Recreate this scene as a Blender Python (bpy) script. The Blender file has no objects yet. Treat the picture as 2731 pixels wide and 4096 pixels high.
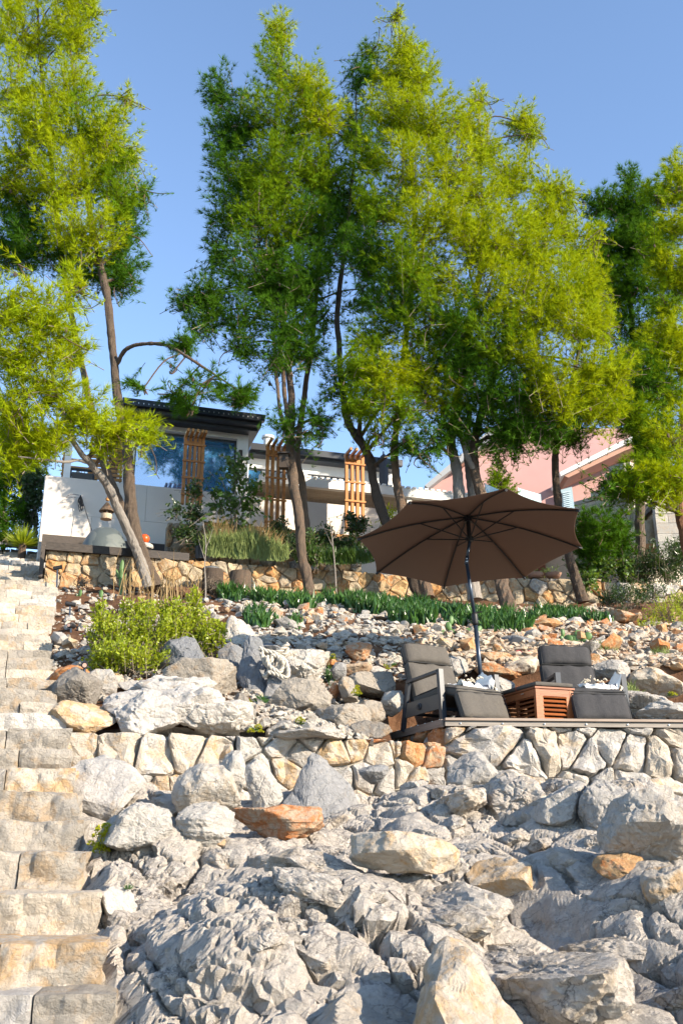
import bpy, math, random
import numpy as np
from mathutils import Vector, Matrix
SC = bpy.context.scene
COL = SC.collection
rnd = random.Random(7)
PI = math.pi
# ------------------------------------------------------------------ camera
PITCH = math.radians(18.8)
cd = bpy.data.cameras.new('camera'); cam = bpy.data.objects.new('camera', cd); COL.objects.link(cam)
cam.location = (0, 0, 0); cam.rotation_euler = (math.radians(90) + PITCH, 0, 0)
cd.sensor_fit = 'VERTICAL'; cd.sensor_height = 36; cd.lens = 995 / 1024 * 36
cd.clip_start = .1; cd.clip_end = 6000
SC.camera = cam
# ------------------------------------------------------------------ sky + sun
SUN_AZ = math.radians(124)      # clockwise from +Y
SUN_EL = math.radians(23)
w = bpy.data.worlds.new('World'); SC.world = w; w.use_nodes = True
nt = w.node_tree; nt.nodes.clear()
sky = nt.nodes.new('ShaderNodeTexSky'); sky.sky_type = 'NISHITA'; sky.sun_disc = False
sky.sun_elevation = SUN_EL; sky.sun_rotation = SUN_AZ
sky.air_density = 1.0; sky.dust_density = 0.1; sky.ozone_density = 1.6; sky.altitude = 1500
bg = nt.nodes.new('ShaderNodeBackground'); bg.inputs['Strength'].default_value = .15
wo = nt.nodes.new('ShaderNodeOutputWorld')
nt.links.new(sky.outputs[0], bg.inputs[0]); nt.links.new(bg.outputs[0], wo.inputs[0])
sd = bpy.data.lights.new('sun', 'SUN'); sd.energy = 4.8; sd.angle = math.radians(.5); sd.color = (1, .87, .69)
so = bpy.data.objects.new('sun', sd); COL.objects.link(so)
sdir = Vector((math.sin(SUN_AZ) * math.cos(SUN_EL), math.cos(SUN_AZ) * math.cos(SUN_EL), math.sin(SUN_EL)))
so.rotation_euler = sdir.to_track_quat('Z', 'Y').to_euler(); so.location = (20, -10, 20)
SC.view_settings.view_transform = 'Standard'; SC.view_settings.look = 'None'
SC.view_settings.gamma = 1; SC.view_settings.use_curve_mapping = False
SC.view_settings.exposure = 1.38
SC.cycles.max_bounces = 6; SC.cycles.transparent_max_bounces = 8
# ------------------------------------------------------------------ projection helpers (survey of the photograph)
K = 0.43495
def ray(qx, qy):
    X = (qx * K - 341) / 995.; Y = (512 - qy * K) / 995.
    c, s = math.cos(PITCH), math.sin(PITCH)
    return np.array([X, c - Y * s, s + Y * c])
def P(qx, qy, D):
    r = ray(qx, qy); return r * (D / r[1])
def mpq(D, z=0):      # metres per q unit at distance D
    return K / 995. * (D * math.cos(PITCH) + z * math.sin(PITCH))
TH = math.radians(17)
U = np.array([math.cos(TH), math.sin(TH), 0.]); VV = np.array([-math.sin(TH), math.cos(TH), 0.]); ZZ = np.array([0, 0, 1.])
VO = P(100, 1180, 19.5); VO[2] = 0
def W(a, b, z): return VO + U * a + VV * b + ZZ * z
def RP(qx, qy, b):     # ray meets villa plane b -> (a, z)
    r = ray(qx, qy); k = (VO @ VV + b) / (r @ VV); p = r * k
    return (p - VO) @ U, p[2]
# ------------------------------------------------------------------ noise
_rs = np.random.RandomState(3)
TAB = _rs.rand(4096).astype(np.float32)
PER = _rs.permutation(4096)
def _h(i, j, k, s=0):
    return PER[(PER[(PER[(i + s * 131) & 4095] + j) & 4095] + k) & 4095]
def vnoise(p, s=0):
    p = np.asarray(p, dtype=np.float64); i = np.floor(p).astype(np.int64); f = p - i; f = f * f * (3 - 2 * f)
    o = 0
    for dx in (0, 1):
        wx = f[:, 0] if dx else 1 - f[:, 0]
        for dy in (0, 1):
            wy = f[:, 1] if dy else 1 - f[:, 1]
            for dz in (0, 1):
                wz = f[:, 2] if dz else 1 - f[:, 2]
                o = o + wx * wy * wz * TAB[_h(i[:, 0] + dx, i[:, 1] + dy, i[:, 2] + dz, s)]
    return o * 2 - 1
def fbm(p, oc=4, s=0, g=.5, lac=2.03):
    a = 1.; o = 0; p = np.asarray(p, dtype=np.float64)
    for k in range(oc):
        o = o + a * vnoise(p, s + k * 7); a *= g; p = p * lac + 13.7
    return o
def blocks(p, s=0, tilt=.6, jit=.8, dims=3, k=.6):
    """continuous upper envelope of tilted caps, one per jittered cell: (height, groove closeness)"""
    p = np.asarray(p, dtype=np.float64); i = np.floor(p).astype(np.int64)
    g1 = np.full(len(p), -99.); g2 = np.full(len(p), -99.)
    rz = (-1, 0, 1) if dims == 3 else (0,)
    for dx in (-1, 0, 1):
        for dy in (-1, 0, 1):
            for dz in rz:
                c0, c1, c2 = i[:, 0] + dx, i[:, 1] + dy, i[:, 2] + dz
                q = _h(c0, c1, c2, s)
                d0 = p[:, 0] - c0 - .5 - (TAB[q] - .5) * jit; d1 = p[:, 1] - c1 - .5 - (TAB[(q + 1) & 4095] - .5) * jit
                d2 = p[:, 2] - c2 - .5 - (TAB[(q + 2) & 4095] - .5) * jit if dims == 3 else 0.
                g = (TAB[(q + 6) & 4095] * 2 - 1) * .3 + tilt * (d0 * (TAB[(q + 3) & 4095] * 2 - 1) + d1 * (TAB[(q + 4) & 4095] * 2 - 1) + d2 * (TAB[(q + 5) & 4095] * 2 - 1)) - k * (d0 * d0 + d1 * d1 + d2 * d2)
                m = g > g1
                g2 = np.where(m, g1, np.maximum(g2, g)); g1 = np.where(m, g, g1)
    return (g1 + .15) * 1.25, (g1 - g2) * .8
# ------------------------------------------------------------------ mesh building
class Acc:
    def __init__(s): s.V = []; s.F = []; s.n = 0
    def add(s, V, F):
        V = np.asarray(V, dtype=np.float64).reshape(-1, 3)
        for f in (F if isinstance(F, list) and len(F) and isinstance(F[0], np.ndarray) and F[0].ndim == 2 else [F]):
            if isinstance(f, np.ndarray): s.F.append(f + s.n)
            else:
                by = {}
                for q in f: by.setdefault(len(q), []).append(q)
                for k in by: s.F.append(np.array(by[k]) + s.n)
        s.V.append(V); s.n += len(V)
        return s
    def mesh(s, name, mat, smooth=False):
        V = np.concatenate(s.V); me = bpy.data.meshes.new(name)
        me.vertices.add(len(V)); me.vertices.foreach_set('co', V.astype(np.float32).ravel())
        lv = np.concatenate([f.ravel() for f in s.F]); lt = np.concatenate([np.full(len(f), f.shape[1]) for f in s.F])
        ls = np.concatenate([[0], np.cumsum(lt)[:-1]])
        me.loops.add(len(lv)); me.loops.foreach_set('vertex_index', lv.astype(np.int32))
        me.polygons.add(len(lt)); me.polygons.foreach_set('loop_start', ls.astype(np.int32))
        me.polygons.foreach_set('loop_total', lt.astype(np.int32))
        me.update(calc_edges=True); me.validate()
        me.polygons.foreach_set('use_smooth', np.full(len(me.polygons), bool(smooth)))
        if mat: me.materials.append(mat)
        return me
    def build(s, name, mat, parent=None, smooth=False):
        o = bpy.data.objects.new(name, s.mesh(name, mat, smooth)); COL.objects.link(o)
        if parent: o.parent = parent
        return o
def tag(o, label=None, cat=None, group=None, kind=None):
    if label: o['label'] = label
    if cat: o['category'] = cat
    if group: o['group'] = group
    if kind: o['kind'] = kind
    return o
def empty(name, label, cat, group=None, loc=(0, 0, 0), rot=(0, 0, 0)):
    o = bpy.data.objects.new(name, None); COL.objects.link(o); o.location = loc; o.rotation_euler = rot
    o.empty_display_size = .1
    return tag(o, label, cat, group)
def box(c, s, ax=None):
    c = np.asarray(c, float); h = np.asarray(s, float) / 2
    v = np.array([[x, y, z] for x in (-1, 1) for y in (-1, 1) for z in (-1, 1)]) * h
    if ax is not None: v = v @ np.asarray(ax)
    return v + c, np.array([[0, 1, 3, 2], [4, 6, 7, 5], [0, 4, 5, 1], [2, 3, 7, 6], [0, 2, 6, 4], [1, 5, 7, 3]])
VAX = np.array([U, VV, ZZ])
def vbox(a0, a1, b0, b1, z0, z1):
    return box(W((a0 + a1) / 2, (b0 + b1) / 2, (z0 + z1) / 2), (a1 - a0, b1 - b0, z1 - z0), VAX)
def bar(p, q, w, h, up=(0, 0, 1)):
    p = np.asarray(p, float); q = np.asarray(q, float); d = q - p; L = np.linalg.norm(d); d /= L
    x = np.cross(d, up); x /= np.linalg.norm(x); z = np.cross(x, d)
    return box((p + q) / 2, (w, L, h), np.array([x, d, z]))
def tube(pts, rad, n=8, cap=True):
    pts = np.asarray(pts, float); m = len(pts); rad = np.broadcast_to(rad, (m,)).astype(float)
    T = np.gradient(pts, axis=0); T /= np.linalg.norm(T, axis=1)[:, None] + 1e-9
    r = np.array([0., 0, 1]) if abs(T[0, 2]) < .9 else np.array([1., 0, 0])
    V = []
    for k in range(m):
        r = r - T[k] * (r @ T[k]); r /= np.linalg.norm(r) + 1e-9; b = np.cross(T[k], r)
        a = np.arange(n) * 2 * PI / n
        V.append(pts[k] + rad[k] * (np.cos(a)[:, None] * r + np.sin(a)[:, None] * b))
    V = np.concatenate(V); F = []
    for k in range(m - 1):
        for j in range(n):
            F.append([k * n + j, k * n + (j + 1) % n, (k + 1) * n + (j + 1) % n, (k + 1) * n + j])
    if cap:
        F.append(list(range(n))[::-1]); F.append([(m - 1) * n + j for j in range(n)])
    return V, F
def spline(pts, n=6):
    pts = np.asarray(pts, float); o = []
    e = np.vstack([2 * pts[0] - pts[1], pts, 2 * pts[-1] - pts[-2]])
    for k in range(len(pts) - 1):
        a, b, c, d = e[k:k + 4]
        for t in np.arange(n) / n:
            o.append(.5 * (2 * b + (c - a) * t + (2 * a - 5 * b + 4 * c - d) * t * t + (3 * b - a - 3 * c + d) * t ** 3))
    o.append(pts[-1]); return np.array(o)
def lathe(prof, c=(0, 0, 0), n=24):
    V = []; F = []
    for r, z in prof:
        a = np.arange(n) * 2 * PI / n; V.append(np.stack([r * np.cos(a), r * np.sin(a), np.full(n, z)], 1))
    m = len(prof)
    for k in range(m - 1):
        for j in range(n): F.append([k * n + j, k * n + (j + 1) % n, (k + 1) * n + (j + 1) % n, (k + 1) * n + j])
    F.append(list(range(n))[::-1]); F.append([(m - 1) * n + j for j in range(n)])
    return np.concatenate(V) + np.asarray(c, float), F
_ico = {}
def ico(sub):
    if sub not in _ico:
        import bmesh
        bm = bmesh.new(); bmesh.ops.create_icosphere(bm, subdivisions=sub, radius=1)
        _ico[sub] = (np.array([v.co[:] for v in bm.verts]), np.array([[v.index for v in f.verts] for f in bm.faces])); bm.free()
    return _ico[sub]
def grid_faces(nu, nv):
    i = np.arange((nu - 1) * (nv - 1)); r = i // (nv - 1); c = i % (nv - 1); a = r * nv + c
    return np.stack([a, a + nv, a + nv + 1, a + 1], 1)
def rbox(sx, sy, sz, r, n=(8, 8, 4), puff=0., crease=0.):
    """rounded, puffed cushion-like box centred on origin"""
    V = []; F = []; off = 0; nx, ny, nz = n
    def face(nu, nv, fn):
        nonlocal off
        u, v = np.meshgrid(np.linspace(-1, 1, nu), np.linspace(-1, 1, nv), indexing='ij')
        V.append(fn(u.ravel(), v.ravel())); F.append(grid_faces(nu, nv) + off); off += nu * nv
    one = np.ones
    face(nx, ny, lambda u, v: np.stack([u, v, one(len(u))], 1)); face(ny, nx, lambda u, v: np.stack([v, u, -one(len(u))], 1))
    face(nz, nx, lambda u, v: np.stack([v, one(len(u)), u], 1)); face(nx, nz, lambda u, v: np.stack([u, -one(len(u)), v], 1))
    face(ny, nz, lambda u, v: np.stack([one(len(u)), u, v], 1)); face(nz, ny, lambda u, v: np.stack([-one(len(u)), v, u], 1))
    V = np.concatenate(V); h = np.array([sx, sy, sz]) / 2
    p = V * h; inner = np.clip(p, -(h - r), h - r); d = p - inner; L = np.linalg.norm(d, axis=1)[:, None]
    q = inner + np.where(L > 0, d / np.maximum(L, 1e-9) * np.minimum(L, r), 0)
    if puff:
        f = (1 - (V[:, 0]) ** 4) * (1 - (V[:, 1]) ** 4)
        q[:, 2] += np.sign(V[:, 2]) * (np.abs(V[:, 2])) * puff * (f - .3)
    if crease: q += crease * np.stack([fbm(q * 9, 2, 1), fbm(q * 9 + 5, 2, 2), fbm(q * 7 + 9, 3, 3)], 1)
    return q, F
# ------------------------------------------------------------------ materials
class N:
    def __init__(s, name):
        s.m = bpy.data.materials.new(name); s.m.use_nodes = True; s.t = s.m.node_tree; s.t.nodes.clear()
        s.out = s.t.nodes.new('ShaderNodeOutputMaterial')
        s.b = s.t.nodes.new('ShaderNodeBsdfPrincipled'); s.t.links.new(s.b.outputs[0], s.out.inputs[0])
    def n(s, ty, **kw):
        o = s.t.nodes.new('ShaderNode' + ty)
        for k, v in kw.items():
            if k.startswith('_'): setattr(o, k[1:], v)
            else: s.set(o.inputs[k.replace('__', ' ') if not k.startswith('i') or not k[1:].isdigit() else int(k[1:])], v)
        return o
    def set(s, i, v):
        if isinstance(v, bpy.types.NodeSocket): s.t.links.new(v, i)
        else: i.default_value = v
    def noise(s, co, scale, detail=5, rough=.6, dist=0):
        return s.n('TexNoise', Vector=co, Scale=scale, Detail=detail, Roughness=rough, Distortion=dist).outputs[0]
    def ramp(s, f, stops):
        r = s.n('ValToRGB', Fac=f); e = r.color_ramp.elements
        while len(e) > 1: e.remove(e[-1])
        e[0].position = stops[0][0]; e[0].color = c4(stops[0][1])
        for p, c in stops[1:]: x = e.new(p); x.color = c4(c)
        return r.outputs[0]
    def mix(s, f, a, b, mode='MIX'):
        o = s.n('Mix', _data_type='RGBA', _blend_type=mode)
        s.set(o.inputs[0], f); s.set(o.inputs[6], c4(a)); s.set(o.inputs[7], c4(b)); return o.outputs[2]
    def math(s, op, a, b=0., c=0.):
        o = s.n('Math', _operation=op); s.set(o.inputs[0], a); s.set(o.inputs[1], b); s.set(o.inputs[2], c); return o.outputs[0]
    def bump(s, h, strength, dist, prev=None):
        o = s.n('Bump', Height=h, Strength=strength, Distance=dist)
        if prev is not None: s.set(o.inputs['Normal'], prev)
        return o.outputs[0]
    def fin(s, col=None, rough=.8, bump=None, spec=.3, metal=0):
        if col is not None: s.set(s.b.inputs['Base Color'], c4(col))
        s.set(s.b.inputs['Roughness'], rough); s.set(s.b.inputs['Metallic'], metal)
        s.set(s.b.inputs['Specular IOR Level'], spec)
        if bump is not None: s.set(s.b.inputs['Normal'], bump)
        return s.m
def c4(c):
    if isinstance(c, (tuple, list)): return (*c, 1) if len(c) == 3 else tuple(c)
    if isinstance(c, (int, float)): return (c, c, c, 1)
    return c
def rockmat(name, a, b, stain, samt=.5, island=False, scale=1., crack=.3, fine=1., dark=(.16, .15, .14), gain=.84):
    a, b, stain, dark = [tuple(x * gain for x in q_) for q_ in (a, b, stain, dark)]
    n = N(name)
    geo = n.n('NewGeometry'); co = geo.outputs['Position']
    rn = geo.outputs['Random Per Island'] if island else n.n('ObjectInfo').outputs['Random']
    rb = n.math('MULTIPLY', rn, 1.)
    n1 = n.noise(co, 1.6 * scale, 6, .65, .6)
    n2 = n.noise(co, 4.5 * scale, 5, .6, 1.)
    n3 = n.noise(co, 38 * scale, 6, .75)
    fac = n.math('ADD', n.math('MULTIPLY', n1, .7), n.math('MULTIPLY', rb, .5))
    col = n.mix(n.ramp(fac, [(.35, 0.), (.75, 1.)]), a, b)
    # soft rust and ochre staining
    vv = n.math('ADD', n2, n.math('MULTIPLY', n.math('SUBTRACT', n.math('FRACT', n.math('MULTIPLY', rn, 7.31)), .5), .24))
    st = n.ramp(vv, [(.62 - .22 * samt, 0.), (.78 - .2 * samt, 1.)])
    col = n.mix(n.math('MULTIPLY', st, min(1, .35 + samt * .6)), col, stain)
    # weathering specks
    sp = n.ramp(n3, [(.30, 1.), (.46, 0.)])
    col = n.mix(n.math('MULTIPLY', sp, .45), col, dark)
    lt = n.ramp(n.noise(co, 11 * scale, 5, .7, .4), [(.5, 0.), (.72, 1.)])
    col = n.mix(n.math('MULTIPLY', lt, .45), col, tuple(min(.6, x * 1.35) for x in a))
    if name == 'bedrock_limestone':
        for sc_, wd_, st_ in ((1.5, .012, .75), (4.2, .022, .6)):
            wp = n.n('VectorMath', _operation='ADD', i0=co, i1=n.n('VectorMath', _operation='SCALE', i0=n.n('TexNoise', Vector=co, Scale=2.2 * sc_, Detail=6., Roughness=.7).outputs[1], Scale=.5 / sc_).outputs[0]).outputs[0]
            mp = n.n('Mapping', Vector=wp); mp.inputs['Rotation'].default_value = (0, 0, math.radians(55)); mp.inputs['Scale'].default_value = (1, 2.2, 2.2)
            v_ = n.n('TexVoronoi', _feature='DISTANCE_TO_EDGE', Vector=mp.outputs[0], Scale=sc_); msk = n.ramp(n.noise(co, 1.3, 3, .5), [(.42, 0.), (.55, 1.)])
            col = n.mix(n.math('MULTIPLY', n.math('MULTIPLY', n.ramp(v_.outputs[0], [(0., 1.), (wd_ * 2, 0.)]), msk), st_), col, (.11, .10, .095))
    vo = n.n('TexVoronoi', _feature='DISTANCE_TO_EDGE', Vector=n.n('VectorMath', _operation='ADD', i0=co, i1=n.n('VectorMath', _operation='SCALE', i0=n.n('TexNoise', Vector=co, Scale=5. * scale, Detail=4).outputs[1], Scale=.22 / scale).outputs[0]).outputs[0], Scale=6.5 * scale)
    ck = n.ramp(vo.outputs[0], [(0., 0.), (.09, 1.)])
    b1 = n.bump(ck, crack, .02 / scale)
    b2 = n.bump(n.noise(co, 16 * scale, 7, .72, .6), .9 * fine, .06 / scale, b1)
    b3 = n.bump(n3, .6 * fine, .012, b2)
    return n.fin(col, .92, b3, .2)
def plain(name, col, rough=.6, spec=.4, metal=0., bs=0, bd=0., var=.0):
    col = tuple(x * .85 for x in col)
    n = N(name); co = n.n('TexCoord').outputs['Object']; bp = None; c = col
    if var:
        c = n.mix(n.ramp(n.noise(co, 3.5, 6, .65), [(.3, 0.), (.7, 1.)]), tuple(x * (1 - var) for x in col), tuple(min(1, x * (1 + var)) for x in col))
    if bs: bp = n.bump(n.noise(co, bs, 5, .6), .6, bd)
    return n.fin(c, rough, bp, spec, metal)
def woodmat(name, a, b, axis='X', rough=.6, sc=1., fade=None):
    a = tuple(x * .85 for x in a); b = tuple(x * .85 for x in b)
    n = N(name); tc = n.n('TexCoord').outputs['Object']; mp = n.n('Mapping', Vector=tc)
    s = {'X': (1.2, 18, 18), 'Y': (18, 1.2, 18), 'Z': (18, 18, 1.2)}[axis]; mp.inputs['Scale'].default_value = [x * sc for x in s]
    g = n.noise(mp.outputs[0], 2.2, 6, .65, .8); r = n.n('ObjectInfo').outputs['Random']
    f = n.math('ADD', g, n.math('MULTIPLY', n.math('SUBTRACT', r, .5), .35))
    col = n.mix(n.ramp(f, [(.3, 0.), (.7, 1.)]), a, b)
    if fade: col = n.mix(n.math('MULTIPLY', n.ramp(n.noise(tc, 5, 5, .7), [(.45, 0.), (.7, 1.)]), .6), col, fade)
    return n.fin(col, rough, n.bump(g, .4, .004), .3)
def leafmat(name, a, b, tcol, tw=.45, rough=.55, spec=.35):
    n = N(name); geo = n.n('NewGeometry'); r = geo.outputs['Random Per Island']
    big = n.noise(geo.outputs['Position'], 2.6, 4, .6)
    f = n.math('ADD', n.math('MULTIPLY', r, .2), n.math('MULTIPLY', big, .8))
    k = n.ramp(f, [(.3, 0.), (.72, 1.)]); col = n.mix(k, a, b)
    n.fin(col, rough, None, spec)
    tr = n.n('BsdfTranslucent', Color=n.mix(k, tuple(x * .75 for x in tcol), tcol))
    mx = n.t.nodes.new('ShaderNodeMixShader'); mx.inputs[0].default_value = tw
    n.t.links.new(n.b.outputs[0], mx.inputs[1]); n.t.links.new(tr.outputs[0], mx.inputs[2]); n.t.links.new(mx.outputs[0], n.out.inputs[0])
    return n.m
M = {}
M['bed'] = rockmat('bedrock_limestone', (.50, .445, .39), (.66, .595, .52), (.50, .36, .2), .32, True, 1., .45, 1.25)
M['white'] = rockmat('white_limestone', (.50, .47, .44), (.62, .57, .51), (.58, .40, .2), .3, False, 1.2, .35)
M['cream'] = rockmat('cream_limestone', (.47, .42, .36), (.60, .52, .42), (.56, .33, .12), .6, False, 1.4, .4)
M['grey'] = rockmat('grey_limestone', (.22, .225, .235), (.36, .35, .34), (.38, .29, .2), .15, False, 1.5, .6, 1., (.1, .1, .1))
M['pale'] = rockmat('pale_grey_limestone', (.41, .385, .355), (.55, .51, .455), (.45, .33, .2), .25, False, 1.4, .6)
M['brown'] = rockmat('tawny_limestone', (.26, .235, .205), (.38, .335, .28), (.40, .25, .12), .35, False, 1.5, .5, 1., (.1, .09, .08))
M['orange'] = rockmat('rust_stained_limestone', (.50, .40, .30), (.48, .30, .15), (.50, .17, .045), .85, False, 2.2, .4)
M['wallw'] = rockmat('warm_wall_stone', (.36, .30, .22), (.46, .37, .25), (.47, .24, .09), .55, False, 2.2, .3, .8)
M['wallo'] = rockmat('ochre_wall_stone', (.42, .32, .2), (.46, .30, .14), (.46, .19, .06), .75, False, 2.2, .3, .8)
M['step'] = rockmat('step_limestone', (.37, .335, .29), (.51, .455, .385), (.50, .33, .17), .4, False, 1.8, .4, 1.1)
M['rub_g'] = rockmat('grey_rubble', (.36, .34, .31), (.54, .49, .42), (.44, .29, .17), .4, True, 2.2, .2)
M['rub_o'] = rockmat('orange_rubble', (.46, .38, .30), (.58, .50, .40), (.52, .26, .10), .5, True, 2.2, .2)
M['mortar'] = rockmat('lime_mortar', (.30, .25, .19), (.38, .31, .23), (.3, .2, .12), .3, True, 3, .1)
M['mortarp'] = rockmat('pale_mortar', (.42, .38, .32), (.50, .45, .38), (.42, .3, .18), .3, True, 3, .1)
n = N('red_soil'); co = n.n('NewGeometry').outputs['Position']
f = n.noise(co, 3, 7, .7, .5); col = n.ramp(f, [(.3, (.05, .028, .018)), (.5, (.12, .062, .035)), (.7, (.21, .12, .07))])
M['soil'] = n.fin(col, .95, n.bump(n.noise(co, 25, 6, .7), .9, .04), .1)
M['bark'] = rockmat('pine_bark', (.10, .075, .058), (.17, .125, .09), (.25, .14, .08), .35, False, 4, 1., 1.4, (.03, .025, .02))
M['barkp'] = rockmat('pale_pine_bark', (.24, .215, .19), (.32, .285, .25), (.28, .2, .14), .25, False, 5, .7, 1., (.08, .07, .06))
M['barkr'] = rockmat('red_pine_bark', (.20, .10, .06), (.30, .15, .085), (.35, .15, .07), .4, False, 5, .9, 1.2, (.06, .04, .03))
M['twig'] = plain('twig_bark', (.18, .145, .11), .9, .1)
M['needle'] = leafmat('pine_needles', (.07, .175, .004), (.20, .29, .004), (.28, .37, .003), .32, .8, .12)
M['needle_y'] = leafmat('bright_sunlit_needles', (.19, .30, .003), (.37, .40, .004), (.46, .50, .002), .34, .8, .12)  # yellow-bright needle copy, paints sunlight onto the lit clumps
M['needle_d'] = leafmat('dark_shaded_needles', (.03, .10, .006), (.075, .165, .006), (.10, .22, .005), .28, .8, .12)  # dark needle copy, paints shade into left and lower clumps; also dark conifers
M['bushy'] = leafmat('mastic_leaves', (.15, .21, .015), (.32, .37, .02), (.50, .54, .015), .42, .4, .4)
M['leaf'] = leafmat('green_leaves', (.04, .09, .018), (.09, .16, .025), (.18, .28, .02), .35, .35, .5)
M['leafd'] = leafmat('dark_leaves', (.02, .045, .012), (.05, .09, .018), (.08, .14, .015), .3, .3, .5)
M['ice'] = leafmat('iceplant_leaves', (.03, .085, .02), (.07, .16, .025), (.10, .24, .02), .3, .3, .5)
M['sage'] = leafmat('sage_leaves', (.20, .26, .10), (.34, .40, .15), (.4, .46, .1), .4, .8, .1)
M['samph'] = leafmat('samphire_flowers', (.30, .32, .02), (.45, .42, .02), (.5, .5, .02), .35)
M['dry'] = leafmat('dry_grass', (.30, .20, .09), (.45, .32, .15), (.5, .35, .12), .35)
M['cact'] = plain('cactus_skin', (.09, .17, .05), .5, .4, 0, 30, .004, .3)
M['flower'] = leafmat('pink_petals', (.6, .02, .08), (.75, .05, .12), (.7, .03, .1), .4)
# ================================================================== TERRAIN
def tps_fit(pts, reg=1e-3):
    pts = np.asarray(pts); n = len(pts)
    d = np.linalg.norm(pts[:, None, :2] - pts[None, :, :2], axis=2); Km = d * d * np.log(d + 1e-9) + reg * np.eye(n)
    A = np.zeros((n + 3, n + 3)); A[:n, :n] = Km; A[:n, n] = 1; A[:n, n + 1:] = pts[:, :2]; A[n, :n] = 1; A[n + 1:, :n] = pts[:, :2].T
    return pts, np.linalg.solve(A, np.concatenate([pts[:, 2], [0, 0, 0]]))
def tps(fit, xy):
    pts, c = fit; xy = np.atleast_2d(xy); out = np.zeros(len(xy)); n = len(pts)
    for s in range(0, len(xy), 40000):
        q = xy[s:s + 40000]; d2 = ((q[:, None, :] - pts[None, :, :2]) ** 2).sum(2) + 1e-12
        out[s:s + 40000] = (.5 * d2 * np.log(d2)) @ c[:n] + c[n] + q @ c[n + 1:]
    return out
# front bedrock
FA = [P(0, 2352, 4.6), P(400, 2352, 4.75), P(784, 2352, 4.8), P(1200, 2352, 4.8), P(1568, 2352, 4.8),
      P(330, 2120, 5.9), P(800, 2080, 6.2), P(1300, 2080, 6.3), P(1568, 2060, 6.3),
      P(250, 1960, 7.0), P(800, 1935, 7.5), P(1300, 1900, 7.7), P(1568, 1900, 7.8),
      P(200, 1850, 8.3), P(600, 1860, 8.6), P(900, 1820, 9.2), P(1250, 1870, 9.2), P(1568, 1850, 9.4),
      P(700, 1800, 9.5), P(1000, 1790, 9.8), P(1568, 1830, 10.2),
      np.array([-6, 4.5, -.85]), np.array([6, 4.5, -.85]), np.array([0, 2.5, -1.55]), np.array([-6, 8.5, .3]), np.array([7, 9.5, .5]), np.array([-4, 2.5, -1.5]), np.array([5, 2.5, -1.5])]
FF = tps_fit(FA)
# rockery slope behind the low wall and round the deck
RA = [P(180, 1668, 9.6), P(500, 1690, 9.3), P(850, 1690, 9.9), np.array([1.0, 10.2, .85]), np.array([3.5, 10.0, .9]),
      P(250, 1600, 10.6), P(600, 1600, 10.9), P(820, 1600, 11.4), P(1100, 1560, 11.7), P(1300, 1560, 11.6), P(1520, 1610, 11.0), P(1568, 1640, 10.6),
      P(150, 1480, 12.8), P(560, 1450, 13.2), P(850, 1460, 13.6), P(1150, 1470, 13.4), P(1450, 1470, 13.6),
      P(150, 1400, 15.3), P(500, 1390, 15.8), P(900, 1400, 16.4), P(1200, 1420, 16.0), P(1500, 1415, 16.4),
      P(110, 1350, 17.0), P(500, 1362, 17.8), P(930, 1372, 18.7), P(1250, 1392, 18.8), P(1560, 1385, 18.9),
      np.array([-7.5, 19, 4.9]), np.array([-9.5, 23, 6.0]), np.array([-9, 14, 2.6]), np.array([-8, 9.5, .9]), np.array([10, 12, 2.2]), np.array([12, 19, 4.8]), np.array([3, 26, 5.1]), np.array([16, 26, 6.])]
RF = tps_fit(RA)
def gz(x, y): return float(tps(RF, [[x, y]])[0])
def fz(x, y): return float(tps(FF, [[x, y]])[0])

a = Acc(); a.add([[-3000, -3000, -4], [3000, -3000, -4], [3000, 3000, -4], [-3000, 3000, -4]], np.array([[0, 1, 2, 3]]))
n = N('sea_water'); co = n.n('NewGeometry').outputs['Position']
M['sea'] = n.fin((.01, .05, .08), .12, n.bump(n.noise(co, .6, 6, .6), .5, .3), .5)
tag(a.build('sea', M['sea']), kind='structure')

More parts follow.
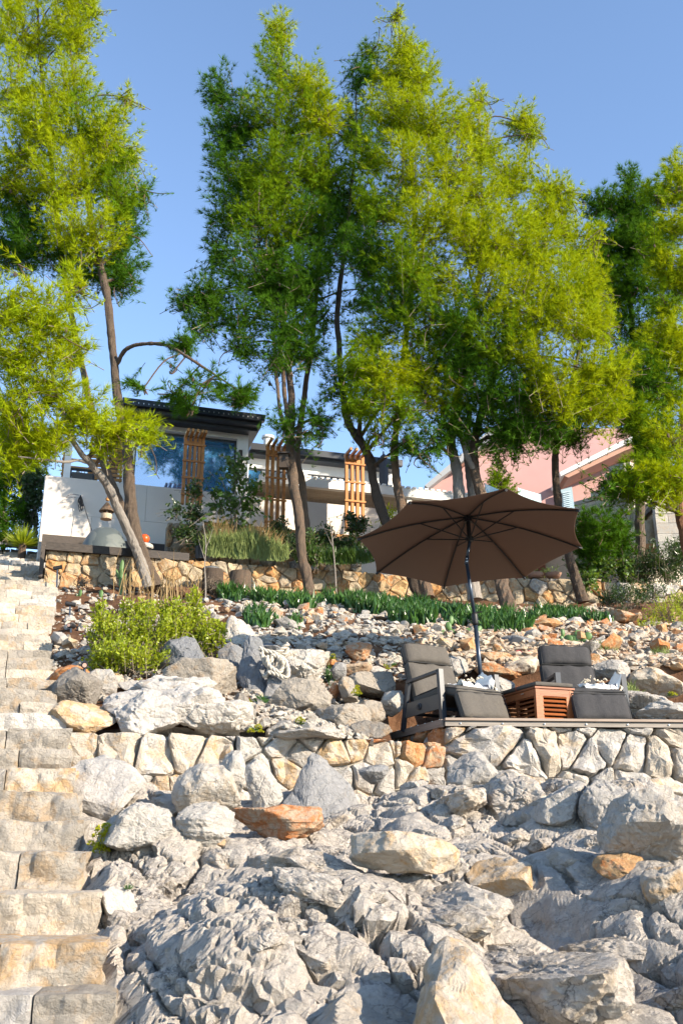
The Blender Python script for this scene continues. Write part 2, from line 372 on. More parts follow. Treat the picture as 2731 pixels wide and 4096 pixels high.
# --- bedrock with fissured limestone relief
def rot2(p, sx, sy, deg=-60):
    ca, sa = math.cos(math.radians(deg)), math.sin(math.radians(deg))
    return np.stack([(p[:, 0] * ca + p[:, 1] * sa) * sx, (-p[:, 0] * sa + p[:, 1] * ca) * sy, 0 * p[:, 0]], 1)
def blur(Z, n):
    for _ in range(n):
        Q = np.pad(Z, 1, mode='edge'); Z = (Q[:-2, 1:-1] + Q[2:, 1:-1] + Q[1:-1, :-2] + Q[1:-1, 2:] + 2 * Q[1:-1, 1:-1]) / 6
    return Z
def bedrock_sheet():
    xs = np.arange(-2.7, 4.6, .0155); ys = np.arange(4.1, 10.0, .0145)
    X, Y = np.meshgrid(xs, ys, indexing='ij'); x = X.ravel(); y = Y.ravel(); p = np.stack([x, y, 0 * x], 1)
    wv = np.stack([fbm(p * .9 + 3, 3, 11), fbm(p * .9 + 9, 3, 12), 0 * x], 1) * .3
    q = p + wv
    z = np.zeros(len(x))
    for (cx, cy, rx, ry, hh, an) in DOMES:
        ca, sa = math.cos(math.radians(an)), math.sin(math.radians(an)); dx, dy = x - cx + .3 * wv[:, 0], y - cy + .3 * wv[:, 1]
        u_ = (dx * ca + dy * sa) / rx; v_ = (-dx * sa + dy * ca) / ry; z = z + hh * np.clip(1 - (u_ * u_ + v_ * v_), 0, 1) ** .7
    amp = np.clip((y - 4.05) / .5, 0, 1); z = z + .06 * fbm(p * 1.3, 4, 41); Z = blur((tps(FF, p[:, :2]) + z * amp).reshape(X.shape), 16)
    def normals(V):
        G = V.reshape(X.shape[0], X.shape[1], 3); a_ = np.gradient(G, axis=0); b_ = np.gradient(G, axis=1); n_ = np.cross(a_, b_).reshape(-1, 3); return n_ / np.linalg.norm(n_, axis=1)[:, None]
    V = np.stack([x, y, Z.ravel()], 1)
    cr = lambda e, w: np.clip(1 - e / w, 0, 1)
    rough = np.clip(.85 + .9 * fbm(p * .7 + 21, 2, 31), .38, 1.4)
    def r3(V, sx, sy, sz): r = rot2(V, sx, sy); r[:, 2] = V[:, 2] * sz; return r
    w1 = np.stack([fbm(V * 1.2 + 1, 4, 24), fbm(V * 1.2 + 4, 4, 25), fbm(V * 1.2 + 8, 4, 26)], 1) * .2
    B = lambda Q, sd, k=.3, t=.6: blocks(Q, sd, t, .95, 3, k)
    h1, e1 = B(r3(V + w1, 1.1, 1.9, 1.7) + 2, 1); g = lambda e, w: np.clip(1 - e / w, 0, 1) ** .8
    V = V + normals(V) * ((.11 * h1 - .11 * g(e1, .045) - .06 + .05 * fbm(V * 2.1, 4, 71)) * amp)[:, None]
    h2, e2 = B(r3(V + w1 * .8, 1.9, 4.8, 4.2) + 5, 2, .3, .7)
    V = V + normals(V) * ((.070 * h2 - .095 * g(e2, .05)) * rough * amp)[:, None]
    w2 = np.stack([fbm(V * 3.5 + 1, 3, 21), fbm(V * 3.5 + 4, 3, 22), fbm(V * 3.5 + 8, 3, 23)], 1) * .05
    h3, e3 = B(r3(V + w2, 4.6, 13., 10.) + 9, 3, .3, .7); m3 = np.clip(.45 + 1.5 * fbm(V * 1.7 + 5, 2, 8), 0, 1)
    V = V + normals(V) * ((.012 * h3 - .030 * g(e3, .06) * m3) * rough * amp)[:, None]
    h4, e4 = B(r3(V + w2 * .4, 15., 30., 26.) + 3, 4, .3, .8)
    V = V + normals(V) * ((.006 * h4 - .009 * g(e4, .14) * m3 + .004 * fbm(V * 20, 3, 51, .6)) * rough * amp)[:, None]
    zs_ = np.interp(V[:, 1], [4.2, 5.05, 5.27, 6.4, 7.3, 8.85, 10], [-.9, -.62, -.42, -.02, .38, .98, 1.4]) - .2
    ed = np.interp(V[:, 1], [4.6, 5.05, 5.85, 6.4, 7.3, 8.35, 8.9], [-1.02, -1.08, -1.37, -1.56, -1.89, -2.25, -2.42])
    tt = np.clip((V[:, 0] - ed + .05) / .9, 0, 1); V[:, 2] = np.minimum(V[:, 2], zs_ - .05 + tt * .9)
    lim = .42 + np.clip(9.0 - V[:, 1], 0, 9) * .35; V[:, 2] = np.where(V[:, 0] > -1.6, np.minimum(V[:, 2], lim), V[:, 2])
    a = Acc(); a.add(V, grid_faces(len(xs), len(ys))); return tag(a.build('bedrock', M['bed'], None, False), kind='structure')
def height_sheet(name, x0, x1, y0, y1, dx, dy, zf, mat, kind='structure', cut=None, smooth=True):
    xs = np.arange(x0, x1 + dx / 2, dx); ys = np.arange(y0, y1 + dy / 2, dy)
    X, Y = np.meshgrid(xs, ys, indexing='ij'); x = X.ravel(); y = Y.ravel(); z = zf(x, y)
    F = grid_faces(len(xs), len(ys))
    if cut is not None:
        k = cut(x, y); F = F[k[F].all(1)]
    a = Acc(); a.add(np.stack([x, y, z], 1), F); o = a.build(name, mat, smooth=smooth)
    return tag(o, kind=kind)
DOMES = [(-.2, 5.5, 1.0, .7, .24, 0), (1.8, 5.6, .6, 1.2, .24, 25), (1.1, 7.9, 1.1, .7, .16, -15), (-.9, 7.0, .5, .45, .12, 0), (.7, 6.5, .8, .45, .14, -10),
         (-.92, 4.9, .25, 1.1, -.12, 5), (1.05, 5.7, .2, .9, -.10, 20)]
bedrock_sheet()
height_sheet('shore_ground', -9, 10, -1.5, 4.13, .12, .12, lambda x, y: np.where(y > 4.1, tps(FF, np.stack([x, y], 1)) - .05, tps(FF, np.stack([x, y], 1)) - .03) , M['bed'])
def rock_ground(x, y):
    p = np.stack([x, y, 0 * x], 1)
    return tps(RF, np.stack([x, y], 1)) + .05 * fbm(p * 1.5, 4, 61) + .02 * fbm(p * 8, 3, 62)
def rock_keep(x, y):
    # behind the low wall, the deck side wall and the deck front wall
    lo = np.interp(x, [-2.6, .55, .75, 1.1, 6, 12], [9.3, 10.0, 11.3, 10.35, 10.5, 10.5])
    return y > lo
def rock_ground2(x, y):
    z = rock_ground(x, y); dk = (x > .55) & (y < 11.9)
    return np.where(dk, np.minimum(z, .95), z)
height_sheet('rockery_ground', -10, 12, 9.15, 19.4, .07, .07, rock_ground2, M['soil'], cut=rock_keep)
height_sheet('side_ground', 4.5, 12, 4.1, 9.3, .15, .15, lambda x, y: tps(FF, np.stack([x, y], 1)), M['bed'])

# ================================================================== BOULDERS
bedo = bpy.data.objects['bedrock']; bv = np.zeros(len(bedo.data.vertices) * 3); bedo.data.vertices.foreach_get('co', bv); bv = bv.reshape(-1, 3)
nyb = len(np.arange(4.1, 10.0, .0145)); nxb = len(bv) // nyb; BZ = bv[:, 2].reshape(nxb, nyb)
def bedz(x, y): return float(BZ[min(nxb - 1, max(0, int((x + 2.7) / .0155))), min(nyb - 1, max(0, int((y - 4.1) / .0145)))])
def dsurf(qx, qy):
    r_ = ray(qx, qy); r_ = r_ / r_[1]
    for D in np.arange(4.2, 9.9, .02):
        p = r_ * D
        if p[2] < bedz(p[0], D): return D
    return 9.8
def boulder_mesh(name, seed, size, mat, sub=4, planes=13, rough=.05, fiss=.0, stretch=(1, 1, 1), strat=0, bulge=1., aniso=(1, 1, 1)):
    r = np.random.RandomState(seed); V, F = ico(sub); V = V.copy()
    nrm = r.normal(size=(planes, 3)); nrm /= np.linalg.norm(nrm, axis=1)[:, None]
    d = .5 + .5 * r.rand(planes)
    dots = V @ nrm.T
    R = np.where(dots > .12, d / np.maximum(dots, .12), 9).min(1); R = np.minimum(R, 1.15)
    n2 = r.normal(size=(34, 3)); n2 /= np.linalg.norm(n2, axis=1)[:, None]; V = V * R[:, None]
    mxs = (V @ n2.T).max(0)      # secondary chips: shave each direction a little
    for j in range(34):
        t_ = V @ n2[j]; lim_ = mxs[j] * r.uniform(.86, .97); o_ = t_ > lim_; V[o_] -= np.outer(t_[o_] - lim_, n2[j])
    off = r.rand(3) * 50
    sz = np.asarray(size, float)
    W_ = V * sz / 2; an_ = np.asarray(aniso)
    dirn = V / np.linalg.norm(V, axis=1)[:, None]
    L = float(np.mean(sz)); q = W_ / L * 2
    h, e = blocks(q * an_ * 1.7 + off + .25 * np.stack([vnoise(q * 3 + off, 5), vnoise(q * 3 + off + 7, 6), vnoise(q * 3 + off + 3, 7)], 1), seed % 50, .8)
    h2, e2 = blocks(q * an_ * 4.2 + off, seed % 50 + 3, .8)
    disp = rough * (-.55 * h - .30 * h2 + .5 * fbm(q * 2.5 + off, 4, seed % 40)) - fiss * (np.clip(1 - e / .09, 0, 1) + .35 * np.clip(1 - e2 / .12, 0, 1))
    if strat:
        st = fbm(q * np.array([.6, .6, 9]) + off, 3, 9); disp = disp + strat * st
    W_ = W_ + dirn * (disp * L)[:, None]
    a = Acc(); a.add(W_, F); return a.mesh(name, mat)
def rock(qx, qy, qw, qh, D, mat, label, seed, sub=5, depth=None, rot=0, fiss=.02, rough=.05, lift=0., name='boulder', group=None, planes=11, tilt=0, strat=0, zsc=1.):
    if D < 9.25 and qy > 1740:
        D = min(dsurf(qx + dx_, qy + qh * .42) for dx_ in (-qw * .3, 0, qw * .3)) + qw * mpq(D, 0) * .28; rough = max(rough, .045)
    c = P(qx, qy, D); m = mpq(D, c[2]); wdt = qw * m; hgt = qh * m * zsc
    dp = depth or (wdt * .8 + hgt * .2)
    me = boulder_mesh(name, seed, (wdt * 1.12, dp * 1.1, hgt * 1.15), M[mat], sub, planes, rough, fiss, strat=strat)
    o = bpy.data.objects.new(name, me); COL.objects.link(o); o.location = (c[0], c[1], c[2] + lift); o.rotation_euler = (0, math.radians(tilt), math.radians(rot))
    tag(o, label, 'boulder', group); HERO.append((c[0], c[1], max(wdt, dp) * .45)); return o
HERO = []
def step_edge_(D): return float(np.interp(D, [4.6, 5.05, 5.85, 6.4, 7.3, 8.35, 8.9], [-1.02, -1.08, -1.37, -1.56, -1.89, -2.25, -2.42]))
def pyramid(qpts, D, mat, label, seed, dep=.5, name='boulder', sub=4):
    """pointed rock: hull of points marching up to a ridge"""
    import bmesh
    bm = bmesh.new(); r = random.Random(seed)
    for (qx, qy, dd) in qpts: bm.verts.new(P(qx, qy, D + dd))
    bmesh.ops.convex_hull(bm, input=bm.verts[:])
    bmesh.ops.delete(bm, geom=[v for v in bm.verts if not v.link_faces], context='VERTS')
    bmesh.ops.triangulate(bm, faces=bm.faces[:]); bmesh.ops.subdivide_edges(bm, edges=bm.edges[:], cuts=2 ** sub - 1, use_grid_fill=True)
    bmesh.ops.triangulate(bm, faces=bm.faces[:]); bm.normal_update()
    V = np.array([v.co[:] for v in bm.verts]); Nn = np.array([v.normal[:] for v in bm.verts]); F = np.array([[v.index for v in f.verts] for f in bm.faces]); bm.free()
    h, e = blocks(V * 4.5 + seed, seed % 30, .8); h2, e2 = blocks(V * 13 + seed, seed % 30 + 2, .8)
    disp = .035 * h + .012 * h2 + .03 * fbm(V * 3 + seed, 4, seed % 30) - .012 * np.clip(1 - e / .1, 0, 1)
    V = V + Nn * disp[:, None]; c = V.mean(0)
    a = Acc(); a.add(V - c, F); o = a.build(name, M[mat]); o.location = c
    tag(o, label, 'boulder'); HERO.append((c[0], c[1], .3)); return o
# foreground
pyramid([(1030, 2165, 0), (1052, 2178, .05), (985, 2225, -.05), (955, 2352, -.2), (1190, 2365, -.15), (960, 2400, .3), (1230, 2420, .3), (1110, 2250, 0), (1075, 2210, -.12), (1050, 2420, -.45), (1000, 2300, -.33), (1130, 2400, -.3)], 4.65, 'cream', 'pointed cream rock standing upright on the fissured bedrock', 11)
rock(815, 2350, 330, 130, 4.35, 'cream', 'low rounded pale rock left of the pointed cream rock', 12, rot=10, rough=.035, fiss=0.008)
rock(925, 1960, 215, 125, 7.0, 'cream', 'squat rock with yellow lichen in the middle of the bedrock', 13, rot=20, fiss=.012)
rock(1168, 2025, 195, 105, 6.4, 'cream', 'smooth cream wedge-shaped block lying on the bedrock', 14, rot=-10, fiss=.003, rough=.03, planes=9)
rock(1035, 1995, 60, 60, 6.9, 'cream', 'small pinkish cream rock wedged between lichen rock and wedge block', 15, sub=4)
rock(635, 1892, 195, 88, 7.6, 'orange', 'long orange-veined slab with flat top below the low wall', 16, rot=4, fiss=.012, rough=.02, planes=8, strat=.03)
rock(250, 1815, 190, 125, 7.9, 'white', 'large pale boulder with yellow base beside the steps', 17, rot=-15, fiss=.004, rough=.03, tilt=14)
rock(492, 1832, 165, 135, 8.0, 'pale', 'round grey boulder with rusty lower edge under the low wall', 18, fiss=.018, rough=.05)
rock(604, 1815, 95, 125, 8.55, 'pale', 'upright lens-shaped grey stone set in the wall foot', 19, depth=.3, fiss=.02)
pyramid([(722, 1745, 0), (740, 1752, .1), (650, 1850, -.2), (690, 1935, -.5), (800, 1925, -.4), (830, 1880, .1), (800, 1810, 0), (700, 1780, -.1)], 8.6, 'grey', 'blue-grey pyramid-shaped rock leaning on the low wall', 20)
rock(470, 1895, 130, 95, 7.5, 'pale', 'low layered grey rock beside the orange-veined slab', 21, strat=.03, rough=.03)
rock(492, 1932, 70, 45, 7.2, 'orange', 'small ochre stone at the tip of the layered rock', 22, sub=4)
rock(543, 1790, 70, 110, 8.7, 'pale', 'narrow tall grey stone behind the round grey boulder', 23, sub=4, depth=.3)
rock(1505, 1915, 210, 195, 7.9, 'pale', 'big fissured grey boulder at the right below the deck wall', 24, rot=30, fiss=.03, rough=.045)
rock(1425, 1992, 115, 60, 7.1, 'orange', 'flat reddish stone under the big fissured boulder', 25, sub=4)
rock(1545, 2030, 120, 110, 6.4, 'cream', 'white and orange rock under the big fissured boulder', 26)
rock(1525, 1812, 115, 48, 8.7, 'cream', 'flat cream slab resting on the big fissured boulder', 27, fiss=.003, planes=9, sub=4)
rock(1290, 1858, 150, 110, 8.9, 'pale', 'bulging pale boulder at the foot of the deck wall', 28, fiss=.015)
rock(1380, 1850, 120, 140, 9.1, 'pale', 'cracked pale rock between two boulders under the deck wall', 29, fiss=.03)
rock(1082, 1772, 140, 105, 9.3, 'pale', 'rough grey block jutting from the deck wall corner', 30, fiss=.02, rough=.04)
rock(1155, 1800, 90, 70, 9.3, 'pale', 'small pale rock beneath the jutting grey block', 31, sub=4)
rock(855, 1780, 70, 45, 9.3, 'grey', 'dark grey cobble in the shaded wall corner', 32, sub=4)
rock(300, 1925, 190, 130, 7.0, 'pale', 'sloping pale outcrop above the yellow-flowered plant', 33, fiss=.03, rough=.06)
rock(265, 2090, 90, 80, 5.7, 'white', 'rough white rock joining the steps near the samphire', 34, fiss=.02, rough=.07)
# behind the low wall
rock(405, 1640, 340, 165, 9.75, 'white', 'huge craggy white boulder behind the low wall', 40, sub=6, fiss=.025, rough=.07, depth=1.4, planes=16)
rock(325, 1655, 170, 110, 9.55, 'white', 'left flank of pale rock against the huge craggy white boulder', 35, fiss=.03, rough=.07, planes=9)
rock(505, 1650, 150, 100, 9.6, 'white', 'right pale rock against the huge craggy white boulder', 36, fiss=.03, rough=.07, planes=9)
rock(400, 1590, 190, 80, 10.1, 'white', 'jagged white crest rising behind the huge craggy white boulder', 37, fiss=.03, rough=.09, planes=9)
rock(185, 1652, 145, 82, 9.45, 'cream', 'cream wedge rock beside the steps with a pointed crest', 41, planes=9, rough=.04)
rock(185, 1592, 112, 92, 10.2, 'brown', 'cube-shaped split tawny rock beside the middle garden lamp', 42, planes=8, fiss=.02)
rock(158, 1553, 90, 42, 10.9, 'orange', 'orange rock next to the steps behind the cube-shaped rock', 43, sub=4)
rock(232, 1578, 70, 70, 10.6, 'pale', 'pale grey rock right of the cube-shaped rock', 44, sub=4)
rock(425, 1512, 130, 78, 11.4, 'grey', 'blue-grey slab under the yellow-green bush', 45, planes=9, fiss=.02)
rock(470, 1562, 195, 84, 10.7, 'brown', 'broad brownish boulder above the craggy white boulder', 46, planes=10, fiss=.01)
pyramid([(532, 1420, 0), (520, 1440, 0), (505, 1490, -.1), (560, 1490, -.1), (575, 1450, .1), (540, 1500, .3), (600, 1490, .2)], 12.7, 'pale', 'pointed pale rock right behind the yellow-green bush', 47)
pyramid([(575, 1462, 0), (560, 1480, 0), (555, 1560, -.1), (580, 1640, -.3), (612, 1625, -.2), (607, 1540, 0), (598, 1475, .1), (590, 1600, .4)], 11.2, 'grey', 'tall ribbed grey rock pinnacle left of the coiled rope', 48)
pyramid([(530, 1480, 0), (505, 1500, 0), (500, 1560, 0), (560, 1590, -.1), (570, 1500, .1), (540, 1570, .4)], 11.6, 'grey', 'shaded blue-grey rock left of the ribbed pinnacle', 49)
pyramid([(620, 1560, 0), (612, 1600, -.1), (600, 1635, -.1), (655, 1640, -.2), (655, 1570, 0), (640, 1550, .1), (640, 1600, .4)], 11.0, 'grey', 'rounded grey rock just below the coiled rope', 50)
rock(690, 1540, 165, 150, 11.3, 'pale', 'large fissured boulder with the rope hung on it', 51, sub=6, fiss=.035, rough=.06, planes=18, tilt=20)
rock(690, 1612, 150, 95, 10.7, 'brown', 'broad warm grey boulder below the rope boulder', 52, fiss=.02, planes=14)
rock(620, 1500, 110, 60, 12.0, 'grey', 'grey rock behind the coiled rope', 53, sub=4)
rock(768, 1650, 135, 80, 10.3, 'brown', 'brown faceted boulder behind the low wall centre', 54, planes=9)
rock(845, 1643, 80, 62, 10.6, 'brown', 'grey-brown rock right of the brown faceted boulder', 55, sub=4, planes=9)
rock(858, 1572, 100, 68, 11.2, 'brown', 'large wedge rock left of the left armchair', 56, planes=8)
rock(897, 1615, 62, 66, 10.9, 'pale', 'rounded speckled rock beside the left armchair leg', 57, sub=4)
rock(848, 1685, 92, 50, 9.95, 'brown', 'lumpy dark-speckled rock at the deck side board', 58, sub=4)
rock(700, 1690, 165, 34, 9.5, 'pale', 'flat pale slab lying behind the low wall', 59, sub=4, planes=9)
rock(640, 1680, 80, 50, 9.8, 'pale', 'small mottled rock left of the flat pale slab', 60, sub=4)
rock(768, 1590, 32, 42, 11.0, 'orange', 'small bright orange stone right of the rope boulder', 61, sub=3)
rock(800, 1590, 50, 60, 10.9, 'brown', 'upright grey stone beside the bright orange stone', 62, sub=4, planes=8)
rock(780, 1545, 42, 40, 11.6, 'grey', 'small bluish triangular rock above the orange stone', 63, sub=3, planes=8)
rock(555, 1640, 60, 110, 9.9, 'brown', 'thin upright slab at the right end of the white boulder', 64, sub=4, planes=9)
rock(820, 1500, 70, 42, 12.4, 'orange', 'tawny rock with rusty streaks on the rubble above the rope', 65, sub=4)
rock(818, 1540, 70, 36, 11.8, 'orange', 'rust-striped flat rock left of the left armchair', 66, sub=4)
# around and behind the chairs
rock(1010, 1545, 120, 75, 11.8, 'pale', 'rough grey boulder showing over the left armchair seat', 70, fiss=.02)
rock(1150, 1580, 70, 55, 11.3, 'pale', 'pale boulder at the parasol foot', 71, sub=4)
rock(1190, 1532, 78, 50, 12.0, 'cream', 'cream boulder with orange base behind the slatted box', 72, sub=4, planes=8)
rock(1145, 1545, 95, 40, 11.9, 'orange', 'orange slab behind the slatted box', 73, sub=4, planes=8)
rock(1130, 1520, 90, 40, 12.3, 'orange', 'long pinkish orange rock behind the parasol pole', 74, sub=4, planes=8)
rock(1142, 1500, 48, 48, 12.6, 'orange', 'upright orange triangular rock right of the parasol pole', 75, sub=4, planes=8)
rock(1235, 1520, 50, 40, 12.4, 'brown', 'grey stone left of the right armchair backrest', 76, sub=3)
rock(1400, 1545, 90, 50, 11.5, 'pale', 'pale boulder right of the right armchair backrest', 77, sub=4)
rock(1505, 1570, 120, 70, 11.6, 'cream', 'big cream faceted rock on the right slope', 78, planes=8, sub=4)
rock(1470, 1615, 130, 70, 11.0, 'pale', 'low pale outcrop right of the right armchair arm', 79, fiss=.03)
rock(1535, 1640, 190, 60, 10.5, 'pale', 'fissured pale outcrop at the right end of the deck', 80, fiss=.04, rough=.06)
rock(1535, 1530, 80, 50, 12.4, 'cream', 'pale block at the right edge of the slope', 81, sub=4)
rock(1455, 1520, 60, 46, 12.4, 'cream', 'white and orange angular rock on the right slope', 82, sub=4, planes=8)
rock(1425, 1420, 80, 42, 15.6, 'orange', 'reddish rock near the right shrubs', 83, sub=4, planes=8)
rock(1490, 1440, 60, 30, 15.2, 'brown', 'grey flat rock in front of the right shrub', 84, sub=3)
rock(1210, 1455, 56, 32, 14.0, 'orange', 'orange flat rock left of the right prickly pear', 85, sub=3)
rock(1255, 1440, 70, 30, 14.6, 'orange', 'long pale orange rock below the far ice plant', 86, sub=3)
# fractured slabs of the bedrock
rb = random.Random(41); blk = [boulder_mesh('rock_slab', 900 + k, (1, rb.uniform(.55, .8), rb.uniform(.5, .7)), M['bed'], 5, rb.choice([7, 8, 9]), .06, .04, aniso=(.8, 1.5, 1.5)) for k in range(12)]
done = []; tr_ = 0
while len(done) < 95 and tr_ < 12000:
    tr_ += 1; x = rb.uniform(-1.9, 4.2) if len(done) < 60 else rb.uniform(.75, 3.6); y = 4.35 + 4.9 * rb.random() ** 1.15; hx = x / y
    if abs(hx) > .40: continue
    ed = step_edge_(y)
    s_ = rb.choice([.2, .3, .45, .6]) * rb.uniform(.8, 1.25) * (.8 + .35 * fbm(np.array([[x * .8, y * .8, 3.]]), 2, 77)[0])
    s_ = max(.16, s_)
    if x - s_ * .45 < ed + .06 or y + s_ * .3 > (9.0 if x < .8 else 9.1): continue
    if any((x - a_) ** 2 + (y - b_) ** 2 < ((s_ + c_) * .30) ** 2 for a_, b_, c_ in done): continue
    if any((x - h_[0]) ** 2 + (y - h_[1]) ** 2 < (h_[2] * .8 + s_ * .3) ** 2 for h_ in HERO): continue
    done.append((x, y, s_)); o = bpy.data.objects.new('rock_slab', rb.choice(blk)); COL.objects.link(o)
    o.location = (x, y, bedz(x, y) - s_ * .02); o.scale = (s_ * 1.45, s_ * 1.1, s_ * .95); an = -60 + 35 * fbm(np.array([[x * .5, y * .5, 9.]]), 2, 78)[0] + rb.uniform(-14, 14)
    o.rotation_euler = (rb.uniform(-.25, .1) + .12, rb.uniform(-.2, .35), math.radians(an)); o.parent = bedo
# rock shaped speaker
sp = empty('garden_speaker', 'dark rock-shaped garden speaker with round grille behind the slatted box', 'speaker', loc=P(1182, 1492, 13.1))
me = boulder_mesh('speaker_shell', 5, (.55, .4, .42), M['grey'], 4, 10, .03, .0); o = bpy.data.objects.new('shell', me); COL.objects.link(o); o.parent = sp
v, f = lathe([(.12, 0), (.12, .03), (.1, .04), (.0005, .042)], n=20); v = v[:, [0, 2, 1]] * [1, -1, 1] + [0, -.185, -.0]
Acc().add(v, f).build('grille', plain('speaker_grille', (.03, .035, .045), .7), sp); HERO.append((P(1182, 1492, 13.1)[0], 13.1, .3))

# ================================================================== STONE WALLS
def clip(poly, px, py, nx, ny):
    out = []; m = len(poly)
    for k in range(m):
        a, b = poly[k], poly[(k + 1) % m]; da = (a[0] - px) * nx + (a[1] - py) * ny; db = (b[0] - px) * nx + (b[1] - py) * ny
        if da <= 0: out.append(a)
        if (da < 0 < db) or (db < 0 < da):
            t = da / (da - db); out.append((a[0] + t * (b[0] - a[0]), a[1] + t * (b[1] - a[1])))
    return out
def cells(domain, cw, ch, r, jit=.8, drop=.12):
    xs = [p[0] for p in domain]; ys = [p[1] for p in domain]; S = []
    ny = max(1, round((max(ys) - min(ys)) / ch)); nx = max(1, round((max(xs) - min(xs)) / cw))
    hy = (max(ys) - min(ys)) / ny; hx = (max(xs) - min(xs)) / nx
    for j in range(-1, ny + 1):
        for i in range(-1, nx + 1):
            if r.random() < drop: continue
            S.append((min(xs) + hx * (i + .5 + (.5 if j % 2 else 0) + (r.random() - .5) * jit), min(ys) + hy * (j + .5 + (r.random() - .5) * jit)))
    out = []
    for a in S:
        p = list(domain)
        for b in S:
            if b is a or abs(b[0] - a[0]) > 3.5 * cw or abs(b[1] - a[1]) > 3.5 * ch: continue
            p = clip(p, (a[0] + b[0]) / 2, (a[1] + b[1]) / 2, b[0] - a[0], b[1] - a[1])
            if len(p) < 3: break
        if len(p) >= 3: out.append(p)
    return out
def stone_from(poly, org, sd, nrm, r, gap, bulge, depth, fine):
    p = np.array(poly); c = p.mean(0)
    ar = .5 * abs(np.dot(p[:, 0], np.roll(p[:, 1], 1)) - np.dot(p[:, 1], np.roll(p[:, 0], 1)))
    if ar < .0015: return None
    size = math.sqrt(ar); p = c + (p - c) * (1 - gap / size)
    q = []
    for k in range(len(p)):      # cut corners, resample
        a, b = p[k], p[(k + 1) % len(p)]; L = np.linalg.norm(b - a); m = max(1, int(L / (size * fine)))
        for t in np.linspace(.1, .9, m + 1): q.append(a + (b - a) * t)
    q = np.array(q); m = len(q); q = q + (np.random.RandomState(r.randrange(9999)).rand(m, 2) - .5) * size * .05
    tl = ((r.random() - .5) * .22, (r.random() - .5) * .25); pr = bulge * (.5 + r.random())
    rings = [(1.0, -depth), (1.0, 0.), (.93, pr * .55), (.72, pr * .9), (.42, pr)]
    V = []
    for (s, h) in rings:
        xy = c + (q - c) * s
        hh = h + (0 if h <= 0 else 1) * ((xy - c) @ np.array(tl)) * (h / pr if h > 0 else 0)
        V.append(org + np.outer(xy[:, 0], sd) + np.outer(xy[:, 1], ZZ) + np.outer(np.broadcast_to(hh, (m,)), nrm))
    V.append((org + c[0] * sd + c[1] * ZZ + nrm * pr * 1.0)[None]); V = np.concatenate(V)
    lim = m * 2
    d = .24 * size * blocks(V * (2.2 / size), r.randrange(40), .8)[0] + .14 * size * fbm(V * 2.0 / size, 3, r.randrange(30))
    d[:m] = 0; d[m:lim] *= .3
    V = V + np.outer(d, nrm) + np.outer(d * .3, ZZ)
    F = []
    for k in range(len(rings) - 1):
        for j in range(m): F.append([k * m + j, k * m + (j + 1) % m, (k + 1) * m + (j + 1) % m, (k + 1) * m + j])
    k = len(rings) - 1
    for j in range(m): F.append([k * m + j, k * m + (j + 1) % m, len(V) - 1])
    o = V.mean(0); a = Acc(); a.add(V - o, F); return a, o
def stone_wall(parent, p0, p1, ztop, zbot, cw, ch, mats, seed, gap=.012, bulge=.035, depth=.12, fine=.35, jit=.8, drop=.12, mortar='mortar', thick=.35, side=1, zdom=None):
    """rubble wall between ground points p0 and p1 (x,y); outward normal on the camera side"""
    r = random.Random(seed); p0 = np.array([*p0[:2], 0.]); p1 = np.array([*p1[:2], 0.]); L = np.linalg.norm(p1 - p0); sd = (p1 - p0) / L
    nrm = np.array([sd[1], -sd[0], 0.]) * side
    dom = zdom or [(0, zbot), (L, zbot), (L, ztop), (0, ztop)]
    for poly in cells(dom, cw, ch, r, jit, drop):
        s = stone_from(poly, p0, sd, nrm, r, gap, bulge, depth, fine)
        if s is None: continue
        mt = r.choices([m for m, _ in mats], [w_ for _, w_ in mats])[0]
        o = s[0].build('stone', M[mt], parent); o.location = s[1]
    a = Acc(); a.add(*box(p0 + sd * L / 2 - nrm * (thick / 2 + .012) + ZZ * ((ztop + zbot) / 2 - .01), (L - .02, thick, ztop - zbot - .02), np.array([sd, -nrm, ZZ])))
    a.build('mortar', M[mortar], parent)
# low wall
_dc = P(1020, 1652, 10.0); f0x, f0y = _dc[0] - .03, _dc[1] + .02
lw = empty('low_stone_wall', 'low wall of large pale squared stones running from the steps to the deck', 'wall')
A_ = P(150, 1683, 9.05); B_ = P(905, 1695, 9.75); zt = A_[2]
k1 = A_ + (B_ - A_) * .5
dn = P(560, 1790, 9.2)[2]
stone_wall(lw, A_, k1, zt, .62, .30, .42, [('white', 3), ('cream', 4)], 3, .008, .03, .25, .3, .35, .0, 'mortarp', .4)
stone_wall(lw, k1, B_, zt, .28, .27, .23, [('white', 3), ('cream', 3), ('pale', 2), ('orange', 1)], 4, .012, .04, .25, .3, .7, .08, 'mortarp', .4)
# second course below left
C_ = np.array([f0x, f0y, 0]); stone_wall(lw, B_, C_, zt, .28, .25, .22, [('orange', 3), ('cream', 3), ('pale', 1)], 6, .012, .04, .25, .3, .7, .08, 'mortarp', .3)
stone_wall(lw, A_ + [0.02, -.12, 0], k1 + [0, -.12, 0], .63, .18, .24, .13, [('white', 3), ('cream', 4), ('pale', 2)], 5, .008, .05, .2, .3, .9, .05, 'mortarp', .3)
